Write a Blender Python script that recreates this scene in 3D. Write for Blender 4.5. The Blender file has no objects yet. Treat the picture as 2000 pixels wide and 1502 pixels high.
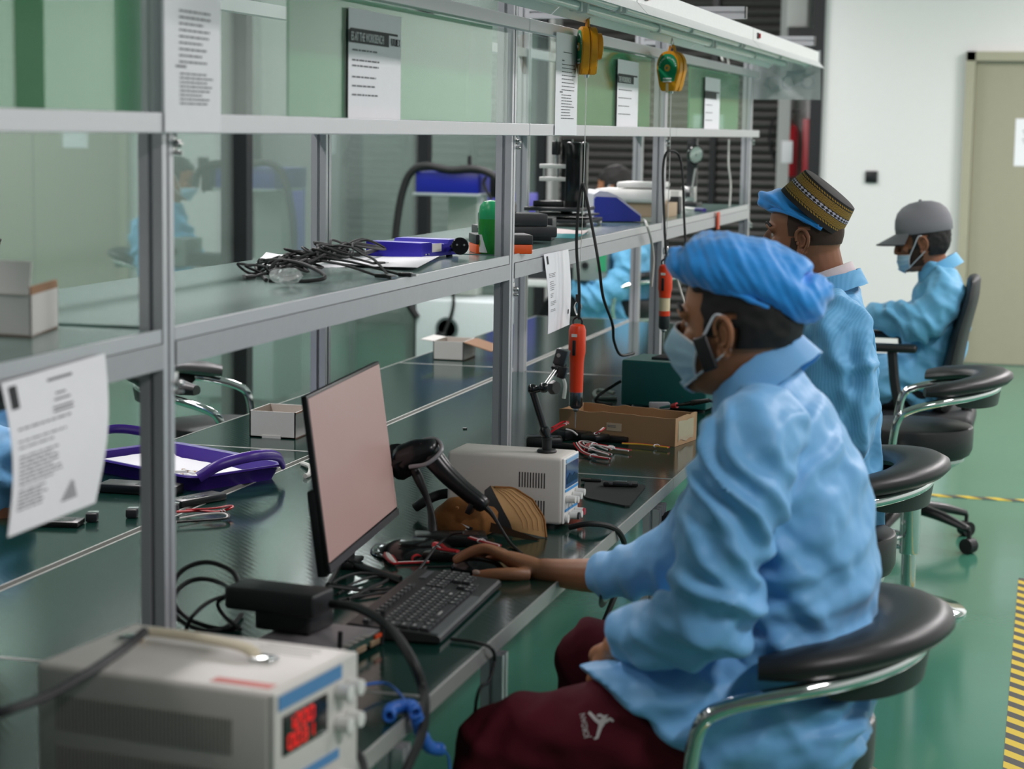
import bpy, bmesh, math, random
from mathutils import Vector as V, Matrix, noise, Quaternion
random.seed(7)
S = bpy.context.scene
COL = S.collection
PI = math.pi

# ------------------------------------------------------------------ camera
CAM_H = 1.60
R = ((0.965, 0.048, -0.257), (0.261, -0.118, 0.958), (0.016, -0.992, -0.126))   # world axes seen in lens axes
def _orth():
    y = V(R[1]).normalized(); z = V(R[2]); z = (z - y * z.dot(y)).normalized(); x = y.cross(z)
    return x, y, z
AX, AY, AZ = _orth()
FPX = 3889.0
cd = bpy.data.cameras.new('camera'); cam = bpy.data.objects.new('camera', cd); COL.objects.link(cam)
cd.sensor_fit = 'HORIZONTAL'; cd.sensor_width = 36.0; cd.lens = FPX * 36 / 2000
cd.clip_start = 0.05; cd.clip_end = 80
cd.dof.use_dof = True; cd.dof.focus_distance = 4.9; cd.dof.aperture_fstop = 4.5
m = Matrix(((AX.x, -AX.y, -AX.z, 0), (AY.x, -AY.y, -AY.z, 0), (AZ.x, -AZ.y, -AZ.z, CAM_H), (0, 0, 0, 1)))
cam.matrix_world = m
S.camera = cam
S.view_settings.view_transform = 'Standard'; S.view_settings.look = 'None'
S.view_settings.gamma = 1.0; S.view_settings.use_curve_mapping = False
S.view_settings.exposure = 0.0

# ------------------------------------------------------------------ light
w = bpy.data.worlds.new('room_air'); S.world = w; w.use_nodes = True
w.node_tree.nodes['Background'].inputs[0].default_value = (0.80, 0.86, 0.92, 1)
w.node_tree.nodes['Background'].inputs[1].default_value = 0.10
def area(name, loc, sx, sy, power, col=(1, 0.935, 0.95), rot=(0, 0, 0)):
    l = bpy.data.lights.new(name, 'AREA'); l.shape = 'RECTANGLE'; l.size = sx; l.size_y = sy
    l.energy = power; l.color = col
    o = bpy.data.objects.new(name, l); o.location = loc; o.rotation_euler = rot; COL.objects.link(o)
    return o
CEIL = 3.3
LAMPS = [(1.6, y, p) for y, p in ((1.5, 70), (5.0, 60), (7.6, 66), (10.0, 80), (12.5, 130))] + [(-2.9, y, p) for y, p in ((1.2, 20), (3.8, 42), (6.6, 64), (9.8, 70), (13.0, 60))] + [(-6.0, 6.0, 26), (-6.4, 11.0, 26), (-5.82, 14.6, 34), (-5.55, 13.0, 26)]  # last four stand behind the glass, added to brighten it and the bench reflection
for x, y, p in LAMPS: area('ceiling_lamp_light', (x, y, CEIL - 0.06), 0.3, 1.2, p)

def at(u, v, Y=None, z=None, X=None):
    """the point of the room met by the sight line of photo point (u, v), at a given Y, X or height"""
    a, b, c = u - 1000.0, v - 751.0, FPX
    d = V((AX.x * a + AX.y * b + AX.z * c, AY.x * a + AY.y * b + AY.z * c, AZ.x * a + AZ.y * b + AZ.z * c))
    if Y is not None: t = Y / d.y
    elif X is not None: t = X / d.x
    else: t = (z - CAM_H) / d.z
    return V((0, 0, CAM_H)) + d * t

# ------------------------------------------------------------------ materials
def lin(c):
    if isinstance(c, str):
        c = [int(c[i:i + 2], 16) / 255 for i in (0, 2, 4)]
    return tuple(x / 12.92 if x <= 0.04045 else ((x + 0.055) / 1.055) ** 2.4 for x in c) + (1,)
_M = {}
def M(name, col='888888', rough=0.5, metal=0.0, bump=0.0, scale=60.0, var=0.06, spec=0.5, coat=0.0, emit=0.0, ecol=None, sheen=0.0, sub=0.0):
    if name in _M: return _M[name]
    mt = bpy.data.materials.new(name); mt.use_nodes = True
    nt = mt.node_tree; b = nt.nodes['Principled BSDF']
    c = lin(col)
    b.inputs['Roughness'].default_value = rough; b.inputs['Metallic'].default_value = metal
    b.inputs['Specular IOR Level'].default_value = spec
    b.inputs['Coat Weight'].default_value = coat; b.inputs['Coat Roughness'].default_value = 0.08
    b.inputs['Sheen Weight'].default_value = sheen
    if sub: b.inputs['Subsurface Weight'].default_value = sub; b.inputs['Subsurface Radius'].default_value = (0.01, 0.004, 0.002)
    tc = nt.nodes.new('ShaderNodeTexCoord')
    n = nt.nodes.new('ShaderNodeTexNoise'); n.inputs['Scale'].default_value = scale; n.inputs['Detail'].default_value = 3
    nt.links.new(tc.outputs['Object'], n.inputs['Vector'])
    mx = nt.nodes.new('ShaderNodeMix'); mx.data_type = 'RGBA'
    mx.inputs[6].default_value = tuple(x * (1 - var) for x in c[:3]) + (1,)
    mx.inputs[7].default_value = tuple(min(1, x * (1 + var)) for x in c[:3]) + (1,)
    nt.links.new(n.outputs['Fac'], mx.inputs[0]); nt.links.new(mx.outputs[2], b.inputs['Base Color'])
    if bump:
        bp = nt.nodes.new('ShaderNodeBump'); bp.inputs['Strength'].default_value = bump; bp.inputs['Distance'].default_value = 0.002
        nt.links.new(n.outputs['Fac'], bp.inputs['Height']); nt.links.new(bp.outputs[0], b.inputs['Normal'])
    if emit:
        b.inputs['Emission Color'].default_value = lin(ecol or col); b.inputs['Emission Strength'].default_value = emit
    _M[name] = mt
    return mt
def glass(name, tint=(0.9, 1, 0.95), refl=0.25, rough=0.0, rcol=(1, 1, 1), base=0.0, bcol=(0.5, 0.6, 0.55), fz=0.55):
    """thin sheet: see-through tint + mirror layer (+ a little milky diffuse)"""
    if name in _M: return _M[name]
    mt = bpy.data.materials.new(name); mt.use_nodes = True; nt = mt.node_tree
    for x in list(nt.nodes): nt.nodes.remove(x)
    o = nt.nodes.new('ShaderNodeOutputMaterial'); t = nt.nodes.new('ShaderNodeBsdfTransparent'); g = nt.nodes.new('ShaderNodeBsdfGlossy')
    t.inputs[0].default_value = tint + (1,); g.inputs[0].default_value = rcol + (1,); g.inputs['Roughness'].default_value = rough
    a = nt.nodes.new('ShaderNodeMixShader')
    fr = nt.nodes.new('ShaderNodeLayerWeight'); fr.inputs[0].default_value = 0.35
    mth = nt.nodes.new('ShaderNodeMath'); mth.operation = 'MULTIPLY_ADD'; mth.inputs[1].default_value = fz; mth.inputs[2].default_value = refl; mth.use_clamp = True
    nt.links.new(fr.outputs['Fresnel'], mth.inputs[0]); nt.links.new(mth.outputs[0], a.inputs[0])
    nt.links.new(t.outputs[0], a.inputs[1]); nt.links.new(g.outputs[0], a.inputs[2])
    last = a
    if base:
        d = nt.nodes.new('ShaderNodeBsdfDiffuse'); d.inputs[0].default_value = bcol + (1,)
        k = nt.nodes.new('ShaderNodeMixShader'); k.inputs[0].default_value = base
        nt.links.new(a.outputs[0], k.inputs[1]); nt.links.new(d.outputs[0], k.inputs[2]); last = k
    nt.links.new(last.outputs[0], o.inputs[0])
    _M[name] = mt
    return mt
ALU = lambda: M('aluminium', 'c6c7cb', 0.36, 0.5, 0.03, 300, 0.05)
CHROME = lambda: M('chrome', 'd8dcdc', 0.08, 1.0)
BLACKP = lambda: M('black_plastic', '17181a', 0.38, 0, 0.05, 200)
RUBBER = lambda: M('black_rubber', '131415', 0.6)
STEEL = lambda: M('bright_steel', 'c8c9c8', 0.22, 0.9)
PAPER = lambda: M('white_paper', 'eeeef2', 0.75, 0, 0.05, 40, 0.02)
INK = lambda: M('grey_ink', '6c6d70', 0.8)
BINK = lambda: M('black_ink', '2c2d30', 0.8)
WHITEP = lambda: M('white_plastic', 'd9d9d6', 0.4)

# ------------------------------------------------------------------ mesh helpers
def cat(P, k=6, closed=False):
    """smooth curve through the points"""
    P = [V(p) for p in P]; n = len(P); out = []
    if n < 3: return P
    for i in range(n if closed else n - 1):
        p0 = P[i - 1] if (i > 0 or closed) else P[0] * 2 - P[1]
        p1, p2 = P[i], P[(i + 1) % n]
        p3 = P[(i + 2) % n] if (i + 2 < n or closed) else P[-1] * 2 - P[-2]
        for j in range(k):
            t = j / k
            out.append(0.5 * ((2 * p1) + (p2 - p0) * t + (2 * p0 - 5 * p1 + 4 * p2 - p3) * t * t + (3 * p1 - p0 - 3 * p2 + p3) * t ** 3))
    if not closed: out.append(P[-1])
    return out
def frame(z, x=None):
    z = V(z).normalized(); x = V(x) if x is not None else V((0, 0, 1))
    if abs(z.dot(x.normalized())) > 0.98: x = V((1, 0, 0))
    y = z.cross(x).normalized(); x = y.cross(z)
    return Matrix((x, y, z)).transposed()
class MB:
    def __init__(s): s.bm = bmesh.new()
    def _add(s, verts, faces, M4=None):
        vs = [s.bm.verts.new((M4 @ V(v)) if M4 else v) for v in verts]
        fs = []
        for f in faces:
            try: fs.append(s.bm.faces.new([vs[i] for i in f]))
            except ValueError: pass
        return vs, fs
    def box(s, c, d, rz=0.0, bev=0.0, rot=None, seg=2):
        x, y, z = d[0] / 2, d[1] / 2, d[2] / 2
        m4 = Matrix.Translation(V(c)) @ (rot.to_4x4() if rot is not None else Matrix.Rotation(rz, 4, 'Z'))
        vs, fs = s._add([(-x, -y, -z), (x, -y, -z), (x, y, -z), (-x, y, -z), (-x, -y, z), (x, -y, z), (x, y, z), (-x, y, z)],
                        [(3, 2, 1, 0), (4, 5, 6, 7), (0, 1, 5, 4), (1, 2, 6, 5), (2, 3, 7, 6), (3, 0, 4, 7)], m4)
        if bev:
            es = list({e for f in fs for e in f.edges})
            bmesh.ops.bevel(s.bm, geom=es, offset=bev, segments=seg, affect='EDGES', profile=0.5)
        return s
    def rings(s, rs, cap=True, closed=False):
        L = [[s.bm.verts.new(p) for p in r] for r in rs]
        n = len(L[0])
        for a, b in zip(L, L[1:] + (L[:1] if closed else [])):
            for i in range(n):
                try: s.bm.faces.new((a[i], a[(i + 1) % n], b[(i + 1) % n], b[i]))
                except ValueError: pass
        if cap and not closed:
            for q in (L[0][::-1], L[-1]):
                try: s.bm.faces.new(q)
                except ValueError: pass
        return s
    def cyl(s, p0, p1, r0, r1=None, n=16, cap=True):
        p0, p1 = V(p0), V(p1); r1 = r0 if r1 is None else r1; F = frame(p1 - p0)
        return s.rings([[p + F @ V((r * math.cos(2 * PI * i / n), r * math.sin(2 * PI * i / n), 0)) for i in range(n)] for p, r in ((p0, r0), (p1, r1))], cap)
    def tube(s, P, r, n=8, k=6, closed=False, flat=1.0):
        P = cat(P, k, closed) if k else [V(p) for p in P]
        rs = []; m = len(P); x = V((0.13, 0.21, 0.97))
        for i, p in enumerate(P):
            t = (P[(i + 1) % m] - P[i - 1]) if closed else (P[min(i + 1, m - 1)] - P[max(i - 1, 0)])
            if t.length < 1e-9: t = V((0, 0, 1))
            F = frame(t, x); x = F @ V((1, 0, 0))
            rr = r(i / max(1, m - 1)) if callable(r) else r
            rs.append([p + F @ V((rr * math.cos(2 * PI * j / n), rr * flat * math.sin(2 * PI * j / n), 0)) for j in range(n)])
        return s.rings(rs, True, closed)
    def lathe(s, prof, c=(0, 0, 0), axis=(0, 0, 1), n=28, x=None):
        F = frame(axis, x); c = V(c)
        return s.rings([[c + F @ V((r * math.cos(2 * PI * i / n), r * math.sin(2 * PI * i / n), h)) for i in range(n)] for r, h in prof])
    def ball(s, c, r, sc=(1, 1, 1), n=16, rot=None):
        c = V(c); rs = []
        for i in range(1, n // 2):
            a = PI * i / (n // 2)
            ring = [V((r * sc[0] * math.sin(a) * math.cos(2 * PI * j / n), r * sc[1] * math.sin(a) * math.sin(2 * PI * j / n), -r * sc[2] * math.cos(a))) for j in range(n)]
            rs.append([c + (rot @ p if rot is not None else p) for p in ring])
        return s.rings(rs)
    def prism(s, poly, h, M4):
        """poly: 2-D outline, extruded 0..h along local z, placed by M4"""
        n = len(poly)
        vs = [(x, y, 0) for x, y in poly] + [(x, y, h) for x, y in poly]
        fs = [tuple(range(n))[::-1], tuple(range(n, 2 * n))] + [(i, (i + 1) % n, n + (i + 1) % n, n + i) for i in range(n)]
        s._add(vs, fs, M4); return s
    def quad(s, *p): s._add(p, [tuple(range(len(p)))]); return s
    def grid(s, fn, nu, nv):
        """surface fn(a, b), a and b from 0 to 1"""
        vs = [fn(i / nu, j / nv) for j in range(nv + 1) for i in range(nu + 1)]
        s._add(vs, [(j * (nu + 1) + i, j * (nu + 1) + i + 1, (j + 1) * (nu + 1) + i + 1, (j + 1) * (nu + 1) + i) for j in range(nv) for i in range(nu)])
        return s
    def loft(s, P, RA, RB, side, n=20, k=4):
        """tapering limb through points P, half widths RA along side and RB across it"""
        m = len(P); Q = cat(P, k); side = [V(x) for x in side] if isinstance(side, list) else [V(side)] * m
        def it(a, i):
            f = i / k; j = min(int(f), m - 2); t = f - j; t = t * t * (3 - 2 * t) * 0.5 + t * 0.5
            return a[j] * (1 - t) + a[j + 1] * t
        rs = []
        for i, q in enumerate(Q):
            t = (Q[min(i + 1, len(Q) - 1)] - Q[max(i - 1, 0)]).normalized(); sd = it(side, i); sd = (sd - t * sd.dot(t)).normalized(); o = t.cross(sd)
            ra, rb = it(RA, i), it(RB, i)
            rs.append((q, t, sd, o, ra, rb))
        out = []
        def ring(q, sd, o, ra, rb): return [q + sd * (ra * math.cos(2 * PI * j / n)) + o * (rb * math.sin(2 * PI * j / n)) for j in range(n)]
        q, t, sd, o, ra, rb = rs[0]
        for f in (0.25, 0.6, 0.85): out.append(ring(q - t * (min(ra, rb) * 0.7 * math.sqrt(1 - f * f)), sd, o, ra * f, rb * f))
        for q, t, sd, o, ra, rb in rs: out.append(ring(q, sd, o, ra, rb))
        for f in (0.85, 0.6, 0.25): out.append(ring(q + t * (min(ra, rb) * 0.7 * math.sqrt(1 - f * f)), sd, o, ra * f, rb * f))
        return s.rings(out)
    def mesh(s, name):
        bmesh.ops.recalc_face_normals(s.bm, faces=s.bm.faces)
        me = bpy.data.meshes.new(name); s.bm.to_mesh(me); s.bm.free(); return me
    def out(s, name, mat, parent=None, smooth=True, label=None, ang=38):
        return put(name, s.mesh(name), mat, parent, smooth, label, ang)
def put(name, me, mat, parent=None, smooth=True, label=None, ang=38):
    o = bpy.data.objects.new(name, me); COL.objects.link(o)
    if mat:
        for x in (mat if isinstance(mat, list) else [mat]): me.materials.append(x)
    if smooth:
        me.polygons.foreach_set('use_smooth', [True] * len(me.polygons)); me.set_sharp_from_angle(angle=math.radians(ang))
    if parent is not None:
        o.parent = parent
        q = parent; T = V((0, 0, 0))
        while q is not None: T += q.location if q.parent is None else V((0, 0, 0)); q = q.parent
        o.matrix_parent_inverse = Matrix.Translation(-T) if parent.parent is None else Matrix.Identity(4)
        if parent.parent is not None: o.matrix_parent_inverse = parent_inv(parent)
    if label: o['label'] = label
    return o
def parent_inv(p):
    # a part's own world matrix is the identity (its mesh is in room coordinates), so its children need none
    return Matrix.Identity(4)
def tag(o, label, cat_, group=None):
    o['label'] = label; o['category'] = cat_
    if group: o['group'] = group
    return o
def thing(name, label, cat_, loc=(0, 0, 0), group=None):
    o = bpy.data.objects.new(name, None); COL.objects.link(o); o.location = loc; o.empty_display_size = 0.05
    return tag(o, label, cat_, group)
def struct(o): o['kind'] = 'structure'; return o
def copy_tree(o, parent=None):
    c = o.copy(); COL.objects.link(c)
    if parent is not None: c.parent = parent
    for ch in [x for x in COL.objects if x.parent == o]: copy_tree(ch, c)
    return c
def remesh(mb, name, vox, it=4, fac=0.5):
    me = mb.mesh(name); o = bpy.data.objects.new('tmp', me); COL.objects.link(o)
    r = o.modifiers.new('r', 'REMESH'); r.mode = 'VOXEL'; r.voxel_size = vox
    if it:
        sm = o.modifiers.new('s', 'SMOOTH'); sm.factor = fac; sm.iterations = it
    dg = bpy.context.evaluated_depsgraph_get(); dg.update()
    res = bpy.data.meshes.new_from_object(o.evaluated_get(dg)); res.name = name
    bpy.data.objects.remove(o); bpy.data.meshes.remove(me)
    return res
def join_mesh(me, mb):
    """adds the mesh builder's faces to mesh me"""
    b = bmesh.new(); b.from_mesh(me); t = mb.mesh('t'); b.from_mesh(t); b.to_mesh(me); b.free(); bpy.data.meshes.remove(t)
def text(body, size, M4, mat, parent, name='lettering', depth=0.0004, align='LEFT', sx=1.0):
    cu = bpy.data.curves.new('t', 'FONT'); cu.body = body; cu.size = size; cu.extrude = depth; cu.align_x = align
    o = bpy.data.objects.new('t', cu); COL.objects.link(o)
    dg = bpy.context.evaluated_depsgraph_get(); dg.update()
    me = bpy.data.meshes.new_from_object(o.evaluated_get(dg)); bpy.data.objects.remove(o)
    me.transform(M4 @ Matrix.Diagonal((sx, 1, 1, 1))); me.materials.clear()
    return put(name, me, mat, parent, False)
def basis(o, x, y):
    """4x4 with origin o, local x and y axes as given"""
    x = V(x).normalized(); y = V(y); y = (y - x * y.dot(x)).normalized(); z = x.cross(y)
    m = Matrix((x, y, z)).transposed().to_4x4(); m.translation = V(o); return m
# ================================================================== the room
def epoxy():
    mt = M('green_epoxy', '437d68', 0.14, 0, 0.0, 2.0, 0.10)
    nt = mt.node_tree; b = nt.nodes['Principled BSDF']
    n = nt.nodes.new('ShaderNodeTexNoise'); n.inputs['Scale'].default_value = 3.0; n.inputs['Detail'].default_value = 6
    tc = nt.nodes.new('ShaderNodeTexCoord'); nt.links.new(tc.outputs['Object'], n.inputs['Vector'])
    bp = nt.nodes.new('ShaderNodeBump'); bp.inputs['Strength'].default_value = 0.12; bp.inputs['Distance'].default_value = 0.01
    nt.links.new(n.outputs['Fac'], bp.inputs['Height']); nt.links.new(bp.outputs[0], b.inputs['Normal'])
    return mt
struct(MB().box((-2, 8, -0.05), (14, 24, 0.1)).out('floor', epoxy(), smooth=False))
WALL = M('white_paint', 'e4e3e2', 0.7, 0, 0.04, 30, 0.015)
YB = 14.51
struct(MB().box((-1.62 + 3.6, YB + 0.07, 1.65), (7.2, 0.14, 3.3)).out('wall_back', WALL, smooth=False))
YF = 15.6
struct(MB().box((-2.9, YF + 0.1, 1.65), (5.2, 0.1, 3.3)).out('wall_far', WALL, smooth=False))
struct(MB().box((3.6, 6.2, 1.65), (0.1, 16.6, 3.3)).out('wall_right', WALL, smooth=False))
struct(MB().box((-7.4, 7, 1.65), (0.1, 20, 3.3)).out('wall_left', M('grey_wall', 'd0d6d2', 0.7), smooth=False))
struct(MB().box((-1.5, 6.5, CEIL + 0.05), (13, 19, 0.1)).out('ceiling', M('ceiling_board', 'c9cac8', 0.8), smooth=False))
for x, y, p in LAMPS:
    o = MB().box((x, y, CEIL - 0.02), (0.34, 1.24, 0.04)).out('ceiling_light', M('lamp_panel', 'ffffff', 0.5, emit=1.5), smooth=False)
    tag(o, 'long white lamp panel on the unseen ceiling, the ones behind the glass added for brightness', 'lamp', 'ceiling lamp panels')
# door
BEIGE = M('beige_enamel', 'a9a58f', 0.5, 0, 0.02, 20, 0.03)
d = thing('door_1', 'beige steel double door in the white end wall', 'door', (0.2, YB, 0)); struct(d)
fr = MB()
fr.box((-0.59, YB - 0.01, 1.1), (0.064, 0.1, 2.2)).box((1.03, YB - 0.01, 1.1), (0.064, 0.1, 2.2)).box((0.22, YB - 0.01, 2.168), (1.68, 0.1, 0.064))
fr.out('door_frame', BEIGE, d, False)
for x0, x1 in ((-0.555, 0.215), (0.222, 0.998)):
    MB().box(((x0 + x1) / 2, YB + 0.005, 1.068), (x1 - x0, 0.04, 2.12)).out('door_leaf', M('beige_door', '9f9b86', 0.5, 0, 0.02, 20, 0.03), d, False)
p0 = at(1984, 233, Y=YB - 0.03)
o = MB().box((p0.x + 0.11, YB - 0.018, p0.z - 0.16), (0.22, 0.002, 0.33)).out('door_notice', PAPER(), smooth=False); tag(o, 'white paper notice taped to the beige door', 'paper')
mb = MB()
for k in range(5): mb.box((p0.x + 0.12, YB - 0.0195, p0.z - 0.08 - 0.02 * k), (0.14 - 0.02 * (k % 3), 0.0006, 0.007))
mb.out('printed_lines', INK(), o, False)
o = MB().box((-1.252, YB - 0.008, 1.312), (0.085, 0.018, 0.085), bev=0.003).out('wall_switch', M('switch_black', '141518', 0.4)); tag(o, 'square black switch plate on the white end wall', 'switch')
MB().box((-1.252, YB - 0.019, 1.312), (0.055, 0.006, 0.06), bev=0.002).out('rocker', M('switch_black', ''), o)
# dark posts and panels at the end of the wall
BLK = M('black_frame', '15171a', 0.45)
struct(MB().box((-1.663, YB + 0.02, 1.65), (0.082, 0.12, 3.3)).out('trim_1', BLK, smooth=False))
a = at(1540, 60, Y=YF - 0.3); b = at(1606, 84, Y=YF - 0.3)
struct(MB().box(((a.x + b.x) / 2, YF - 0.28, (a.z + b.z) / 2), (b.x - a.x, 0.1, 0.13)).out('trim_2', BLK, smooth=False))
a = at(1517, 300, Y=YF - 0.2); b = at(1541, 300, Y=YF - 0.2)
struct(MB().box(((a.x + b.x) / 2, YF - 0.1, 1.65), (b.x - a.x, 0.2, 3.3)).out('trim_3', M('grey_column', 'b4b6b4', 0.6), smooth=False))
# shutter of horizontal slats
a = at(1084, 300, Y=YF - 0.06); b = at(1517, 300, Y=YF - 0.06)
mb = MB(); sl = 0.066; N = int(3.3 / sl)
prof = []
for i in range(N):
    z = i * sl
    prof += [(-0.0, z), (-0.022, z + 0.012), (-0.03, z + sl * 0.5), (-0.022, z + sl - 0.014), (0.0, z + sl - 0.002)]
mb.rings([[V((x, YF - 0.03 + q, z)) for q, z in prof] + [V((x, YF + 0.02, 3.3)), V((x, YF + 0.02, 0))] for x in (a.x, b.x)])
o = mb.out('roller_shutter', M('shutter_grey', '4a4846', 0.55, 0.2, 0, 30), smooth=True, ang=25); tag(o, 'dark grey roller shutter with horizontal slats beyond the benches', 'shutter')
struct(o)
for uu in (1392, 1250):
    q = at(uu, 300, Y=YF - 0.08); struct(MB().box((q.x, YF - 0.08, 1.65), (0.05, 0.06, 3.3)).out('trim_4', BLK, smooth=False))
# glass partition with black mullions
XG = -3.84
g = thing('window_1', 'glass partition wall with black upright mullions along the aisle', 'partition', (XG, 8, 0)); struct(g)
MB().box((XG, 7.45, 1.6), (0.01, 14.9, 3.2)).out('glass_sheet', glass('partition_glass', (0.70, 0.82, 0.76), 0.25, 0.0, (0.80, 0.89, 0.88), 0.12, (0.72, 0.80, 0.77)), g, False)
for yy in (2.9, 5.95, 9.06, 11.98, 14.95):
    MB().box((XG + 0.03, yy, 1.62), (0.085, 0.075, 3.24)).out('mullion', M('black_frame', ''), g, False)
MB().box((XG, 7.45, 0.04), (0.06, 14.9, 0.08)).box((XG, 7.45, 3.22), (0.06, 14.9, 0.06)).out('track', M('black_frame', ''), g, False)
q0 = at(1048, 300, Y=15.2); q1 = at(1083, 300, Y=15.2)
struct(MB().box(((q0.x + q1.x) / 2, 15.25, 1.65), (q1.x - q0.x, 0.25, 3.3)).out('trim_5', M('grey_column', ''), smooth=False))
# a light switch panel / white notice at the top of the far corner
a = at(1541, 0, Y=YF - 0.15); b = at(1579, 54, Y=YF - 0.15)
o = MB().box(((a.x + b.x) / 2, YF - 0.1, b.z + 0.35), (b.x - a.x, 0.3, 0.7), bev=0.004).out('wall_cabinet', WHITEP()); tag(o, 'white wall cabinet high up beside the black post', 'cabinet')
# fire extinguisher and red strip
q = at(1538, 345, Y=YF - 0.12); q.y = YF - 0.12
e = thing('fire_extinguisher', 'red fire extinguisher hung on the wall beside the roller shutter', 'extinguisher', q)
h = 0.44
MB().lathe([(0.0, 0), (0.07, 0), (0.078, 0.02), (0.078, h - 0.12), (0.065, h - 0.06), (0.03, h - 0.03), (0.025, h)], q, n=24).out('cylinder', M('red_enamel', 'b01f2a', 0.35), e)
MB().box(q + V((0, -0.078, 0.19)), (0.085, 0.008, 0.17), bev=0.003).out('instruction_plate', PAPER(), e)
MB().cyl(q + V((0, 0, h)), q + V((0, 0, h + 0.05)), 0.018).box(q + V((0.03, 0, h + 0.06)), (0.11, 0.02, 0.014)).out('valve', BLACKP(), e)
MB().tube([q + V((-0.02, 0, h + 0.03)), q + V((-0.12, 0, h)), q + V((-0.15, 0, h - 0.17)), q + V((-0.1, 0, 0.1)), q + V((-0.085, 0, 0.02))], 0.011).out('hose', RUBBER(), e)
MB().box(q + V((0, 0.09, 0.25)), (0.05, 0.06, 0.12)).out('wall_bracket', BLACKP(), e)
a = at(1569, 232, Y=YF - 0.05); b = at(1584, 345, Y=YF - 0.05)
o = MB().box(((a.x + b.x) / 2, YF - 0.02, (a.z + b.z) / 2 - 0.25), (b.x - a.x, 0.1, a.z - b.z + 0.5), bev=0.002).out('fire_sign', M('red_enamel', '')); tag(o, 'tall red strip sign beside the fire extinguisher', 'sign')
# hazard tape on the floor
def hazard(name, axis):
    mt = M(name, 'd8b91e', 0.5); nt = mt.node_tree; b = nt.nodes['Principled BSDF']
    tc = nt.nodes.new('ShaderNodeTexCoord'); sp = nt.nodes.new('ShaderNodeSeparateXYZ'); nt.links.new(tc.outputs['Object'], sp.inputs[0])
    ad = nt.nodes.new('ShaderNodeMath'); ad.operation = 'ADD'; nt.links.new(sp.outputs[0], ad.inputs[0]); nt.links.new(sp.outputs[1], ad.inputs[1])
    ml = nt.nodes.new('ShaderNodeMath'); ml.operation = 'MULTIPLY'; ml.inputs[1].default_value = 7.7 if axis == 'x' else 9.5; nt.links.new(ad.outputs[0], ml.inputs[0])
    fc = nt.nodes.new('ShaderNodeMath'); fc.operation = 'FRACT'; nt.links.new(ml.outputs[0], fc.inputs[0])
    gt = nt.nodes.new('ShaderNodeMath'); gt.operation = 'GREATER_THAN'; gt.inputs[1].default_value = 0.5; nt.links.new(fc.outputs[0], gt.inputs[0])
    mx = nt.nodes.new('ShaderNodeMix'); mx.data_type = 'RGBA'; mx.inputs[6].default_value = lin('c9ad22'); mx.inputs[7].default_value = lin('3a3836')
    nt.links.new(gt.outputs[0], mx.inputs[0]); nt.links.new(mx.outputs[2], b.inputs['Base Color'])
    return mt
tx = at(1985, 1350, z=0).x
o = MB().box((tx + 0.035 - 0.02, 4.3, 0.001), (0.07, 6.2, 0.002)).out('floor_tape', hazard('hazard_tape_lane', 'y'), smooth=False); tag(o, 'yellow and black striped floor tape running beside the aisle lane', 'floor tape')
o = MB().box((1.0, 9.03, 0.001), (3.5, 0.06, 0.002)).out('floor_tape', hazard('hazard_tape_cross', 'x'), smooth=False); tag(o, 'yellow and black striped floor tape crossing the aisle behind the stools', 'floor tape')

# ================================================================== benches
XF, XD, XR = -0.87, -1.83, -2.28         # front edge, divider, far edge
ROWS = [0.775, 2.79, 4.80, 6.81, 8.83]
ZT, ZS = 0.75, 1.29
def mat_top():
    mt = M('green_bench_mat', '11312a', 0.13, 0, 0.0, 30, 0.05, spec=0.42)
    nt = mt.node_tree; b = nt.nodes['Principled BSDF']
    tc = nt.nodes.new('ShaderNodeTexCoord'); wv = nt.nodes.new('ShaderNodeTexWave'); wv.inputs['Scale'].default_value = 30; wv.bands_direction = 'DIAGONAL'
    nt.links.new(tc.outputs['Object'], wv.inputs['Vector'])
    bp = nt.nodes.new('ShaderNodeBump'); bp.inputs['Strength'].default_value = 0.06; bp.inputs['Distance'].default_value = 0.0006
    nt.links.new(wv.outputs['Fac'], bp.inputs['Height']); nt.links.new(bp.outputs[0], b.inputs['Normal'])
    return mt
TOP = mat_top()
EDGE = M('pale_edge_strip', 'a9aaa6', 0.4, 0.3)
def slot(c=20.0, g=4.0, dpt=9.0):
    """40 mm T-slot profile outline, metres"""
    q = [(-c, -c), (-g, -c), (-g, -c + dpt), (g, -c + dpt), (g, -c)]
    out = []
    for k in range(4):
        co, si = (1, 0, -1, 0)[k], (0, 1, 0, -1)[k]
        out += [((x * co - y * si) / 1000, (x * si + y * co) / 1000) for x, y in q]
    return out
SLOT = slot()
def bar(mb, p0, p1, up=(0, 0, 1), k=1.0):
    p0, p1 = V(p0), V(p1); F = frame(p1 - p0, up).to_4x4(); F.translation = p0
    mb.prism([(x * k, y * k) for x, y in SLOT], (p1 - p0).length, F); return mb
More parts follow.
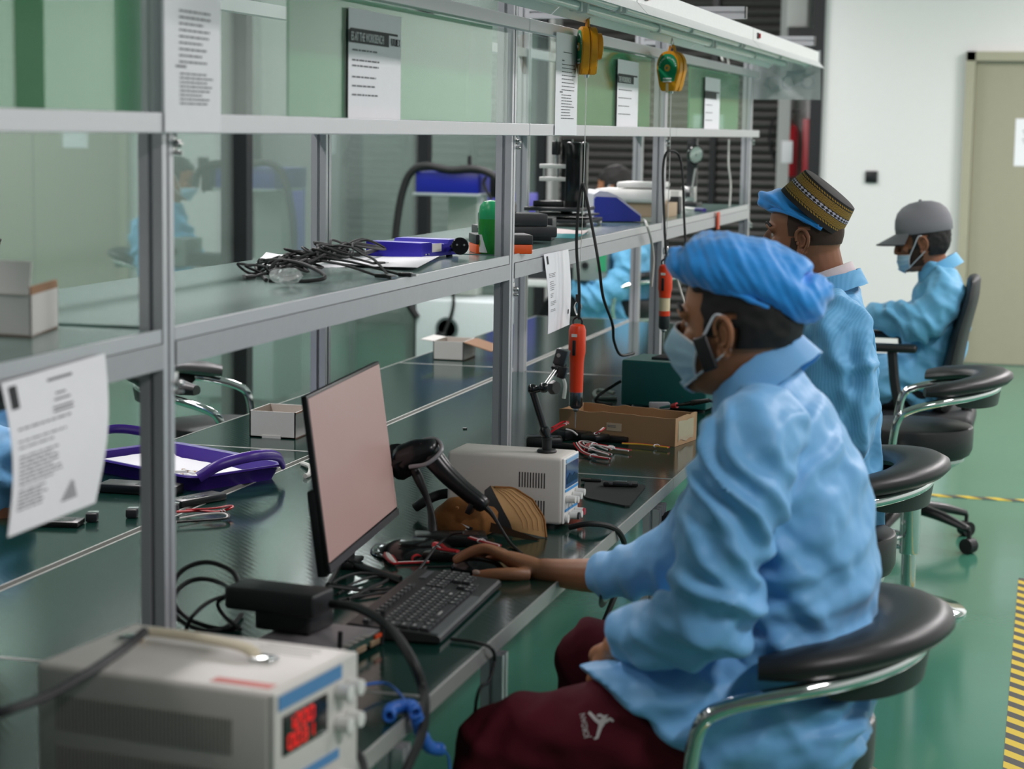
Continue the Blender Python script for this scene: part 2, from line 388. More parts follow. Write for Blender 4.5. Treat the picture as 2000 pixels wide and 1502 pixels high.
def bench(y0, y1, xa, xb, label, front):
    t = thing('workbench', label, 'workbench', ((xa + xb) / 2, (y0 + y1) / 2, 0), 'green topped benches in the two rows')
    g = 0.0015
    MB().box(((xa + xb) / 2, (y0 + y1) / 2, ZT - 0.014), (abs(xa - xb) - 0.008, y1 - y0 - 2 * g - 0.008, 0.028)).out('worktop', TOP, t, False)
    e = MB(); x0, x1 = min(xa, xb), max(xa, xb)
    for xx in (x0 + 0.002, x1 - 0.002): e.box((xx, (y0 + y1) / 2, ZT - 0.013), (0.004, y1 - y0 - 2 * g, 0.0275))
    for yy in (y0 + g + 0.002, y1 - g - 0.002): e.box(((x0 + x1) / 2, yy, ZT - 0.013), (x1 - x0 - 0.008, 0.004, 0.0275))
    e.out('edge_strip', EDGE, t, False)
    ins = 0.045
    f = MB()
    for xx in (x0 + ins, x1 - (0.13 if front else ins)): bar(f, (xx, y0 + 0.05, ZT - 0.049), (xx, y1 - 0.05, ZT - 0.049))
    for yy in (y0 + 0.03, y1 - 0.03): bar(f, (x0 + ins + 0.02, yy, ZT - 0.049), (x1 - ins - 0.02, yy, ZT - 0.049))
    f.out('frame_rail', M('grey_frame', '6f7476', 0.45, 0.5), t, False)
    for xx in (x0 + ins, x1 - ins):
        for yy in ((y0 + 0.53) if front and 2.5 < y0 < 3 else y0 + 0.03, y1 - 0.03):
            bar(MB(), (xx, yy, 0.02), (xx, yy, ZT - 0.069)).out('leg', ALU(), t, False)
            MB().cyl((xx, yy, 0), (xx, yy, 0.02), 0.025).out('foot', RUBBER(), t)
    bar(MB(), (x0 + ins, y0 + 0.05, 0.14), (x0 + ins, y1 - 0.05, 0.14)).out('foot_rail', ALU(), t, False)
names = [('green topped workbench in the near row carrying the large red-lit power supply', 'green topped workbench in the near row carrying the monitor and keyboard',
          'green topped workbench in the near row carrying the cardboard tray and teal box', 'green topped workbench at the far end of the near row'),
         ('narrow green bench in the opposite row at the hand sheet end', 'narrow green bench in the opposite row holding the purple tray',
          'narrow green bench in the opposite row holding the white carton by the monitor', 'narrow green bench in the opposite row holding the carton by the far post')]
for i in range(4):
    bench(ROWS[i] + 0.0, ROWS[i + 1] + 0.0, XF, XD + 0.0085, names[0][i], True)
    bench(ROWS[i] + 0.08, ROWS[i + 1] + 0.08, XD - 0.0085, XR, names[1][i], False)
# ---- racks over the benches
XP, XQ = -1.313, -1.80                    # front and rear posts
GREEN = M('green_board', '018248', 0.12, 0, 0, 6, 0.03, spec=0.5)
PANE = glass('clear_pane', (0.93, 0.97, 0.95), 0.0, 0.0, (0.95, 1, 0.97), 0.03, (0.85, 0.88, 0.86), 0.2)
def bolt(mb, c, ax, r=0.007):
    c = V(c); ax = V(ax)
    mb.cyl(c, c + ax * 0.008, r, r, 12); mb.cyl(c + ax * 0.008, c + ax * 0.011, r, r * 0.6, 12)
def rack(i):
    y0, y1 = ROWS[i], ROWS[i + 1]; last = i == 3
    lab = ['aluminium shelf rack over the bench with the large power supply', 'aluminium shelf rack holding the cable pile and blue adapter',
           'aluminium shelf rack holding the blue sloped tester', 'aluminium shelf rack at the far end holding the dial gauge stand'][i]
    t = thing('shelf_rack', lab, 'shelf rack', (XP, y0, ZT), 'aluminium racks over the benches')
    for yy in ([y0, y1] if last else [y0]):
        bar(MB(), (XP, yy, ZT), (XP, yy, 2.03), (1, 0, 0)).out('front_post', ALU(), t, False)
        bar(MB(), (XQ, yy, ZT), (XQ, yy, 2.03), (1, 0, 0)).out('rear_post', ALU(), t, False)
        k = MB(); bar(k, (XQ + 0.02, yy, 2.008), (-1.03, yy, 2.008)); k.out('cross_beam', ALU(), t, False)
        MB().box((-1.028, yy, 2.008), (0.004, 0.04, 0.04)).out('end_cap', BLACKP(), t, False)
        for zz in (ZS - 0.085, 1.572, ZT + 0.02, 1.955):
            br = MB(); br.box((XP + 0.005, yy + 0.0275, zz), (0.03, 0.016, 0.034), bev=0.002); bolt(br, (XP + 0.02, yy + 0.028, zz), (1, 0, 0), 0.006)
            bolt(br, (XP + 0.02, yy + 0.028, zz - 0.014), (1, 0, 0), 0.004)
            br.out('corner_bracket', STEEL(), t)
    q0, q1 = y0 + 0.024, y1 - 0.024
    MB().box(((XP + XQ) / 2 + 0.0, (y0 + y1) / 2, ZS - 0.009), (0.487, q1 - q0, 0.018)).out('shelf_board', M('grey_green_shelf', '66807a', 0.2, 0, 0, 20, 0.04, spec=0.6), t, False)
    fz = MB(); fz.box((XP + 0.016, (y0 + y1) / 2, ZS - 0.0085), (0.006, q1 - q0, 0.021)); fz.out('shelf_edging', ALU(), t, False)
    fa = MB(); fa.box((XP + 0.012, (y0 + y1) / 2, ZS - 0.0395), (0.02, q1 - q0, 0.038)); fa.out('fascia', M('fascia_aluminium', 'b2b3b7', 0.42, 0.4), t, False)
    MB().box((XQ + 0.01, (y0 + y1) / 2, ZS - 0.04), (0.02, q1 - q0, 0.04)).out('rear_rail', ALU(), t, False)
    r0, r1 = y0 + 0.042, y1 + 0.038
    MB().box((XP + 0.035, (r0 + r1) / 2, 1.603), (0.03, r1 - r0, 0.030), bev=0.0015).out('lower_rail', ALU(), t, False)
    MB().box((XP + 0.033, (r0 + r1) / 2, 1.861), (0.026, r1 - r0, 0.030), bev=0.0015).out('upper_rail', ALU(), t, False)
    MB().box((XQ, (y0 + y1) / 2, 1.87), (0.03, y1 - y0 - 0.042, 0.03)).box((XQ, (y0 + y1) / 2, 1.60), (0.03, y1 - y0 - 0.042, 0.03)).out('rear_top_rail', ALU(), t, False)
    MB().box((XP + 0.015, (r0 + r1) / 2, 1.732), (0.004, r1 - r0 - 0.004, 0.226)).out('clear_pane', PANE, t, False)
    b0, b1 = [(1.30, 2.72), (3.31, 4.62), (5.38, 6.56), (7.31, 8.49)][i]
    MB().box((XP + 0.0085, (b0 + b1) / 2, 1.732), (0.006, b1 - b0, 0.226)).out('green_board', GREEN if i < 3 else M('sage_board', '4a9a66', 0.12, 0, 0, 6, 0.03, spec=0.5), t, False)
for i in range(4): rack(i)
MB().box((XP + 0.0125, 2.383, 1.732), (0.0015, 0.078, 0.226)).out('green_strip', M('deep_green_board', '026a34', 0.5, 0, 0, 6, 0.03, spec=0.1), bpy.data.objects['shelf_rack'], False)
# ---- strip lamps hung above the front edge of the bench
LX0, LX1, LZ = -1.24, -0.99, 1.892
def lamp(y0, y1, label):
    t = thing('strip_lamp', label, 'lamp', (-1.115, (y0 + y1) / 2, LZ), 'tube lamps over the bench edge')
    W = M('lamp_white', 'e9eaea', 0.35)
    pr = [(LX0, LZ), (LX0 + 0.028, LZ + 0.03), (LX0 + 0.028, LZ + 0.072), (LX1 - 0.028, LZ + 0.072), (LX1 - 0.028, LZ + 0.03), (LX1, LZ),
          (LX1 - 0.004, LZ), (LX1 - 0.04, LZ + 0.034), (LX0 + 0.04, LZ + 0.034), (LX0 + 0.004, LZ)]
    mb = MB(); mb.rings([[V((x, y, z)) for x, z in pr] for y in (y0, y1)], cap=True); mb.out('housing', W, t, False)
    for k in (0, 1):
        xx = LX0 + 0.075 + 0.1 * k
        MB().cyl((xx, y0 + 0.04, LZ + 0.018), (xx, y1 - 0.04, LZ + 0.018), 0.013, n=14).out('tube', M('lamp_tube', 'dfe9e4', 0.2), t)
        for yy in (y0 + 0.03, y1 - 0.03, (y0 + y1) / 2): MB().box((xx, yy, LZ + 0.022), (0.032, 0.022, 0.036), bev=0.004).out('tube_socket', WHITEP(), t)
    MB().box((LX1 - 0.026, y0 + 0.10, LZ + 0.05), (0.006, 0.03, 0.02), bev=0.001).out('switch_base', BLACKP(), t)
    MB().box((LX1 - 0.022, y0 + 0.108, LZ + 0.05), (0.008, 0.014, 0.016), bev=0.001).out('rocker_switch', M('red_switch', 'c02030', 0.35), t)
    for yy in (y0 + 0.3, y1 - 0.3): MB().box((-1.115, yy, LZ + 0.082), (0.05, 0.03, 0.022)).out('hanger', STEEL(), t)
lamp(2.95, 4.93, 'white tube lamp over the monitor bench, mostly above the frame')
lamp(4.94, 6.92, 'white tube lamp over the cardboard tray bench with both tool balancers under it')
lamp(6.93, 8.91, 'white tube lamp at the far end with the clear sheet hung from it')
# ================================================================== papers, balancers, shelf things
def sheet(name, pts, n_u, n_v, mat, bulge=None, th=0.0006):
    """paper through 4 corners (tl, tr, br, bl), bulge(a, b) -> offset vector"""
    tl, tr, br, bl = [V(p) for p in pts]
    nrm = (tr - tl).cross(bl - tl).normalized()
    f = lambda a, b: (tl * (1 - a) + tr * a) * (1 - b) + (bl * (1 - a) + br * a) * b + (V(bulge(a, b)) if bulge else V((0, 0, 0)))
    mb = MB(); mb.grid(f, n_u, n_v); mb.grid(lambda a, b: f(1 - a, b) + nrm * th, n_u, n_v)
    return mb, f, nrm
def lines(f, nrm, rows, parent, mat=None, name='printed_lines', off=0.0008):
    """rows: (a0, a1, b, height) strips of print in sheet coordinates"""
    mb = MB()
    for a0, a1, b, h in rows:
        k = 6
        for i in range(k):
            u0, u1 = a0 + (a1 - a0) * i / k, a0 + (a1 - a0) * (i + 1) / k
            mb.quad(f(u0, b) - nrm * off, f(u1, b) - nrm * off, f(u1, b + h) - nrm * off, f(u0, b + h) - nrm * off)
    return mb.out(name, mat or INK(), parent, False)
XPAP = XP + 0.0155
def flatpaper(name, u0, v0, u1, v1, X, label, rows, head=None, curl=0.0):
    tl, br = at(u0, v0, X=X), at(u1, v1, X=X)
    z0, z1 = tl.z, br.z
    c = [V((X, tl.y, z0)), V((X, br.y, z0)), V((X, br.y, z1)), V((X, tl.y, z1))]
    mb, f, n = sheet(name, c, 6, 8, None, (lambda a, b: (0.0010 * math.sin(PI * a) + curl * b * b, 0, 0)))
    if n.x > 0: n = -n
    o = mb.out(name, PAPER()); tag(o, label, 'paper', 'instruction sheets on the racks')
    lines(f, n, rows, o); return o, f, n
def textrows(b0, b1, n, a0, a1, h=0.008, seed=1):
    r = random.Random(seed); out = []
    for i in range(n):
        b = b0 + (b1 - b0) * i / max(1, n - 1); a = a0
        e = a1 - r.random() * (a1 - a0) * 0.35
        while a < e:
            wd = 0.03 + 0.07 * r.random(); out.append((a, min(a + wd, e), b, h)); a += wd + 0.014
    return out
XR_ = XP + 0.0525
flatpaper('instruction_sheet', 320, -40, 431, 259, XR_, 'printed white sheet hung over the rails beside the near aluminium post', textrows(0.18, 0.52, 9, 0.24, 0.85, 0.012, 3) + [(0.18, 0.36, 0.55, 0.014)] + textrows(0.60, 0.80, 8, 0.25, 0.85, 0.010, 5))
o1, f1, n1 = flatpaper('instruction_sheet', 681, 14, 782, 238, XPAP + 0.004, 'printed white sheet with a dark title band on the wide green board', textrows(0.36, 0.38, 1, 0.06, 0.55, 0.014, 8) + textrows(0.45, 0.50, 2, 0.06, 0.66, 0.014, 9) + textrows(0.60, 0.62, 1, 0.06, 0.6, 0.014, 10) + textrows(0.68, 0.7, 1, 0.06, 0.55, 0.014, 11) + textrows(0.76, 0.78, 1, 0.06, 0.62, 0.014, 12))
lines(f1, n1, [(0.02, 0.92, 0.175, 0.02), (0.0, 0.74, 0.19, 0.115)], o1, M('band_grey', '4b4b4c', 0.8), 'title_band', 0.001)
ang = basis(f1(0.02, 0.285) - n1 * 0.0030, f1(1, 0) - f1(0, 0), f1(0, 0) - f1(0, 1))
text('ES AT THE WORKBENCH', 0.0235, ang, M('white_print', 'e9e9ea', 0.8), o1, 'title_lettering', sx=0.72)
text('FUTURE X', 0.021, basis(f1(0.76, 0.29) - n1 * 0.0030, f1(1, 0) - f1(0, 0), f1(0, 0) - f1(0, 1)), BINK(), o1, 'mark_lettering', sx=0.6)
o2, f2, n2 = flatpaper('instruction_sheet', 1087, 62, 1126, 264, XR_, 'tall narrow sheet of small print hung over both rails beside the first tool balancer', textrows(0.18, 0.2, 1, 0.3, 0.9, 0.008, 2) + textrows(0.3, 0.55, 8, 0.25, 0.9, 0.008, 4) + textrows(0.6, 0.83, 9, 0.25, 0.85, 0.008, 6) + [(0.25, 0.35, 0.26, 0.012), (0.18, 0.3, 0.57, 0.012)])
o3, f3, n3 = flatpaper('instruction_sheet', 1207, 115, 1245, 249, XPAP + 0.004, 'printed white sheet with a dark title band behind the second tool balancer', textrows(0.44, 0.8, 4, 0.05, 0.7, 0.012, 21))
lines(f3, n3, [(0.02, 0.92, 0.21, 0.025), (0.0, 0.74, 0.225, 0.12)], o3, M('band_grey', ''), 'title_band', 0.001)
text('THE WORKBENCH', 0.0235, basis(f3(0.02, 0.33) - n3 * 0.0030, f3(1, 0) - f3(0, 0), f3(0, 0) - f3(0, 1)), M('white_print', ''), o3, 'title_lettering', sx=0.9)
o4, f4, n4 = flatpaper('instruction_sheet', 1378, 150, 1404, 262, XPAP + 0.004, 'printed white sheet with a dark title band on the farthest green board', textrows(0.48, 0.75, 3, 0.05, 0.7, 0.012, 22))
lines(f4, n4, [(0.02, 0.92, 0.24, 0.025), (0.0, 0.74, 0.255, 0.12)], o4, M('band_grey', ''), 'title_band', 0.001)
# sheets hanging from the shelf fascia
def hung(tl, tr, br, bl, label, rows, bulge, extra=None):
    mb, f, n = sheet('hung_sheet', (tl, tr, br, bl), 10, 12, None, bulge)
    if n.x > 0: n = -n
    o = mb.out('hung_sheet', PAPER()); tag(o, label, 'paper', 'instruction sheets on the racks'); lines(f, n, rows, o)
    if extra: lines(f, n, extra, o, BINK(), 'printed_blocks', 0.001)
    return o
XH = XP + 0.026
tl, tr = at(2, 748, X=XH), at(205, 690, X=XH)
br, bl = at(186, 982, X=XH + 0.05), at(15, 1050, X=XH + 0.05)
hung(tl, tr, br, bl, 'large white instruction sheet hung from the shelf edge beside the near post',
     textrows(0.32, 0.33, 1, 0.07, 0.6, 0.012, 31) + textrows(0.40, 0.44, 2, 0.06, 0.55, 0.01, 32) + textrows(0.5, 0.68, 8, 0.06, 0.55, 0.01, 33) + textrows(0.72, 0.84, 6, 0.06, 0.4, 0.01, 34)
     + [(0.40, 0.64, 0.06, 0.018), (0.46, 0.56, 0.16, 0.012), (0.44, 0.6, 0.20, 0.012), (0.42, 0.62, 0.25, 0.012), (0.42, 0.62, 0.275, 0.012)] + [(0.62 - 0.012 * k, 0.66 + 0.012 * k, 0.78 + 0.018 * k, 0.011) for k in range(7)],
     lambda a, b: (0.012 * math.sin(PI * b), 0, 0), [(0.045, 0.115, 0.04, 0.15)])
tl, tr = at(1062, 497, X=XH), at(1110, 487, X=XH)
br, bl = at(1112, 634, X=XH), at(1070, 653, X=XH)
hung(tl, tr, br, bl, 'white instruction sheet taped to the shelf edge beside the first orange driver',
     textrows(0.25, 0.29, 3, 0.1, 0.4, 0.007, 41) + textrows(0.35, 0.45, 5, 0.1, 0.32, 0.007, 42) + textrows(0.5, 0.54, 3, 0.1, 0.22, 0.007, 43) + textrows(0.6, 0.64, 3, 0.1, 0.35, 0.007, 44) + textrows(0.7, 0.72, 2, 0.1, 0.3, 0.007, 45),
     lambda a, b: (0.006 * math.sin(PI * b), 0, 0), [(0.08, 0.14, 0.03, 0.1), (0.87, 0.91, 0.78, 0.06)])
# clear printed sheet at the end of the lamps
c = [at(u, v, Y=8.93) for u, v in ((1464, 118), (1603, 98), (1603, 195), (1466, 194))]
mb, f, n = sheet('clear_sheet', c, 4, 4, None, None)
o = mb.out('clear_sheet', glass('film', (0.82, 0.86, 0.86), 0.12, 0.15, (1, 1, 1), 0.35, (0.78, 0.8, 0.8))); tag(o, 'clear plastic sheet with faint marks hung from the end of the tube lamp', 'plastic sheet')
nn = n if n.y < 0 else -n; k = MB()
for a, b, r in ((0.32, 0.62, 0.03), (0.54, 0.62, 0.03), (0.83, 0.62, 0.032)):
    p = f(a, b) + nn * 0.002; k.rings([[p + V((rr * math.cos(2 * PI * i / 20), -0.0005 * j, rr * math.sin(2 * PI * i / 20))) for i in range(20)] for j, rr in ((0, r), (1, r), (1, r * 0.8), (0, r * 0.8))], False, True)
k.out('ring_mark', M('faint_print', 'a9b1b4', 0.7), o, False)
lines(f, -nn if (n.y > 0) else n, [(0.52, 0.78, 0.36, 0.10), (0.62, 0.74, 0.66, 0.05)], o, M('faint_print', ''))
# ---- tool balancers
YEL = M('amber_yellow', 'd4920f', 0.32, 0, 0, 30, 0.04)
def balancer(p, nx, ny, label):
    """p: top hook point; (nx, ny): where the labelled face looks"""
    t = thing('tool_balancer', label, 'tool balancer', p, 'amber tool balancers under the lamps')
    nrm = V((nx, ny, 0)).normalized(); side = V((0, 0, 1)).cross(nrm)
    out = [(-0.013, 0.06), (-0.030, 0.052), (-0.043, 0.034), (-0.047, 0.012), (-0.045, -0.008), (-0.033, -0.05), (-0.027, -0.068), (0.027, -0.068), (0.033, -0.05), (0.045, -0.008), (0.047, 0.012), (0.043, 0.034), (0.030, 0.052), (0.013, 0.06)]
    c = V(p) + V((0, 0, -0.09))
    def slab(d0, d1, k, name, mat, par):
        F = basis(c + nrm * d0, side, (0, 0, 1)); mb = MB(); mb.prism([(x * k, y * k) for x, y in out], d1 - d0, F)
        bmesh.ops.bevel(mb.bm, geom=[e for e in mb.bm.edges], offset=0.003, segments=2, affect='EDGES'); return mb.out(name, mat, par)
    slab(-0.0005, 0.021, 1, 'front_shell', YEL, t); slab(-0.022, -0.002, 1, 'rear_shell', YEL, t)
    lab = [(x * 0.8, y * 0.8) for x, y in out if y > -0.06]; lab = [(x, y) for x, y in lab]
    F = basis(c + nrm * 0.0212 + V((0, 0, 0.003)), side, (0, 0, 1)); mb = MB(); mb.prism(lab, 0.0012, F); lb = mb.out('green_label', M('label_green', '0d8a5c', 0.35), t)
    G = basis(c + nrm * 0.0226 + V((0, 0, 0.008)), side, (0, 0, 1))
    wht = M('white_print', '')
    for i, ch in enumerate('SPRING BALANCER'):
        if ch == ' ': continue
        a = math.radians(168 - i * 156 / 14); r = 0.0305
        text(ch, 0.0085, G @ Matrix.Translation((r * math.cos(a), r * math.sin(a) - 0.002, 0)) @ Matrix.Rotation(a - PI / 2, 4, 'Z'), wht, lb, 'letter', align='CENTER')
    k = MB()
    for q in (-0.036, -0.045): k.box((0, q, 0.0002), (0.034, 0.005, 0.0006))
    k.bm.transform(G); k.out('small_print', wht, lb, False)
    k = MB(); k.lathe([(0.0, 0), (0.011, 0), (0.011, 0.002), (0.006, 0.003), (0, 0.003)], G @ V((0, -0.002, 0)), nrm); k.out('hub', M('hub_orange', 'e0a040', 0.3), t)
    MB().lathe([(0, 0), (0.005, 0), (0.004, 0.0052), (0, 0.0052)], G @ V((0, -0.002, 0)), nrm).out('hub_screw', STEEL(), t)
    k = MB(); k.lathe([(0.03, 0), (0.036, 0.004), (0.036, 0.016), (0.03, 0.018), (0, 0.018)], c - nrm * 0.021 + V((0, 0, 0.008)), -nrm, n=14, x=(0, 0, 1)); k.out('adjusting_wheel', M('bright_amber', 'e89a10', 0.3), t)
    k = MB(); k.box(c + nrm * 0.0225 + V((0, 0, -0.058)), (0.03, 0.001, 0.01), rot=frame(nrm, (0, 0, 1)) @ Matrix.Rotation(PI / 2, 3, 'X')); k.out('rating_plate', M('cream_tag', 'd9c7a5', 0.5), t)
    k = MB(); k.tube([c + V((0, 0, 0.058)) + side * 0.012, c + V((0, 0, 0.075)) + side * 0.008, c + V((0, 0, 0.078)), c + V((0, 0, 0.075)) - side * 0.008, c + V((0, 0, 0.058)) - side * 0.012], 0.004); k.out('hanging_eye', YEL, t)
    MB().tube([c + V((0, 0, 0.07)), c + V((0, 0, 0.082)) + nrm * 0.006, V(p) + V((0, 0, 0.012)), c + V((0, 0, 0.084)) - nrm * 0.006, c + V((0, 0, 0.07))], 0.0022).out('hook', STEEL(), t)
    MB().lathe([(0.0, 0), (0.006, 0), (0.008, 0.008), (0.0, 0.008)], c + V((0, 0, -0.076))).out('cable_guide', STEEL(), t)
    return c + V((0, 0, -0.076))
B1 = at(1148, 30, Y=5.3); e1 = balancer(B1, -0.93, -0.42, 'amber tool balancer seen edge-on, holding the fully orange screwdriver')
B2 = at(1313, 82, Y=6.45); e2 = balancer(B2, -0.42, -0.9, 'amber tool balancer with its round green face turned forward, holding the cream banded screwdriver')
# ---- hanging electric screwdrivers
ORG = M('driver_orange', 'e03c0c', 0.35, 0, 0, 30, 0.03)
def driver(top, tip_z, ec, band, label, cord):
    t = thing('electric_screwdriver', label, 'electric screwdriver', top, 'screwdrivers hung from the balancers')
    x, y, z = top
    L = z - tip_z
    b = z - L * 0.0; r = 0.022
    MB().lathe([(0, 0), (0.013, -0.001), (0.02, -0.006), (0.0235, -0.018), (0.0238, -0.08), (0.021, -0.092), (0.0195, -0.11), (0.0185, -0.19 if not band else -0.085), (0.0, -0.19 if not band else -0.085)], (x, y, z), n=28).out('grip', ORG, t)
    if band:
        MB().lathe([(0, -0.084), (0.0178, -0.084), (0.0178, -0.155), (0, -0.155)], (x, y, z)).out('grip_tape', M('cream_tape', 'd8caa6', 0.7), t)
        MB().lathe([(0, -0.154), (0.0185, -0.154), (0.0185, -0.171), (0, -0.171)], (x, y, z)).out('grip_ring', ORG, t)
        q = -0.17
    else:
        q = -0.189
    MB().lathe([(0, q), (0.0185, q), (0.0185, q - 0.038), (0.013, q - 0.045), (0, q - 0.045)], (x, y, z)).out('clutch_sleeve', M('dark_sleeve', '2d3033', 0.3), t)
    if not band: MB().lathe([(0.0192, q + 0.001), (0.0196, q - 0.004), (0.0196, q - 0.036), (0.0192, q - 0.037)], (x, y, z)).out('clear_collar', glass('collar', (0.85, 0.86, 0.86), 0.1, 0.1), t)
    MB().lathe([(0, q - 0.044), (0.009, q - 0.044), (0.009, q - 0.05), (0.005, q - 0.055), (0, q - 0.055)], (x, y, z)).out('bit_holder', STEEL(), t)
    MB().cyl((x, y, z + q - 0.054), (x, y, z + q - 0.10), 0.0022, 0.0012, 8).out('bit', STEEL(), t)
    MB().box((x - 0.003, y - 0.0235, z - 0.065), (0.009, 0.007, 0.042), bev=0.002).out('lever', M('lever_black', '141416', 0.4), t)
    MB().box((x - 0.003, y - 0.0238, z - 0.031), (0.015, 0.002, 0.008)).out('rating_label', M('rating_white', 'd6d2cc', 0.6), t, False)
    MB().tube([(x - 0.012, y, z - 0.003), (x - 0.012, y, z + 0.010), (x, y, z + 0.018), (x + 0.012, y, z + 0.010), (x + 0.012, y, z - 0.003)], 0.003).out('hanging_loop', M('lever_black', ''), t)
    return t
T1 = at(1128, 632, Y=5.3); driver(T1, 0.82, e1, False, 'orange electric screwdriver hanging over the cardboard tray, beside the small clamp arm', None)
T2 = at(1300, 516, Y=6.45); driver(T2, 0.92, e2, True, 'orange electric screwdriver with a cream taped grip hanging behind the blue bonnet', None)
def wire(name, P, r, mat, label, cat_, group=None, k=8, n=8):
    o = MB().tube(P, r, n, k).out(name, mat); tag(o, label, cat_, group); return o
def susp(e, T, label):
    t = thing('suspension_cable', label, 'steel cable', e, 'steel cables of the balancers')
    MB().tube([e, (e + T) / 2 + V((0.003, 0, 0)), T + V((0, 0, 0.06))], 0.0012, 6).out('wire_rope', STEEL(), t)
    MB().tube([T + V((0, 0, 0.065)), T + V((-0.009, 0, 0.045)), T + V((0, 0, 0.022)), T + V((0.009, 0, 0.045)), T + V((0, 0, 0.065))], 0.0022, 8).out('snap_hook', STEEL(), t)
    MB().cyl(T + V((0, 0, 0.06)), T + V((0, 0, 0.08)), 0.007).out('ferrule', RUBBER(), t)
susp(e1, T1, 'thin steel cable holding the fully orange screwdriver'); susp(e2, T2, 'thin steel cable holding the cream banded screwdriver')
YQ = 5.29
wire('driver_cable', [T1 + V((0.004, 0, 0.012)), at(1131, 560, Y=YQ), at(1126, 480, Y=YQ), at(1130, 400, Y=YQ), at(1136, 362, Y=YQ), at(1142, 372, Y=YQ), at(1158, 450, Y=YQ), at(1170, 520, Y=YQ), at(1178, 580, Y=YQ + 0.1), at(1196, 632, Y=YQ + 0.25), at(1199, 665, Y=YQ + 0.4), at(1212, 693, Y=YQ + 0.55), at(1238, 690, Y=6.0)],
     0.0042, RUBBER(), 'black power cord looping from the fully orange screwdriver towards the teal box', 'cable')
wire('driver_cable', [T2 + V((0.004, 0, 0.01)), at(1300, 480, Y=6.44), at(1297, 420, Y=6.44), at(1295, 330, Y=6.44), at(1304, 296, Y=6.44), at(1325, 302, Y=6.5), at(1333, 340, Y=6.5), at(1336, 420, Y=6.5), at(1340, 500, Y=6.5), at(1345, 600, Y=6.5), at(1340, 680, z=0.93)], 0.0042, RUBBER(), 'black power cord looping from the cream banded screwdriver beside the dial gauge', 'cable')
for T, y_ in ((T1, YQ), (T2, 6.44)):
    pass
# ---- on the long shelf
def carton(name, P, d, u, h, ln, label, group, flap=True, mat=None, back=False):
    """open white carton; P: front bottom right corner, d: unit direction to its left, u: unit direction away; h height, ln=(length along d, depth along u)"""
    mat = mat or M('white_card', 'd4d2ce', 0.75, 0, 0.03, 25, 0.02); inn = M('brown_card', '9a7558', 0.8, 0, 0.03, 40, 0.05)
    P, d, u = V(P), V(d).normalized(), V(u).normalized(); L, D = ln; th = 0.0035; z = V((0, 0, 1))
    t = thing(name, label, 'carton', P, group)
    def pan(o, a, b, la, lb, w, nm, m):
        mb = MB(); o = V(o); c = [o, o + a * la, o + a * la + b * lb, o + b * lb]; w = V(w)
        mb._add([*c, *[x + w * th for x in c]], [(0, 1, 2, 3), (7, 6, 5, 4), (0, 4, 5, 1), (1, 5, 6, 2), (2, 6, 7, 3), (3, 7, 4, 0)]); return mb.out(nm, m, t, False)
    pan(P, d, z, L, h, u, 'front_panel', mat); pan(P + u * D, d, z, L, h, -u, 'rear_panel', mat)
    pan(P, u, z, D, h, d, 'side_panel', mat); pan(P + d * L, u, z, D, h, -d, 'side_panel', mat); pan(P, d, u, L, D, z, 'base_panel', inn)
    # brown lining seen inside
    e = 0.0008
    mb = MB()
    for o, a, b, la, lb in ((P + u * (D - th - e), d, z, L, h - 0.002), (P + d * (L - th - e), u, z, D, h - 0.002), (P + d * (th + e), u, z, D, h - 0.002)):
        c = [o, o + a * la, o + a * la + b * lb, o + b * lb]; mb.quad(*c)
    mb.out('inner_lining', M('pale_card', 'c9c2ba', 0.8) if back else inn, t, False)
    return t, pan, z, inn, mat
# carton at the left end of the shelf
P = at(62, 660, z=ZS + 0.0005); du = V((-0.962, 0.10, 0)); uu = V((-0.23, 0.97, 0))
t, pan, z, inn, wm = carton('carton', P, du, uu, 0.062, (0.115, 0.15), 'open white carton with a raised lid flap at the near end of the long shelf', 'white cartons')
pan(P + z * 0.063 + du * 0.003, du, (uu * 0.35 + z * 0.94).normalized(), 0.112, 0.05, -uu, 'lid_flap', wm); pan(P + z * 0.062 + uu * 0.15, uu * -1, (du * 0.1 + z * 1).normalized(), 0.15, 0.012, du, 'tuck_flap', inn)
# cable pile
random.seed(11)
pc = at(612, 530, z=ZS)
GC = 'black data cables in the pile on the shelf'
labs = ['black data cable coiled on the sheet with its plug at the shelf edge', 'black data cable looping high over the pile', 'black data cable in the middle of the tangle with a loose end up', 'black data cable lying lowest under the small plastic bag', 'black data cable trailing to the shelf edge beside the blue adapter']
for k in range(5):
    P = []; R = random.Random(30 + k); cx, cy = pc.x + 0.02 * (k - 2), pc.y + 0.05 * (k - 2)
    a0 = R.random() * 6
    for i in range(26):
        a = a0 + i * 0.62; rr = 0.055 + 0.025 * math.sin(i * 1.7 + k)
        P.append(V((cx + 0.75 * rr * math.cos(a) + 0.014 * R.uniform(-1, 1), cy + 2.1 * rr * math.sin(a) + 0.03 * R.uniform(-1, 1), ZS + 0.006 + 0.008 * k + 0.012 * (1 + math.sin(i * 2.3 + k)))))
    end = at(*((735, 538), (732, 515), (780, 536), (495, 540), (760, 540))[k], z=ZS + 0.006)
    P += [P[-1] * 0.5 + end * 0.5 + V((0, 0, 0.01)), end]
    t = thing('data_cable', labs[k], 'cable', (cx, cy, ZS), GC)
    MB().tube(P, 0.0028, 6, 5).out('lead', RUBBER(), t)
    dd = (P[-1] - P[-2]); dd.z = 0; dd.normalize()
    MB().box(end + dd * 0.014, (0.03, 0.014, 0.009), rz=math.atan2(dd.y, dd.x), bev=0.002).out('plug', BLACKP(), t)
    MB().box(end + dd * 0.034, (0.012, 0.011, 0.005), rz=math.atan2(dd.y, dd.x)).out('connector', STEEL(), t, False)
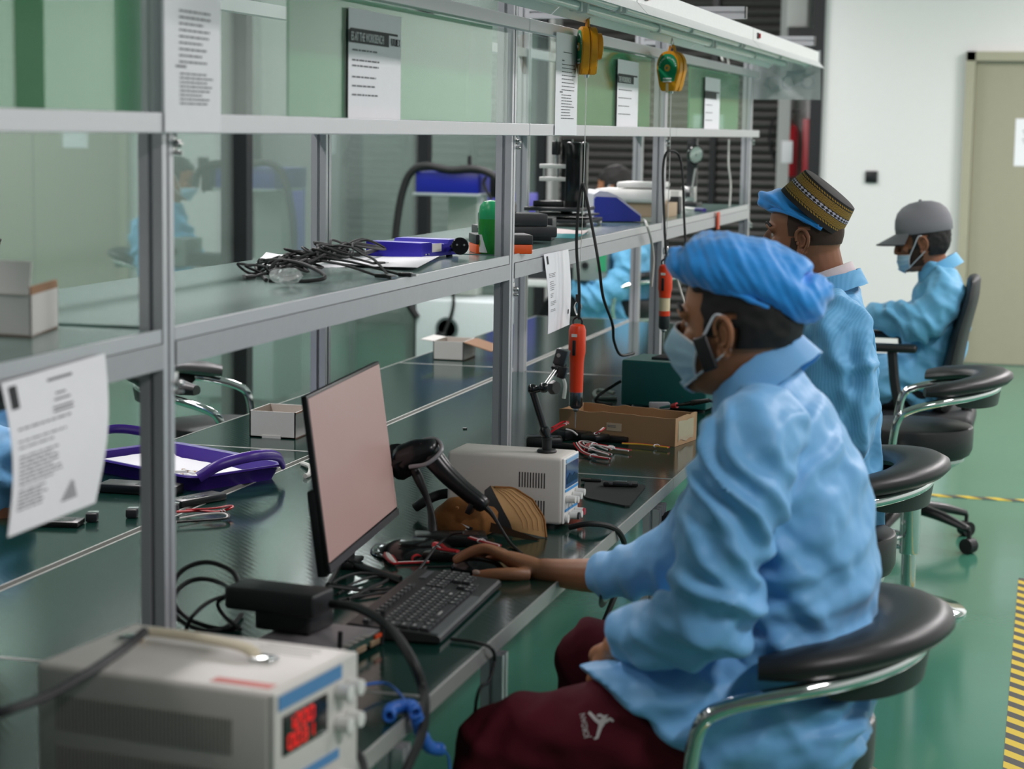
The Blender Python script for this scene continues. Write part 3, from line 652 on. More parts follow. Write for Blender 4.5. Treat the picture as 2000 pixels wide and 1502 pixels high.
wire('loop_cable', [at(520, 547, z=ZS + 0.004), at(500, 520, z=ZS + 0.005), at(530, 508, z=ZS + 0.03), at(590, 515, z=ZS + 0.03), at(635, 540, z=ZS + 0.012), at(600, 549, z=ZS + 0.004), at(525, 548, z=ZS + 0.004)], 0.0042, RUBBER(), 'thicker black cable bent in an open ring at the front of the pile', 'cable')
b0 = at(560, 540, z=ZS + 0.02)
mb = MB(); mb.ball(b0, 0.042, (0.7, 0.9, 0.34), 18)
for v_ in mb.bm.verts: v_.co += V((noise.noise(v_.co * 45) * 0.012, noise.noise(v_.co * 45 + V((5, 5, 5))) * 0.012, noise.noise(v_.co * 60 + V((9, 1, 5))) * 0.007))
o = mb.out('zip_bag', glass('bag_film', (0.86, 0.87, 0.87), 0.22, 0.12, (1, 1, 1), 0.16, (0.8, 0.8, 0.8)), ang=20); tag(o, 'small clear plastic bag of connectors on the cable pile', 'plastic bag')
MB().box(b0 + V((0.012, -0.01, -0.002)), (0.03, 0.018, 0.012), 0.4, 0.002).out('connector', STEEL(), o)
# papers under the pile
pA = [at(u, v, z=ZS + 0.0012) for u, v in ((520, 502), (700, 497), (735, 520), (500, 524))]
mb, f, n = sheet('loose_papers', pA, 8, 6, None, lambda a, b: (0, 0, 0.012 * (1 - a) ** 4 + 0.004 * noise.noise(V((a * 4, b * 4, 1)))))
o = mb.out('loose_papers', PAPER()); tag(o, 'crumpled white sheet lying under the cable pile', 'paper')
pA = [at(u, v, z=ZS + 0.002) for u, v in ((655, 500), (858, 506), (815, 529), (640, 516))]
mb, f, n = sheet('folded_paper', pA, 8, 6, None, lambda a, b: (0, 0, 0.01 * abs(a - 0.45) + 0.002))
o = mb.out('folded_paper', PAPER()); tag(o, 'folded white sheet under the front edge of the blue adapter', 'paper')
# blue adapter
A, B, C = at(715, 503, z=ZS), at(823, 508, z=ZS), at(858, 499, z=ZS)
ax = (B - A).normalized(); t = thing('blue_adapter', 'royal blue metal adapter with short cables on the long shelf', 'adapter', A)
ay = V((-ax.y, ax.x, 0)); LL = (B - A).length; DD = 0.20; BL = M('royal_blue', '372eb0', 0.3, 0.4, 0, 60, 0.05)
pr = [(0, 0.005), (0, 0.04), (0.05, 0.04), (0.06, 0.033), (DD - 0.06, 0.033), (DD - 0.05, 0.042), (DD, 0.042), (DD, 0.005)]
mb = MB(); mb.rings([[A + ax * s_ + ay * q + V((0, 0, h_)) for q, h_ in pr] for s_ in (0, LL)]); mb.out('case', BL, t, False)
F3 = Matrix((ax, ay, V((0, 0, 1)))).transposed()
MB().box(B + ay * 0.08 + ax * 0.0005 + V((0, 0, 0.026)), (0.001, 0.05, 0.02), rot=F3).out('rating_label', M('rating_white', ''), t, False)
k = MB()
for q in (0.02, 0.035): k.ball(B + ay * q + ax * 0.001 + V((0, 0, 0.012)), 0.003, n=8)
k.out('indicator', STEEL(), t)
for q in (0.02, DD - 0.02):
    for s_ in (0.015, LL - 0.015): MB().cyl(A + ax * s_ + ay * q, A + ax * s_ + ay * q + V((0, 0, 0.006)), 0.008).out('foot', RUBBER(), t)
MB().tube([A + ay * 0.14 + V((0, 0, 0.02)), at(690, 480, z=ZS + 0.03), at(672, 476, z=ZS + 0.03), at(675, 490, z=ZS + 0.02), at(700, 497, z=ZS + 0.02), A + ay * 0.08 + V((0, 0, 0.02))], 0.0055).out('short_cable', RUBBER(), t)
pl = at(898, 481, z=ZS + 0.03)
MB().tube([B + ay * 0.17 + V((0, 0, 0.02)), (B + ay * 0.17) * 0.4 + pl * 0.6 + V((0, 0, -0.002)), pl + V((-0.03, 0.03, 0))], 0.006).out('mains_lead', RUBBER(), t)
mb = MB(); mb.lathe([(0, -0.02), (0.012, -0.02), (0.02, -0.008), (0.021, 0.012), (0.019, 0.014), (0, 0.014)], pl, (0.35, -0.93, 0.1)); pg = mb.out('mains_plug', M('gloss_black', '101113', 0.15), t)
k = MB()
for q in (-0.009, 0.009): k.cyl(pl + V((q, 0, 0.002)), pl + V((q, 0, 0.002)) + V((0.35, -0.93, 0.1)) * 0.03, 0.0025)
k.out('pin', STEEL(), t)
# boxes stacked behind the bottle
def slabs(u, v, size, z0, rz, mats, name, label, cat_, group=None):
    p = at(u, v, z=z0); t = MB().box(p + V((0, size[1] / 2, size[2] / 2)), size, rz, 0.003).out(name, mats); tag(t, label, cat_, group); return t
ob = at(965, 496, z=ZS); zz = ZS
t = thing('orange_box', 'black and orange tool box lowest in the stack behind the green bottle', 'box', ob)
MB().box(ob + V((0, 0.06, 0.012)), (0.145, 0.11, 0.024), 0.45, 0.003).out('tray', M('safety_orange', 'f05a14', 0.4), t)
MB().box(ob + V((0, 0.06, 0.036)), (0.147, 0.112, 0.024), 0.45, 0.003).out('lid', M('dark_charcoal', '25272a', 0.45), t)
CH = M('dark_charcoal', '')
pp = at(985, 478, z=ZS)
for k, (dx, w_, h_, zz, lb) in enumerate(((0.0, 0.215, 0.030, 0.0, 'charcoal case under two others behind the green bottle'), (-0.005, 0.17, 0.034, 0.030, 'charcoal case on a larger one behind the green bottle'))):
    t = MB().box(pp + V((dx, 0.10, 0.049 + zz + h_ / 2 - 0.03)), (w_, 0.13, h_), 0.5, 0.004).out('charcoal_case', CH); tag(t, lb, 'case', 'charcoal cases')
t = MB().lathe([(0, 0), (0.035, 0), (0.036, 0.02), (0.03, 0.034), (0.0, 0.036)], pp + V((-0.03, 0.10, 0.083))).out('black_puck', M('gloss_black', '')); tag(t, 'round black puck on top of the charcoal cases', 'puck')
pr_ = at(1035, 470, z=ZS)
for k, (w_, h_, zz, lb) in enumerate(((0.125, 0.034, 0, 'lower charcoal box at the post with a hollow end'), (0.13, 0.030, 0.034, 'upper charcoal box at the post, lying on another'))):
    t = MB().box(pr_ + V((-0.01, 0.06, zz + h_ / 2)), (w_, 0.11, h_), 0.15, 0.004).out('charcoal_box', CH); tag(t, lb, 'box', 'charcoal cases')
# green bottle
bp = at(958, 496, z=ZS); t = thing('green_bottle', 'bright green plastic bottle with a leaf on its label', 'bottle', bp)
GL = M('bottle_green', '2b9a3a', 0.22); Hh = 0.135
def oval(prof, nm, mat, sx=1.0, sy=0.62):
    mb = MB(); mb.lathe(prof, (0, 0, 0), n=32)
    for v_ in mb.bm.verts: v_.co = bp + V((v_.co.x * sx, v_.co.y * sy, v_.co.z))
    return mb.out(nm, mat, t)
oval([(0, 0), (0.027, 0), (0.031, 0.004), (0.033, 0.03), (0.032, 0.088), (0.0, 0.09)], 'body', GL)
oval([(0.0, 0.088), (0.0315, 0.088), (0.0325, 0.10), (0.029, 0.12), (0.02, 0.132), (0.0, 0.136)], 'cap', M('cap_green', '2aa86a', 0.25))
mb = MB(); mb.grid(lambda a, b: bp + V((0.0336 * math.cos(-2.9 + a * (1.25 - 0.5 * b)), 0.0336 * 0.62 * math.sin(-2.9 + a * (1.25 - 0.5 * b)), 0.004 + 0.045 * b)), 10, 6); lb = mb.out('label_panel', M('label_white', 'dfe5dc', 0.4), t)
mb = MB(); mb.grid(lambda a, b: bp + V((0.0342 * math.cos(-2.75 + 0.42 * b + 0.36 * (a - 0.5) * math.sin(PI * b)), 0.0342 * 0.62 * math.sin(-2.75 + 0.42 * b + 0.36 * (a - 0.5) * math.sin(PI * b)), 0.006 + 0.03 * b)), 6, 8); mb.out('leaf_mark', M('leaf_green', '6aa22a', 0.4), t)
text('R', 0.02, basis(bp + V((-0.0335, -0.004, 0.066)), (0.35, -0.94, 0), (0, 0, 1)), M('label_white', ''), t, 'lettering')
# booklet and turquoise pouch
c = [at(u, v, z=ZS + 0.003) for u, v in ((1062, 447), (1150, 449), (1140, 457), (1062, 457))]
mb, f, n = sheet('booklet', c, 4, 4, None, lambda a, b: (0, 0, 0.003 * math.sin(6 * a)), 0.004); o = mb.out('booklet', M('pale_pink_paper', 'd6c9c8', 0.7)); tag(o, 'thin pale booklet on the shelf in front of the black stand', 'booklet')
c = [at(u, v, z=ZS + 0.001) for u, v in ((1062, 458), (1148, 456), (1120, 466), (1070, 464))]
mb, f, n = sheet('pouch', c, 6, 4, None, lambda a, b: (0, 0, 0.006 * math.sin(PI * b) * math.sin(PI * a)), 0.002); o = mb.out('pouch', M('turquoise', '2f8f96', 0.4)); tag(o, 'flat turquoise pouch beside the booklet on the shelf', 'pouch')
# fixture press: base plates, uprights, white clamp frame and black tall plates
t = thing('test_fixture', 'black tall-plated test fixture with a white clamp frame on the shelf', 'test fixture', at(1110, 440, z=ZS))
y_ = 6.4; q = at(1105, 440, z=ZS); 
pl0 = at(1095, 441, Y=y_); MB().box((pl0.x, y_ + 0.08, ZS + 0.018), (0.19, 0.26, 0.012), bev=0.002).out('base_plate', CH, t)
MB().box((pl0.x - 0.01, y_ + 0.08, ZS + 0.036), (0.20, 0.2, 0.006), bev=0.001).out('base_plate', CH, t)
for sx in (-0.08, 0.08):
    MB().cyl((pl0.x + sx, y_ - 0.02, ZS), (pl0.x + sx, y_ - 0.02, ZS + 0.014), 0.012).out('foot', RUBBER(), t)
tp = at(1085, 408, Y=y_); MB().box((tp.x, y_ + 0.06, tp.z), (0.19, 0.22, 0.012), bev=0.002).out('upper_table', CH, t)
MB().box((tp.x - 0.03, y_ + 0.06, tp.z + 0.015), (0.10, 0.1, 0.02), bev=0.003).out('work_holder', BLACKP(), t)
for sx in (-0.07, 0.085):
    MB().cyl((tp.x + sx, y_ + 0.03, ZS + 0.036), (tp.x + sx, y_ + 0.03, tp.z), 0.006).out('pillar', STEEL(), t)
for uu0, uu1, dy in ((1103, 1131, 0.0), (1133, 1142, 0.05)):
    a, b = at(uu0, 277, Y=y_ + dy), at(uu1, 412, Y=y_ + dy)
    MB().box(((a.x + b.x) / 2, y_ + 0.03 + dy, (a.z + b.z) / 2), (b.x - a.x, 0.04, a.z - b.z), bev=0.008).out('tall_plate', M('gloss_black', ''), t)
a, b = at(1057, 324, Y=y_ + 0.06), at(1106, 331, Y=y_ + 0.06); c_ = at(1057, 349, Y=y_ + 0.06)
for zz in (a.z, c_.z): MB().box(((a.x + b.x) / 2 + 0.01, y_ + 0.06, zz), (b.x - a.x + 0.02, 0.05, 0.014), bev=0.002).out('clamp_plate', WHITEP(), t)
for xx in (a.x + 0.014, b.x - 0.025): MB().cyl((xx, y_ + 0.045, c_.z), (xx, y_ + 0.045, a.z), 0.004).out('guide_rod', STEEL(), t)
a = at(1088, 275, Y=y_ + 0.06); b = at(1088, 322, Y=y_ + 0.06)
MB().cyl((a.x, y_ + 0.06, b.z), (a.x, y_ + 0.06, 1.575), 0.006).out('plunger_rod', STEEL(), t)
MB().box((a.x, y_ + 0.05, b.z + 0.055), (0.022, 0.04, 0.045), bev=0.004).out('plunger_block', BLACKP(), t)
MB().box((a.x + 0.03, y_ + 0.09, 1.45), (0.035, 0.03, 0.25), bev=0.004).out('back_post', BLACKP(), t)
# blue sloped tester
A, B = at(1150, 436, z=ZS), at(1241, 437, z=ZS); A.y = 6.74; B.y = 6.80
t = thing('blue_tester', 'blue and white desktop tester with a sloped panel on the shelf', 'tester', A)
ax = (B - A).normalized(); ay = V((-ax.y, ax.x, 0)); L_ = (B - A).length
def prof(k0, k1, inset=0.0): return [(0, k0), (L_, k0)] 
sd = [(0.0, 0.004), (L_, 0.004), (L_, 0.022), (L_ * 0.47, 0.086), (L_ * 0.05, 0.088), (0, 0.08)]
MB().rings([[A + ax * x + ay * q + V((0, 0, zz)) for x, zz in sd] for q in (0, 0.02)]).out('side_cheek', M('tester_blue', '1c2f9c', 0.4), t, False)
bd = [(0.0, 0.004), (L_ + 0.006, 0.004), (L_ + 0.006, 0.028), (L_ * 0.97, 0.036), (L_ * 0.5, 0.092), (L_ * 0.3, 0.105), (0.02, 0.108), (0, 0.095)]
MB().rings([[A + ax * x + ay * q + V((0, 0, zz)) for x, zz in bd] for q in (0.021, 0.26)]).out('body', M('tester_white', 'c4c6cf', 0.4), t, ang=50)
MB().rings([[A + ax * x + ay * q + V((0, 0, zz)) for x, zz in sd] for q in (0.261, 0.281)]).out('side_cheek', M('tester_blue', ''), t, False)
n_ = V((ax.x * 0.056, ax.y * 0.056, L_ * 0.47)); 
sl = (ax * (L_ * 0.47) + V((0, 0, -0.056))).normalized(); F = basis(A + ax * (L_ * 0.62) + ay * 0.05 + V((0, 0, 0.080)), ay, -sl)
for k in range(3):
    mb = MB(); mb.box((0.03 + 0.05 * k, -0.01, 0.0), (0.03, 0.03, 0.006), bev=0.002); mb.bm.transform(F); mb.out('key', M('key_grey', '7d7f86', 0.4), t)
mb = MB(); mb.ball(at(1170, 433, z=ZS + 0.008), 0.010, (1, 1.3, 0.8), 12); o = mb.out('cotton_ball', M('cotton', 'dcdad6', 0.9)); tag(o, 'small white plastic cap lying in front of the blue tester', 'cap')
# white bulky machine and cardboard box behind
a, b = at(1162, 362, Y=7.25), at(1268, 398, Y=7.25)
t = thing('white_scanner', 'rounded white machine on a brown box behind the blue tester', 'machine', ((a.x + b.x) / 2, 7.3, ZS + 0.1))
MB().box(((a.x + b.x) / 2 + 0.02, 7.34, (a.z + b.z) / 2 - 0.004), (b.x - a.x + 0.05, 0.22, 0.05), bev=0.018, seg=4).out('body', WHITEP(), t)
MB().box(((a.x + b.x) / 2 + 0.06, 7.35, a.z + 0.004), (b.x - a.x - 0.04, 0.19, 0.022), bev=0.008, seg=3).out('lid', WHITEP(), t)
zc = (a.z + b.z) / 2 - 0.03
o = MB().box(((a.x + b.x) / 2 + 0.05, 7.36, (ZS + zc) / 2), (0.24, 0.2, zc - ZS), bev=0.002).out('brown_box', M('kraft', 'b09a80', 0.8)); tag(o, 'closed brown box under the rounded white machine', 'box')
a, b = at(1302, 384, Y=7.6), at(1326, 417, Y=7.6)
o = MB().box(((a.x + b.x) / 2, 7.63, (ZS + a.z) / 2), (b.x - a.x, 0.06, a.z - ZS), bev=0.006, seg=3).out('black_cube', CH); tag(o, 'small black cube on the shelf behind the third post', 'box')
a, b = at(1290, 372, Y=7.8), at(1326, 388, Y=7.8)
o = MB().box(((a.x + b.x) / 2, 7.85, (ZS + a.z) / 2), (b.x - a.x, 0.1, a.z - ZS), bev=0.003).out('white_carton', M('white_card', '')); tag(o, 'small white carton behind the black cube on the shelf', 'carton')
# dial gauge stand
Yg = 8.5; g0 = at(1343, 408, Y=Yg)
t = thing('dial_gauge_stand', 'black stand with a tilted round dial gauge at the far end of the shelf', 'dial gauge', (g0.x, Yg, ZS))
MB().box((g0.x, Yg, ZS + 0.008), (0.10, 0.14, 0.016), bev=0.002).out('base', CH, t)
MB().box((g0.x + 0.008, Yg - 0.02, ZS + 0.05), (0.055, 0.06, 0.07), bev=0.002).out('anvil_block', STEEL(), t)
MB().box((g0.x + 0.008, Yg - 0.052, ZS + 0.05), (0.02, 0.006, 0.02), bev=0.001).out('anvil_knob', CH, t)
a, b = at(1347, 268, Y=Yg + 0.04), at(1362, 372, Y=Yg + 0.04)
MB().box(((a.x + b.x) / 2 - 0.005, Yg + 0.04, (ZS + 1.58) / 2), (0.04, 0.05, 1.58 - ZS), bev=0.003).out('column', CH, t)
dc = at(1358, 302, Y=Yg - 0.02); ax = V((0.72, -0.66, -0.12)).normalized()
MB().lathe([(0, -0.012), (0.037, -0.012), (0.04, -0.006), (0.04, 0.006), (0.036, 0.008), (0.036, 0.005), (0, 0.005)], dc, ax).out('dial_case', M('gloss_black', ''), t)
MB().lathe([(0, 0), (0.0345, 0), (0.0345, 0.0008), (0, 0.0008)], dc + ax * 0.0055, ax).out('dial_face', M('dial_white', 'cfd6d2', 0.4), t)
F = basis(dc + ax * 0.0068, V((0, 0, 1)).cross(ax), (0, 0, 1)); mb = MB(); mb.box((0.0, 0.008, 0), (0.0022, 0.03, 0.0008), rz=0)
for k in range(12): mb.box((0.03 * math.cos(k * PI / 6), 0.03 * math.sin(k * PI / 6), 0), (0.006, 0.0015, 0.0006), rz=k * PI / 6)
mb.bm.transform(F); mb.out('needle', BINK(), t, False)
MB().cyl(dc + V((0, 0.015, -0.04)), (dc.x - 0.012, Yg - 0.005, ZS + 0.085), 0.004).out('stem', STEEL(), t)
MB().lathe([(0, 0), (0.014, 0), (0.01, -0.02), (0, -0.02)], dc + V((0, 0.006, -0.038))).out('stem_collar', CH, t)
a, b = at(1330, 406, z=ZS + 0.006), at(1376, 411, z=ZS + 0.006)
t = thing('marker', 'white marker pen with a violet cap on the far shelf', 'marker', a)
MB().cyl(a, a * 0.35 + b * 0.65, 0.007).out('barrel', WHITEP(), t); MB().cyl(a * 0.35 + b * 0.65, b, 0.0085).out('cap', M('violet', '3a2a8a', 0.4), t)
a = at(1403, 414, X=XP + 0.03); b = at(1403, 448, X=XP + 0.03)
o = MB().box((XP + 0.03, a.y, (a.z + b.z) / 2), (0.008, 0.05, a.z - b.z), bev=0.003).out('orange_clip', M('orange_clip', 'c8441c', 0.4)); tag(o, 'orange strip clipped on the shelf edge at the far end', 'clip')
# cables near the far posts
WC = M('white_cable', 'c9c9c4', 0.4)
wire('white_cable', [at(1455, 268, Y=8.86), at(1452, 300, Y=8.86), at(1449, 340, Y=8.86), at(1456, 390, Y=8.86), at(1452, 430, Y=8.86), at(1442, 470, Y=8.86), at(1438, 560, Y=8.86)], 0.005, WC, 'white cable hanging beside the last aluminium post, on its outer side', 'cable', 'white cables at the far posts')
wire('white_cable', [at(1424, 272, Y=8.7), at(1423, 320, Y=8.7), at(1427, 360, Y=8.7), at(1425, 400, Y=8.65), (at(1425, 402, Y=8.65) + V((0, 0, -0.01)))], 0.004, WC, 'white cable hanging inside the last aluminium post onto the shelf', 'cable', 'white cables at the far posts')
wire('white_cable', [at(1412, 118, Y=8.7), at(1408, 105, Y=8.75), at(1420, 112, Y=8.8), at(1424, 135, Y=8.8), at(1424, 150, Y=8.8)], 0.005, WC, 'white cable bowed over the upper rail under the far lamp', 'cable', 'white cables at the far posts')
wire('grey_cable', [at(1258, 430, z=ZS + 0.006), at(1262, 436, X=XP + 0.035), at(1272, 470, X=XP + 0.045), at(1276, 510, X=XP + 0.045), at(1272, 560, X=XP + 0.04)], 0.0045, WC, 'pale cable running off the shelf from the blue tester at the third post', 'cable')
wire('grey_cable', [at(1299, 480, Y=6.6), at(1315, 520, Y=6.6), at(1330, 570, Y=6.6), at(1345, 620, Y=6.55), at(1350, 690, z=0.9)], 0.004, WC, 'pale cable running down past the cream banded screwdriver', 'cable')
# ================================================================== things on the near bench
def rbox(c, d, rz, bev, name, mat, par=None, seg=3, **k):
    return MB().box(c, d, rz, bev, seg=seg).out(name, mat, par, **k)
def loc(c, rz):
    co, si = math.cos(rz), math.sin(rz); c = V(c)
    return lambda x, y, z: c + V((x * co - y * si, x * si + y * co, z))
IVORY = M('ivory_enamel', 'cdc8c2', 0.42, 0, 0.02, 80, 0.02)
GAP = M('vent_dark', '3a3a3b', 0.7)
BLUEL = M('panel_blue', '4f86b8', 0.5)
# ---- large power supply, front at its +x end
C0 = V((-1.022, 2.285, ZT)); rz = math.radians(-7); L = loc(C0, rz); H_ = 0.18
t = thing('power_supply', 'large ivory bench power supply with a glowing red display', 'power supply', C0, 'bench power supplies')
rbox(L(0, 0, H_ / 2 + 0.006), (0.335, 0.225, H_ - 0.012), rz, 0.008, 'case', IVORY, t)
for x in (-0.13, 0.13):
    for y in (-0.09, 0.09): MB().cyl(L(x, y, 0), L(x, y, 0.008), 0.012).out('foot', RUBBER(), t)
for z0 in (0.120, 0.055):
    mb = MB(); 
    for k in range(48): mb.box(L(-0.135 + k * 0.0053, -0.1128, z0), (0.0022, 0.0012, 0.045), rz)
    mb.out('side_vents', M('vent_grey', '8d8983', 0.6), t, False)
rbox(L(0.1685, 0, H_ / 2 + 0.006), (0.008, 0.222, H_ - 0.014), rz, 0.003, 'front_panel', M('panel_ivory', 'c9c7c2', 0.45), t)
fx = 0.1735
rbox(L(fx, -0.02, 0.165), (0.0015, 0.165, 0.018), rz, 0, 'brand_stripe', BLUEL, t, smooth=False)
rbox(L(fx, -0.01, 0.060), (0.0015, 0.13, 0.012), rz, 0, 'lower_stripe', BLUEL, t, smooth=False)
rbox(L(fx, -0.035, 0.122), (0.003, 0.115, 0.05), rz, 0.001, 'display_window', M('display_black', '0c0909', 0.15), t)
# seven segment digits
LED = M('led_red', 'c01414', 0.4, emit=0.6, ecol='e81814')
def digits(txt, cx, cz, h, wd):
    seg = {'0': 'abcdef', '1': 'bc', '2': 'abged', '3': 'abgcd', '5': 'afgcd', '8': 'abcdefg', '4': 'fgbc'}
    mb = MB()
    for i, ch in enumerate(txt):
        y = cx + i * wd * 1.45
        for s_ in seg[ch]:
            p, d_ = {'a': ((0, h / 2), 0), 'g': ((0, 0), 0), 'd': ((0, -h / 2), 0), 'f': ((-wd / 2, h / 4), 1), 'b': ((wd / 2, h / 4), 1), 'e': ((-wd / 2, -h / 4), 1), 'c': ((wd / 2, -h / 4), 1)}[s_]
            mb.box(L(fx + 0.002, y + p[0], cz + p[1]), (0.001, 0.003 if d_ else wd * 0.8, h * 0.42 if d_ else 0.003), rz)
    return mb.out('led_digits', LED, t, False)
digits('1200', -0.075, 0.134, 0.016, 0.012); digits('0031', -0.075, 0.112, 0.016, 0.012)
for y, z in ((0.055, 0.14), (0.085, 0.14), (0.055, 0.098), (0.085, 0.098)):
    MB().lathe([(0, 0), (0.011, 0), (0.010, 0.018), (0, 0.019)], L(fx, y, z), L(1, 0, 0) - L(0, 0, 0)).out('knob', WHITEP(), t)
for y, z, cc in ((-0.02, 0.03, 'dad8d4'), (0.02, 0.03, 'b53a32'), (0.055, 0.03, 'dad8d4')):
    MB().lathe([(0, 0), (0.009, 0), (0.009, 0.016), (0.006, 0.022), (0, 0.022)], L(fx, y, z), L(1, 0, 0) - L(0, 0, 0)).out('terminal', M('terminal_' + cc, cc, 0.4), t)
rbox(L(fx + 0.002, -0.075, 0.03), (0.008, 0.022, 0.03), rz, 0.002, 'power_switch', BLACKP(), t)
# strap handle on the top
mb = MB(); mb.tube([L(-0.105, 0.03, H_ - 0.004), L(-0.10, 0.03, H_ + 0.012), L(-0.06, 0.028, H_ + 0.016), L(0.03, 0.02, H_ + 0.016), L(0.07, 0.016, H_ + 0.010), L(0.075, 0.016, H_ - 0.004)], 0.011, 10, 5, flat=0.45)
mb.out('carry_handle', M('cream_strap', 'c9bda4', 0.55), t)
for x, y in ((-0.118, 0.031), (0.088, 0.015)): rbox(L(x, y, H_ + 0.002), (0.03, 0.026, 0.008), rz, 0.002, 'handle_clip', CHROME(), t)
rbox(L(0.115, -0.085, H_ - 0.0005), (0.082, 0.02, 0.002), rz, 0, 'warning_sticker', M('sticker_red', 'b8402c', 0.5), t, smooth=False)
mb = MB()
for k in range(4): mb.box(L(0.09, 0.055 + 0.012 * k, H_ - 0.0003), (0.09 - 0.012 * (k % 2), 0.004, 0.001), rz)
mb.out('top_print', M('faint_grey', 'a5a29e', 0.6), t, False)
# ---- ivory supply by the post
C0 = V((-1.110, 4.155, ZT)); rz = math.radians(-2); L = loc(C0, rz); H_ = 0.157; fx = 0.1345
t = thing('power_supply', 'slim ivory bench power supply behind the brown cap, a clamp arm standing on it', 'power supply', C0, 'bench power supplies')
rbox(L(0, 0, H_ / 2 + 0.005), (0.262, 0.125, H_ - 0.01), rz, 0.009, 'case', M('ivory_bright', 'd8d2cb', 0.42, 0, 0.02, 80, 0.02), t, seg=4)
for x in (-0.1, 0.1):
    for y in (-0.045, 0.045): MB().cyl(L(x, y, 0), L(x, y, 0.008), 0.010).out('foot', RUBBER(), t)
for z0 in (0.105, 0.045):
    mb = MB()
    for k in range(10): mb.box(L(0.035 + k * 0.0062, -0.0627, z0), (0.0024, 0.0012, 0.033), rz)
    mb.out('side_vents', GAP, t, False)
rbox(L(0.1305, 0, H_ / 2 + 0.005), (0.006, 0.118, H_ - 0.014), rz, 0.003, 'front_panel', M('panel_white', 'dcdad7', 0.45), t)
rbox(L(fx, 0, 0.147), (0.0015, 0.095, 0.008), rz, 0, 'brand_stripe', M('pale_blue', '8fb4d6', 0.5), t, smooth=False)
mb = MB(); mb.box(L(fx, 0, 0.115), (0.002, 0.096, 0.052), rz); o = mb.out('screen', M('screen_navy', '16243f', 0.12, emit=0.25, ecol='35507f'), t, False)
mb = MB(); mb.rings([[L(fx + 0.0016, y, 0.097 + h_) for y, h_ in ((-0.044, 0), (0.044, 0), (0.044, 0.01), (0.02, 0.018), (0.0, 0.012), (-0.02, 0.022), (-0.044, 0.012))], [L(fx + 0.002, y, 0.097 + h_) for y, h_ in ((-0.044, 0), (0.044, 0), (0.044, 0.01), (0.02, 0.018), (0.0, 0.012), (-0.02, 0.022), (-0.044, 0.012))]])
mb.out('screen_reflection', M('screen_dark', '0b0f18', 0.12), o, False)
for zz in (0.083, 0.040): rbox(L(fx, 0, zz), (0.0015, 0.1, 0.005), rz, 0, 'blue_stripe', M('stripe_blue', '3a8fd0', 0.5), t, smooth=False)
for y, z in ((-0.038, 0.064), (-0.012, 0.060), (0.014, 0.064), (0.038, 0.068)):
    MB().lathe([(0, 0), (0.0085, 0), (0.0075, 0.02), (0, 0.021)], L(fx, y, z), L(1, 0, 0) - L(0, 0, 0)).out('knob', M('knob_white', 'dedcd8', 0.35), t)
for y, z, cc in ((-0.01, 0.024, '2b2b2c'), (0.012, 0.024, 'dad8d4'), (0.034, 0.026, 'b22a3a')):
    MB().lathe([(0, 0), (0.008, 0), (0.008, 0.018), (0, 0.019)], L(fx, y, z), L(1, 0, 0) - L(0, 0, 0)).out('terminal', WHITEP(), t)
    MB().lathe([(0, 0), (0.0078, 0), (0.0078, 0.004), (0, 0.004)], L(fx + 0.018, y, z), L(1, 0, 0) - L(0, 0, 0)).out('terminal_cap', M('terminal_' + cc, cc, 0.4), t)
MB().lathe([(0, 0), (0.009, 0), (0.009, 0.006), (0, 0.006)], L(fx, -0.042, 0.022), L(1, 0, 0) - L(0, 0, 0)).out('push_switch', WHITEP(), t)
MB().tube([L(-0.13, 0.0, 0.05), L(-0.15, -0.01, 0.052), L(-0.175, -0.02, 0.045), L(-0.20, -0.03, 0.03), L(-0.215, -0.03, 0.02)], 0.011, 10).out('mains_inlet', RUBBER(), t)
# articulated magnetic arm on top of it
ZP = ZT + H_ + 0.0005
q = at(1068, 883, z=ZP); y_ = q.y
t = thing('clamp_arm', 'black jointed clamp arm with a round base standing on the slim ivory supply', 'clamp arm', q)
MB().lathe([(0, 0), (0.021, 0), (0.022, 0.003), (0.020, 0.006), (0.0105, 0.0062), (0.0105, 0.028), (0.0125, 0.029), (0.0125, 0.032), (0, 0.032)], q).out('base', M('arm_black', '1a1b1c', 0.5), t)
s_ = q + V((0, 0, 0.03)); e_ = at(1040, 763, Y=y_)
MB().lathe([(0, 0), (0.008, 0), (0.012, 0.012), (0.0115, 0.022), (0.0078, 0.026), (0.0078, (e_ - s_).length), (0, (e_ - s_).length)], s_, e_ - s_).out('lower_rod', M('arm_gloss', '15191a', 0.2), t)
MB().ball(e_ + V((0, 0, 0.004)), 0.0115).out('lower_joint', M('arm_gloss', ''), t)
j = at(1062, 757, Y=y_ - 0.015); MB().ball(j, 0.0115).out('middle_joint', M('arm_gloss', ''), t)
MB().cyl(e_, j, 0.007).out('link', M('arm_gloss', ''), t)
kn = at(1082, 757, Y=y_ - 0.03); MB().lathe([(0, -0.008), (0.014, -0.008), (0.016, 0.0), (0.014, 0.008), (0, 0.008)], kn, kn - j, n=7).out('lock_knob', BLACKP(), t)
MB().cyl(j, kn, 0.006).out('screw', BLACKP(), t)
u_ = at(1092, 715, Y=y_ + 0.02); MB().cyl(j, u_, 0.006).out('upper_rod', STEEL(), t)
MB().lathe([(0, -0.012), (0.013, -0.012), (0.013, 0.010), (0.009, 0.014), (0, 0.014)], u_, u_ - j).out('upper_joint', M('arm_black', ''), t)
cb = at(1097, 697, Y=y_ + 0.02); F3 = Matrix.Rotation(0.25, 3, 'Y')
MB().box(cb, (0.026, 0.03, 0.034), rot=F3, bev=0.002).out('clamp_block', M('dark_sleeve', ''), t)
MB().cyl(cb + V((-0.003, -0.017, 0.005)), cb + V((-0.003, -0.013, 0.005)), 0.0045).out('block_hole', STEEL(), t)
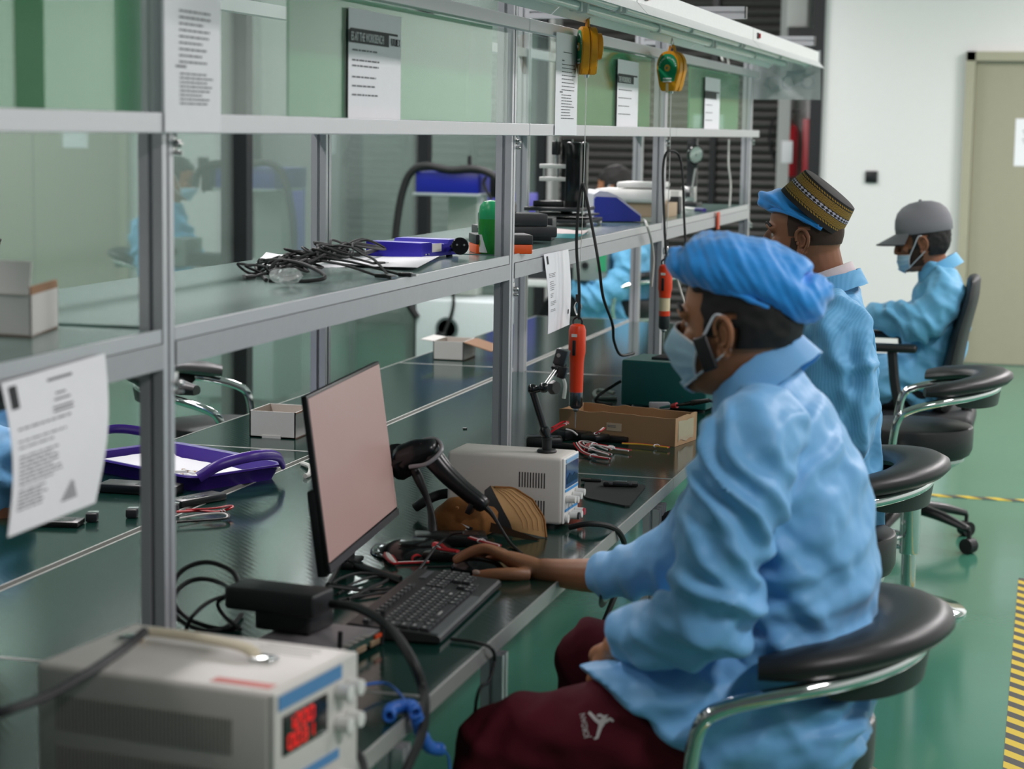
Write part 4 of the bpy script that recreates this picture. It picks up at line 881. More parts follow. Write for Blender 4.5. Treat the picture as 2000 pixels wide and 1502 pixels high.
MB().box(at(1099, 727, Y=y_ + 0.01), (0.018, 0.02, 0.026), rot=F3, bev=0.002).out('clip_jaw', BLACKP(), t)
MB().tube([at(1101, 740, Y=y_), at(1104, 752, Y=y_), at(1103, 765, Y=y_), at(1101, 778, Y=y_)], lambda f: 0.0035 + 0.001 * f, 8).out('clear_lever', glass('lever_clear', (0.85, 0.9, 0.88), 0.3, 0.05, (1, 1, 1), 0.3, (0.8, 0.8, 0.78)), t)
# ---- monitor
m0 = V((-1.232, 3.335, 0)); m1 = V((-1.290, 3.905, 0)); zb, zt = 0.798, 1.120
dY = (m1 - m0).normalized(); nX = V((dY.y, -dY.x, 0)); tilt = V((-0.045, 0, zt - zb)).normalized(); nrm = dY.cross(tilt).normalized()
if nrm.x < 0: nrm = -nrm
hw, hh = (m1 - m0).length / 2, (zt - zb) / 2 / tilt.z; cc = (m0 + m1) / 2 + V((0, 0, zb)) + tilt * hh
t = thing('monitor', 'thin black monitor showing a blank pinkish screen on the bench', 'monitor', (cc.x, cc.y, ZT))
F3 = Matrix((dY, tilt, nrm)).transposed()
def mon(u, v, w): return cc + F3 @ V((u, v, w))
MB().box(mon(0, 0, -0.006), (hw * 2, hh * 2, 0.012), rot=F3, bev=0.003).out('bezel', M('bezel_black', '141416', 0.35), t)
MB().box(mon(0, 0.006, 0.0006), (hw * 2 - 0.012, hh * 2 - 0.024, 0.001), rot=F3).out('screen', M('screen_pink', '8a7673', 0.3, emit=0.30, ecol='c8a29a', scale=4, var=0.06), t, False)
MB().box(mon(0, -hh + 0.007, 0.0015), (hw * 2 - 0.002, 0.014, 0.002), rot=F3).out('chin', M('chin_grey', '55565a', 0.3), t, False)
MB().box(mon(0, -0.02, -0.022), (hw * 1.1, hh * 1.1, 0.024), rot=F3, bev=0.01).out('rear_shell', BLACKP(), t)
MB().box(mon(-hw + 0.03, -0.09, -0.014), (0.06, 0.16, 0.02), rot=F3, bev=0.004).out('rear_panel', BLACKP(), t)
MB().tube([mon(0, -0.05, -0.03), mon(0, -0.14, -0.05), mon(0, -hh - 0.03, -0.05) * 1.0], 0.016, 10, 4).out('neck', BLACKP(), t)
bs = mon(0, -hh, -0.05); MB().box((bs.x, bs.y, ZT + 0.006), (0.07, 0.09, 0.010), math.atan2(dY.y, dY.x) - PI / 2, 0.004).out('foot', BLACKP(), t)
for uu, vv in ((640, 1146), (782, 1134)): MB().tube([V((bs.x, bs.y, ZT + 0.006)), at(uu, vv, z=ZT + 0.006)], 0.009, 8, 0, flat=0.6).out('foot_leg', BLACKP(), t)
MB().box((bs.x + 0.005, bs.y, (ZT + bs.z) / 2), (0.03, 0.05, bs.z - ZT), 0, 0.004).out('stem', BLACKP(), t)
# ---- keyboard
C0 = V((-1.035, 3.300, ZT)); rz = PI / 2 + 0.035; L = loc(C0, rz)       # local x runs along the bench, local y towards the rack
KB = M('keyboard_black', '242426', 0.42, 0, 0.05, 300); KEY = M('key_black', '303033', 0.45, 0, 0.04, 300)
t = thing('keyboard', 'black full-size keyboard lying on the bench in front of the monitor', 'keyboard', C0)
pr = [(-0.083, 0.004), (-0.083, 0.012), (-0.078, 0.016), (-0.062, 0.0175), (0.073, 0.027), (0.080, 0.025), (0.081, 0.010), (0.075, 0.004)]
mb = MB(); mb.rings([[L(x, y, z) for y, z in pr] for x in (-0.218, -0.214, 0.214, 0.218)]); mb.out('case', KB, t, ang=30)
mb = MB(); mb.rings([[L(x, y, z) for y, z in ((-0.082, 0.013), (-0.0775, 0.0168), (-0.063, 0.0185), (-0.061, 0.017))] for x in (-0.21, 0.07)]); mb.out('palm_edge', M('rest_grey', '4b4b4e', 0.35), t)
kz = lambda y: 0.0175 + (y + 0.062) * 0.0705
kp = None
def key(x, y, w_=0.0165, h_=0.0155):
    global kp
    th = rz; rot = Matrix.Rotation(rz, 3, 'Z') @ Matrix.Rotation(0.07, 3, 'X')
    if kp is None:
        mb = MB(); mb.box((0, 0, 0), (0.0165, 0.0155, 0.006), bev=0.0015); nf = set(mb.bm.faces); mb.box((-0.003, 0.0025, 0.003), (0.0042, 0.0045, 0.0004))
        for f_ in mb.bm.faces: f_.material_index = 0 if f_ in nf else 1
        me = mb.mesh('key'); me.materials.append(KEY); me.materials.append(M('key_legend', 'a9a9a6', 0.6)); kp = me
    o = bpy.data.objects.new('key', kp); COL.objects.link(o); o.parent = t; o.matrix_parent_inverse = Matrix.Translation(-t.location)
    o.location = L(x, y, kz(y) + 0.0025); o.rotation_euler = rot.to_euler(); o.scale = (w_ / 0.0165, h_ / 0.0155, 1)
rows = [(-0.052, [1.4, 1.2, 1.3, 5.6, 1.3, 1.2, 1.2, 1.4]), (-0.034, [2.2] + [1] * 10 + [2.6]), (-0.016, [1.8] + [1] * 11 + [2.0]), (0.002, [1.5] + [1] * 12 + [1.4]), (0.020, [1] * 13 + [1.9])]
for y, ws in rows:
    x = 0.205 * -1; tot = sum(ws); sc = 0.283 / tot
    for w_ in ws: key(x + w_ * sc / 2, y, w_ * sc - 0.0025); x += w_ * sc
for k in range(12): key(-0.196 + k * 0.0242, 0.050, 0.018, 0.011)
for k in range(3):
    for y in (0.020, 0.002): key(0.094 + 0.0185 * k, y)
    key(0.094 + 0.0185 * k, -0.052)
key(0.1125, -0.034)
for r_ in range(4):
    for k in range(4 if r_ < 3 else 3): key(0.153 + 0.018 * k, 0.020 - 0.018 * r_)
MB().box(L(0.175, 0.05, kz(0.05) + 0.001), (0.06, 0.012, 0.001), rz).out('lamp_strip', M('chin_grey', ''), t, False)
# ---- mouse (under the hand)
mc = V((-1.035, 3.625, ZT)); t = thing('mouse', 'black computer mouse under the hand of the man in the blue bonnet', 'mouse', mc)
mb = MB(); mb.ball(mc + V((0, 0, 0.006)), 0.055, (1, 0.56, 0.50), 20)
for v_ in mb.bm.verts: v_.co.z = max(v_.co.z, ZT + 0.002)
mb.out('shell', M('gloss_black', ''), t)
MB().lathe([(0, -0.003), (0.008, -0.003), (0.008, 0.003), (0, 0.003)], mc + V((-0.03, 0, 0.026)), (0, 1, 0)).out('scroll_wheel', STEEL(), t)
wire('mouse_cable', [mc + V((-0.054, 0.0, 0.010)), mc + V((-0.09, -0.01, 0.008)), at(830, 1110, z=ZT + 0.006), at(800, 1140, z=ZT + 0.005), at(740, 1125, z=ZT + 0.005), at(690, 1140, z=ZT + 0.005), at(660, 1160, z=ZT + 0.005)], 0.0026, RUBBER(), 'thin black mouse cable curling behind the keyboard', 'cable')
wire('keyboard_cable', [at(905, 1040, z=ZT + 0.06), at(880, 1045, z=ZT + 0.05), at(850, 1070, z=ZT + 0.03), at(820, 1110, z=ZT + 0.012), at(790, 1135, z=ZT + 0.006), at(772, 1150, z=ZT + 0.006)], 0.0026, RUBBER(), 'thin black cable arching from the scanner down behind the keyboard', 'cable')
# ---- adapter bricks, splitter
def brick(u, v, z0, d, rz, label):
    p = at(u, v, z=z0); o = MB().box(p + V((0, 0, d[2] / 2)), d, rz, 0.006, seg=3).out('power_brick', M('brick_black', '19191b', 0.5)); tag(o, label, 'power adapter', 'black power bricks'); return p
brick(575, 1225, ZT + 0.028, (0.105, 0.085, 0.036), -0.15, 'lower black power brick with ports, on the grey splitter box')
brick(545, 1190, ZT + 0.0645, (0.165, 0.075, 0.038), -0.12, 'upper black power brick lying across another beside the near post')
C0 = at(715, 1262, z=ZT + 0.028); C0 = V((-1.115, 2.985, ZT)); rz = 1.45; L = loc(C0, rz)
t = thing('splitter_box', 'grey metal splitter box with a row of ports between the power bricks and keyboard', 'splitter box', C0)
rbox(L(0, 0.01, 0.018), (0.165, 0.155, 0.018), rz, 0.002, 'case', M('splitter_grey', '8b8689', 0.4, 0.3), t)
rbox(L(0, -0.0685, 0.018), (0.16, 0.002, 0.015), rz, 0, 'port_panel', M('port_green', '24443c', 0.4), t, smooth=False)
for k in range(3): rbox(L(-0.05 + 0.05 * k, -0.071, 0.012), (0.034, 0.004, 0.01), rz, 0.001, 'port', M('port_tan', '9c8468', 0.4, 0.4), t)
for k in range(5): rbox(L(-0.06 + 0.022 * k, -0.066, 0.0275), (0.015, 0.012, 0.001), rz, 0, 'vent_slot', M('vent_grey', ''), t, smooth=False)
rbox(L(0.06, -0.072, 0.021), (0.022, 0.004, 0.006), rz, 0, 'orange_mark', M('orange_clip', ''), t, smooth=False)
for sx in (-0.078, 0.078):
    MB().cyl(L(sx, -0.07, 0.003), L(sx, -0.073, 0.06), 0.004).out('thumb_screw', M('arm_black', ''), t)
    for y in (-0.06, 0.08): MB().cyl(L(sx * 0.95, y, 0), L(sx * 0.95, y, 0.01), 0.006).out('foot', RUBBER(), t)
# cables around the bricks
def W(pts, r, label, mat=None, grp=None, nm='black_cable'):
    return wire(nm, pts, r, mat or RUBBER(), label, 'cable', grp)
z0 = ZT + 0.005
W([at(470, 1150, z=ZT + 0.085), at(452, 1115, z=ZT + 0.11), at(400, 1098, z=ZT + 0.12), at(350, 1120, z=ZT + 0.10), at(336, 1170, z=ZT + 0.06), at(370, 1210, z=ZT + 0.02), at(430, 1228, z=z0), at(470, 1225, z=z0)], 0.0042, 'black cable arching highest beside the near post')
W([at(465, 1165, z=ZT + 0.08), at(430, 1138, z=ZT + 0.08), at(380, 1132, z=ZT + 0.08), at(342, 1160, z=ZT + 0.06), at(345, 1205, z=ZT + 0.02), at(400, 1232, z=z0), at(450, 1222, z=z0), at(472, 1200, z=z0)], 0.0042, 'black cable in the lower arch beside the near post')
W([at(458, 1160, z=ZT + 0.07), at(410, 1175, z=ZT + 0.06), at(375, 1205, z=ZT + 0.04), at(364, 1235, z=z0), at(390, 1236, z=z0)], 0.0036, 'black cable bending down from the bricks to the near bench seam')
W([at(440, 1165, z=ZT + 0.06), at(425, 1180, z=ZT + 0.045), at(440, 1205, z=ZT + 0.02), at(470, 1230, z=z0)], 0.0036, 'short black cable hanging under the upper power brick')
W([at(648, 1180, z=ZT + 0.08), at(700, 1188, z=ZT + 0.09), at(760, 1225, z=ZT + 0.09), at(805, 1290, z=ZT + 0.06), at(826, 1345, z=ZT + 0.02), at(830, 1385, X=XF + 0.02), at(822, 1440, X=XF + 0.03), at(800, 1490, X=XF + 0.03), at(770, 1560, X=XF + 0.03)], 0.0075, 'thick black cable arching from the upper brick over the bench edge')
W([at(285, 1232, z=0.96), at(240, 1268, z=0.945), at(170, 1315, z=0.945), at(90, 1360, z=0.93), at(0, 1392, z=0.92), at(-60, 1400, z=0.90)], 0.006, 'grey-black cable lying across the large power supply', M('cable_grey', '38373a', 0.5))
W([at(655, 1446, z=ZT + 0.03), at(680, 1455, z=ZT + 0.03), at(705, 1480, z=ZT + 0.02), at(715, 1530, z=ZT + 0.006), at(712, 1600, z=ZT + 0.006)], 0.0055, 'black cable leaving the front of the large power supply')
W([at(880, 1248, z=z0), at(925, 1254, z=z0), at(958, 1265, z=ZT + 0.003), at(966, 1290, X=XF + 0.008), at(955, 1330, X=XF + 0.01), at(930, 1370, X=XF + 0.0), (XF - 0.06, 3.2, 0.42), (XF - 0.2, 3.22, 0.08), (XF - 0.3, 3.3, 0.006)], 0.003, 'thin black cable from under the keyboard over the bench edge')
W([at(1112, 1030, z=z0 + 0.004), at(1150, 1023, z=ZT + 0.02), at(1190, 1028, z=ZT + 0.012), at(1212, 1044, X=XF + 0.008), at(1221, 1075, X=XF + 0.012), at(1215, 1130, X=XF + 0.015), at(1190, 1190, X=XF), (XF - 0.1, 4.0, 0.3), (XF - 0.25, 4.05, 0.05), (XF - 0.4, 4.1, 0.008)], 0.0062, 'black mains cable from the slim ivory supply over the bench edge')
W([at(700, 1150, z=z0), at(650, 1140, z=ZT + 0.012), at(700, 1120, z=ZT + 0.012), at(760, 1128, z=z0), at(720, 1150, z=z0), at(680, 1170, z=z0)], 0.003, 'thin black cable tangled at the foot of the monitor')
W([at(640, 1145, z=ZT + 0.02), at(700, 1152, z=z0), at(780, 1150, z=z0), at(700, 1165, z=z0), at(660, 1172, z=z0)], 0.003, 'thin black cable crossing under the monitor stem')
# blue coil lead
BC = M('coil_blue', '2a67c0', 0.35)
t = thing('coiled_lead', 'bright blue coiled wrist lead drooping over the near bench edge', 'coiled lead', at(790, 1385, z=ZT))
MB().tube([at(660, 1350, z=ZT + 0.03), at(710, 1338, z=ZT + 0.02), at(755, 1335, z=ZT + 0.014), at(785, 1360, z=ZT + 0.01), at(802, 1385, z=ZT + 0.01)], 0.0024, 8).out('straight_end', BC, t)
path = cat([at(760, 1400, z=ZT + 0.012), at(765, 1385, z=ZT + 0.014), at(800, 1378, z=ZT + 0.012), at(812, 1395, X=XF + 0.016), at(822, 1430, X=XF + 0.018), at(838, 1458, X=XF + 0.02), at(862, 1464, X=XF + 0.03)], 20)
tot = 0; P = []
for i in range(len(path) - 1):
    a, b = path[i], path[i + 1]; F = frame(b - a, (0.3, 0.4, 0.86)); st = 9
    for k in range(st):
        f = k / st; tot += (b - a).length / st / 0.0052 * 2 * PI; P.append(a * (1 - f) + b * f + F @ V((0.0078 * math.cos(tot), 0.0078 * math.sin(tot), 0)))
MB().tube(P, 0.0023, 6, 0).out('coil', BC, t)
MB().tube([path[-1], at(876, 1480, X=XF + 0.03), at(880, 1540, X=XF + 0.03)], 0.002, 6).out('tail', BC, t)
wire('blue_lead', [at(658, 1352, z=ZT + 0.04), at(668, 1370, z=ZT + 0.015), at(664, 1395, z=z0), at(655, 1420, z=z0)], 0.0045, BC, 'short blue lead at the front of the large power supply', 'cable')
# ---- scanner on its stand
t = thing('barcode_scanner', 'black hand scanner leaning in a gooseneck stand behind the monitor edge', 'scanner', at(805, 1078, z=ZT))
yS = 3.93
bC = at(805, 1078, z=ZT); mb = MB(); mb.ball(bC + V((0, 0, 0.002)), 0.085, (1.0, 1.05, 0.28), 24)
for v_ in mb.bm.verts: v_.co.z = max(v_.co.z, ZT + 0.0005)
mb.out('stand_base', M('gloss_black', ''), t)
MB().box(at(780, 1063, z=ZT + 0.026), (0.006, 0.004, 0.001), 0.5).out('base_mark', STEEL(), t, False)
MB().tube([at(843, 1075, Y=3.86), at(845, 1030, Y=3.9), at(838, 985, Y=yS), at(822, 945, Y=yS), at(808, 915, Y=yS)], lambda f: 0.0085 + 0.002 * math.sin(f * 9), 10).out('gooseneck', M('arm_black', ''), t)
def sp(u, v, d=0.0): return at(u, v, Y=yS + d)
mb = MB(); mb.loft([sp(842, 890), sp(872, 925), sp(905, 955), sp(942, 985)], [0.022, 0.019, 0.018, 0.017], [0.024, 0.021, 0.0185, 0.018], (0, 1, 0), 16); mb.out('handle', M('scan_black', '17181b', 0.28), t)
mb = MB(); mb.loft([sp(788, 895), sp(815, 885), sp(845, 875)], [0.034, 0.036, 0.026], [0.030, 0.030, 0.021], (0, 1, 0), 16); mb.out('head', M('scan_black', ''), t)
mb = MB(); mb.loft([sp(776, 903), sp(790, 898), sp(806, 891)], [0.036, 0.036, 0.031], [0.040, 0.037, 0.026], (0, 1, 0), 4, 2); mb.out('scan_window_hood', BLACKP(), t)
mb = MB(); P = [sp(800, 912, -0.036), sp(835, 905, -0.040), sp(862, 880, -0.022), sp(855, 860, 0.01), sp(835, 858, 0.03), sp(800, 872, 0.03)]
mb.tube(P, 0.0045, 8); mb.out('grey_trim', M('trim_grey', '8f8e92', 0.35), t)
mb = MB(); mb.ball(sp(828, 866), 0.012, (1.7, 1.9, 0.55), 16); mb.out('top_lens', M('lens_pink', '8a6a72', 0.15), t)
MB().box(sp(857, 918), (0.012, 0.014, 0.012), rot=Matrix.Rotation(-0.7, 3, 'Y'), bev=0.003).out('trigger', BLACKP(), t)
MB().box(sp(920, 992), (0.012, 0.03, 0.024), rot=Matrix.Rotation(0.4, 3, 'Y'), bev=0.002).out('heel', BLACKP(), t)
MB().tube([sp(942, 985), sp(960, 1003), sp(980, 1035, -0.02), sp(998, 1062, -0.04), at(1020, 1082, z=ZT + 0.004)], lambda f: 0.0075 - 0.0045 * min(1, f * 2.2), 8).out('cord', RUBBER(), t)
# ---- brown cap lying on the bench
t = thing('baseball_cap', 'brown cap lying on its side with a tan brim against the slim ivory supply', 'cap', at(940, 1045, z=ZT))
BR = M('cap_brown', '7d4f1e', 0.85, 0, 0.25, 140, 0.12); yC = 4.0
cen = at(905, 1022, Y=yC); mb = MB()
mb.ball(cen, 0.080, (0.95, 0.85, 0.76), 24, Matrix.Rotation(-0.30, 3, 'Y'))
for v_ in mb.bm.verts:
    v_.co += V((noise.noise(v_.co * 22) * 0.010, noise.noise(v_.co * 22 + V((3, 1, 1))) * 0.010, noise.noise(v_.co * 26 + V((7, 1, 5))) * 0.010)); v_.co.z = max(v_.co.z, ZT + 0.002)
mb.out('crown', BR, t)
MB().ball(at(893, 992, Y=yC - 0.055), 0.004, n=8).out('eyelet', M('tan_thread', 'a5723a', 0.7), t)
inner = [(958, 948), (972, 975), (985, 1000), (996, 1020), (1001, 1036)]
outer = [(966, 951), (1004, 953), (1040, 976), (1063, 1012), (1067, 1050)]
def brim(a, b, off=0.0):
    def lerp(q, f): i = min(int(f * 4), 3); g_ = f * 4 - i; return (q[i][0] * (1 - g_) + q[i + 1][0] * g_, q[i][1] * (1 - g_) + q[i + 1][1] * g_)
    (u0, v0), (u1, v1) = lerp(inner, a), lerp(outer, a); u, v = u0 * (1 - b) + u1 * b, v0 * (1 - b) + v1 * b
    return at(u, v, Y=yC + 0.015 + 0.04 * math.sin(PI * a) * b - 0.02 * b * a + off)
mb = MB(); mb.grid(lambda a, b: brim(a, b), 16, 8); mb.grid(lambda a, b: brim(1 - a, b, 0.004), 16, 8); mb.out('brim', M('brim_tan', 'c49866', 0.8, 0, 0.15, 120, 0.05), t)
mb = MB()
for f in (0.35, 0.5, 0.65, 0.8, 0.93): mb.tube([brim(k / 12, f, -0.0008) for k in range(1, 12)], 0.0006, 5, 3)
mb.out('brim_stitching', M('stitch_tan', 'b48a5a', 0.8), t)
mb = MB(); mb.tube([brim(k / 14, 1.0) for k in range(15)], 0.0022, 6, 3); mb.out('brim_edge', BR, t)
mb = MB(); mb.grid(lambda a, b: at(*( (946 + 17 * a * 0 + (inner[min(int(a * 4), 3)][0] - 946 + (inner[min(int(a * 4) + 1, 4)][0] - inner[min(int(a * 4), 3)][0]) * (a * 4 - min(int(a * 4), 3))) * b), (inner[min(int(a * 4), 3)][1] + (inner[min(int(a * 4) + 1, 4)][1] - inner[min(int(a * 4), 3)][1]) * (a * 4 - min(int(a * 4), 3))) + 10 * (1 - b)), Y=yC + 0.01 - 0.02 * (1 - b)), 12, 4)
mb.out('sweatband', M('band_black', '121213', 0.8), t)
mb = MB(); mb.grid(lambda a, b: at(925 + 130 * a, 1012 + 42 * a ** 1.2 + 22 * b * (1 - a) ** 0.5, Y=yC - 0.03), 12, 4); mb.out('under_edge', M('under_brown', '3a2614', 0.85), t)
mb = MB(); mb.box(at(908, 1035, Y=yC - 0.062), (0.03, 0.002, 0.022), rot=Matrix.Rotation(0.35, 3, 'Y')); lb = mb.out('care_label', M('band_black', ''), t, False)
mb = MB()
for k in range(3): mb.box(at(908 - k, 1027 + 7 * k, Y=yC - 0.0635), (0.02 - 0.003 * k, 0.0006, 0.003), rot=Matrix.Rotation(0.35, 3, 'Y'))
mb.out('label_print', M('white_print', ''), lb, False)
# ---- black pouch/devices and wire bundles near the hand
def dev(u, v, z0, d, rz, label, name='black_device', cat_='device', extra=None, grp='black devices on the near bench'):
    p = at(u, v, z=z0); t = thing(name, label, cat_, p, grp)
    MB().box(p + V((0, 0, d[2] / 2 + 0.0005)), d, rz, min(d) * 0.25, seg=2).out('body', M('device_black', '131415', 0.35), t)
    Lp = loc(p, rz); MB().box(Lp(d[0] * 0.18, -d[1] * 0.1, d[2] + 0.0006), (d[0] * 0.4, d[1] * 0.45, 0.0012), rz).out('top_panel', M('device_panel', '2a2b2e', 0.25), t, False)
    return p
dev(880, 1062, ZT, (0.15, 0.07, 0.022), 0.35, 'flat black device lying under the brown cap with red wires')
dev(862, 1092, ZT, (0.07, 0.05, 0.016), 0.1, 'small black device beside the fingertip of the man with the mouse')
dev(925, 1092, ZT, (0.10, 0.045, 0.014), 0.5, 'black device in the shade behind the mouse')
RED = M('wire_red', 'b01620', 0.4); WHT = M('wire_white', 'd8d4d0', 0.5); BLK2 = M('wire_black', '161617', 0.5); YLW = M('wire_yellow', 'c8a030', 0.5)
TIE = M('tie_white', 'e6e6e6', 0.4)
def bundle(pts, cols, label, ties=(), grp='tied wire bundles', w_=0.0023):
    """flat ribbon of wires side by side, with white ties"""
    P = cat(pts, 8); t = thing('wire_bundle', label, 'wires', P[0], grp)
    for k, (mm, nm) in enumerate(cols):
        Q = []
        for i, p in enumerate(P):
            d_ = (P[min(i + 1, len(P) - 1)] - P[max(i - 1, 0)]); s_ = V((-d_.y, d_.x, 0)); s_ = s_.normalized() if s_.length > 1e-9 else V((1, 0, 0))
            Q.append(p + s_ * ((k - (len(cols) - 1) / 2) * w_ * 1.7) + V((0, 0, 0.0006 * (k % 2))))
        MB().tube(Q, w_, 6, 0).out(nm, mm, t)
    for f in ties:
        i = int(f * (len(P) - 2)); d_ = (P[i + 1] - P[i]).normalized()
        mb = MB(); mb.lathe([(w_ * (len(cols) + 0.7) * 0.95, -0.0015), (w_ * (len(cols) + 0.9), 0), (w_ * (len(cols) + 0.7) * 0.95, 0.0015)], P[i], d_, n=12)
        for v_ in mb.bm.verts: v_.co.z = P[i].z + (v_.co.z - P[i].z) * 0.55
        mb.out('cable_tie', TIE, t)
        MB().tube([P[i] + V((0, 0, 0.003)), P[i] + V((0.006, -0.006, 0.006)), P[i] + V((0.014, -0.010, 0.003))], 0.0009, 5).out('tie_tail', TIE, t)
    return t
R2, W1, B1_, Y1_ = (RED, 'red_wire'), (WHT, 'white_wire'), (BLK2, 'black_wire'), (YLW, 'yellow_wire')
zz = ZT + 0.024
bundle([at(893, 1078, z=zz), at(870, 1075, z=zz), at(850, 1070, z=zz + 0.004), at(848, 1062, z=zz + 0.006), at(858, 1062, z=zz + 0.004), at(872, 1072, z=zz), at(895, 1077, z=zz)], [R2, R2], 'red wire loop with a white tie on the scanner base', (0.35,))
bundle([at(918, 1050, z=zz), at(945, 1058, z=zz), at(975, 1066, z=zz)], [R2, W1, R2], 'red and white wires beside the brown cap brim', (0.45,))
bundle([at(765, 1098, z=ZT + 0.006), at(748, 1080, z=ZT + 0.006), at(754, 1076, z=ZT + 0.008), at(772, 1100, z=ZT + 0.008), at(760, 1092, z=ZT + 0.01), at(756, 1080, z=ZT + 0.01), at(776, 1084, z=ZT + 0.008)], [W1, W1, R2], 'white wire knot with red ends beside the monitor', ())
bundle([at(772, 1100, z=ZT + 0.004), at(800, 1099, z=ZT + 0.004), at(838, 1098, z=ZT + 0.004)], [R2, W1], 'thin red and white pair running to the small black device', ())
bundle([at(805, 1095, z=ZT + 0.005), at(806, 1088, z=ZT + 0.012), at(815, 1084, z=ZT + 0.014), at(824, 1088, z=ZT + 0.006)], [R2], 'short red wire bow in front of the scanner base', ())
# ---- mouse pad with clip bar
P4 = [at(u, v, z=ZT) for u, v in ((1142, 937), (1262, 950), (1228, 992), (1140, 974))]
mb = MB(); cx = sum((p for p in P4), V((0, 0, 0))) / 4
out = []
for i in range(4):
    a, b, c_ = P4[i - 1], P4[i], P4[(i + 1) % 4]
    for f in (0, 0.5, 1): out.append(b + (a - b).normalized() * 0.012 * (1 - f) + (c_ - b).normalized() * 0.012 * f - ((a - b).normalized() + (c_ - b).normalized()) * 0.0 * f)
mb.rings([[p + V((0, 0, h_)) for p in out] for h_ in (0.0005, 0.004)]); o = mb.out('mouse_pad', M('pad_black', '202021', 0.75, 0, 0.1, 400), ang=30); tag(o, 'black mouse pad lying at the bench edge beside the slim ivory supply', 'mouse pad')
a, b = at(1178, 949, z=ZT + 0.005), at(1246, 950, z=ZT + 0.005)
t = thing('black_bar', 'small black ribbed bar resting on the mouse pad', 'bar', (a + b) / 2)
F3 = frame(V((0, 0, 1)), b - a); MB().box((a + b) / 2 + V((0, 0, 0.006)), ((b - a).length, 0.022, 0.011), math.atan2((b - a).y, (b - a).x), 0.003).out('body', M('device_black', ''), t)
for f in (0.22, 0.78): MB().box(a * (1 - f) + b * f + V((0, -0.008, 0.008)), (0.012, 0.008, 0.006), 0, 0.001).out('clip', M('chin_grey', ''), t)
MB().box((a + b) / 2 + V((0, 0, 0.012)), (0.03, 0.008, 0.0015), 0).out('shiny_strip', STEEL(), t, False)
dev(1155, 940, ZT + 0.004, (0.05, 0.02, 0.006), 0.1, 'thin black piece on the far corner of the mouse pad')
# ---- cardboard tray
KR = M('kraft_card', 'a2805c', 0.8, 0, 0.04, 12, 0.06)
P, Q, S_ = at(1318, 873, z=ZT + 0.0005), at(1092, 852, z=ZT + 0.0005), at(1349, 850, z=ZT + 0.0005)
d_ = Q - P; u_ = V((d_.y, -d_.x, 0)).normalized(); u_ = -u_ if u_.y < 0 else u_; Ht = 0.078
t = thing('cardboard_tray', 'long open brown cardboard tray under the hanging screwdriver', 'box', P)
d1 = d_.normalized(); Lx, Dy = d_.length, 0.155; z = V((0, 0, 1))
def pan(o, a, b, la, lb, w_, nm, m, wob=0.0):
    mb = MB(); fn = lambda s_, r_, k: o + a * (la * s_) + b * (lb * r_) + w_ * k + z * (wob * r_ * noise.noise(V((s_ * 9, 0.3, 1)))) + w_ * (wob * r_ * noise.noise(V((s_ * 4, 3.3, 1))))
    mb.grid(lambda s_, r_: fn(s_, r_, 0), 16, 4); mb.grid(lambda s_, r_: fn(s_, r_, 0.004), 16, 4)
    top = [fn(i / 16, 1, 0) for i in range(17)] + [fn(i / 16, 1, 0.004) for i in range(16, -1, -1)]
    for i in range(16): mb.quad(fn(i / 16, 1, 0), fn((i + 1) / 16, 1, 0), fn((i + 1) / 16, 1, 0.004), fn(i / 16, 1, 0.004))
    mb.quad(fn(0, 0, 0), fn(0, 1, 0), fn(0, 1, 0.004), fn(0, 0, 0.004)); mb.quad(fn(1, 0, 0), fn(1, 1, 0), fn(1, 1, 0.004), fn(1, 0, 0.004))
    return mb.out(nm, m, t)
pan(P, d1, z, Lx, Ht, u_, 'front_panel', KR, 0.006); pan(P + u_ * Dy, d1, z, Lx, Ht, -u_, 'rear_panel', KR, 0.008)
pan(P, u_, z, Dy, Ht, d1, 'end_panel', KR, 0.004); pan(P + d1 * Lx, u_, z, Dy, Ht, -d1, 'end_panel', KR, 0.004); pan(P, d1, u_, Lx, Dy, z, 'base_panel', KR)
q = at(1207, 833, Y=5.34); MB().box(P + d1 * (Lx * 0.52) + z * 0.040 - u_ * 0.0012, (0.045, 0.0012, 0.022), math.atan2(d1.y, d1.x)).out('address_label', M('label_tan', 'c4b196', 0.7), t, False)
mb = MB()
for k in range(2): mb.box(P + d1 * (Lx * 0.54) + z * (0.044 - 0.004 * k) - u_ * 0.002, (0.026, 0.0006, 0.0018), math.atan2(d1.y, d1.x))
mb.out('label_print', INK(), t, False)
mb = MB(); mb.grid(lambda a, b: P - d1 * 0.0012 + u_ * (0.02 + 0.11 * a) + z * (0.012 + 0.055 * b + 0.008 * noise.noise(V((a * 3, b * 3, 0)))), 8, 6); mb.out('clear_tape', M('tape_gloss', 'a08f72', 0.15), t)
# ---- teal box with a plate on its top
a, b = at(1212, 795, z=ZT), at(1378, 807, z=ZT); zt_ = 0.897 - ZT
t = thing('teal_box', 'dark teal metal controller box behind the cardboard tray', 'box', (a + b) / 2)
ax = (b - a).normalized(); ay = V((-ax.y, ax.x, 0)); rz = math.atan2(ax.y, ax.x); L = loc(a, rz); LL = (b - a).length
rbox(L(LL / 2, 0.10, zt_ / 2 + 0.004), (LL, 0.2, zt_ - 0.008), rz, 0.005, 'case', M('teal_enamel', '0c5452', 0.4, 0, 0.02, 100, 0.03), t)
for x in (0.02, LL - 0.02):
    for y in (0.02, 0.18): MB().cyl(L(x, y, 0), L(x, y, 0.006), 0.01).out('foot', RUBBER(), t)
rbox(L(LL / 2, 0.10, zt_ + 0.001), (LL - 0.006, 0.194, 0.002), rz, 0, 'top_cover', M('teal_top', '5f7d78', 0.35), t, smooth=False)
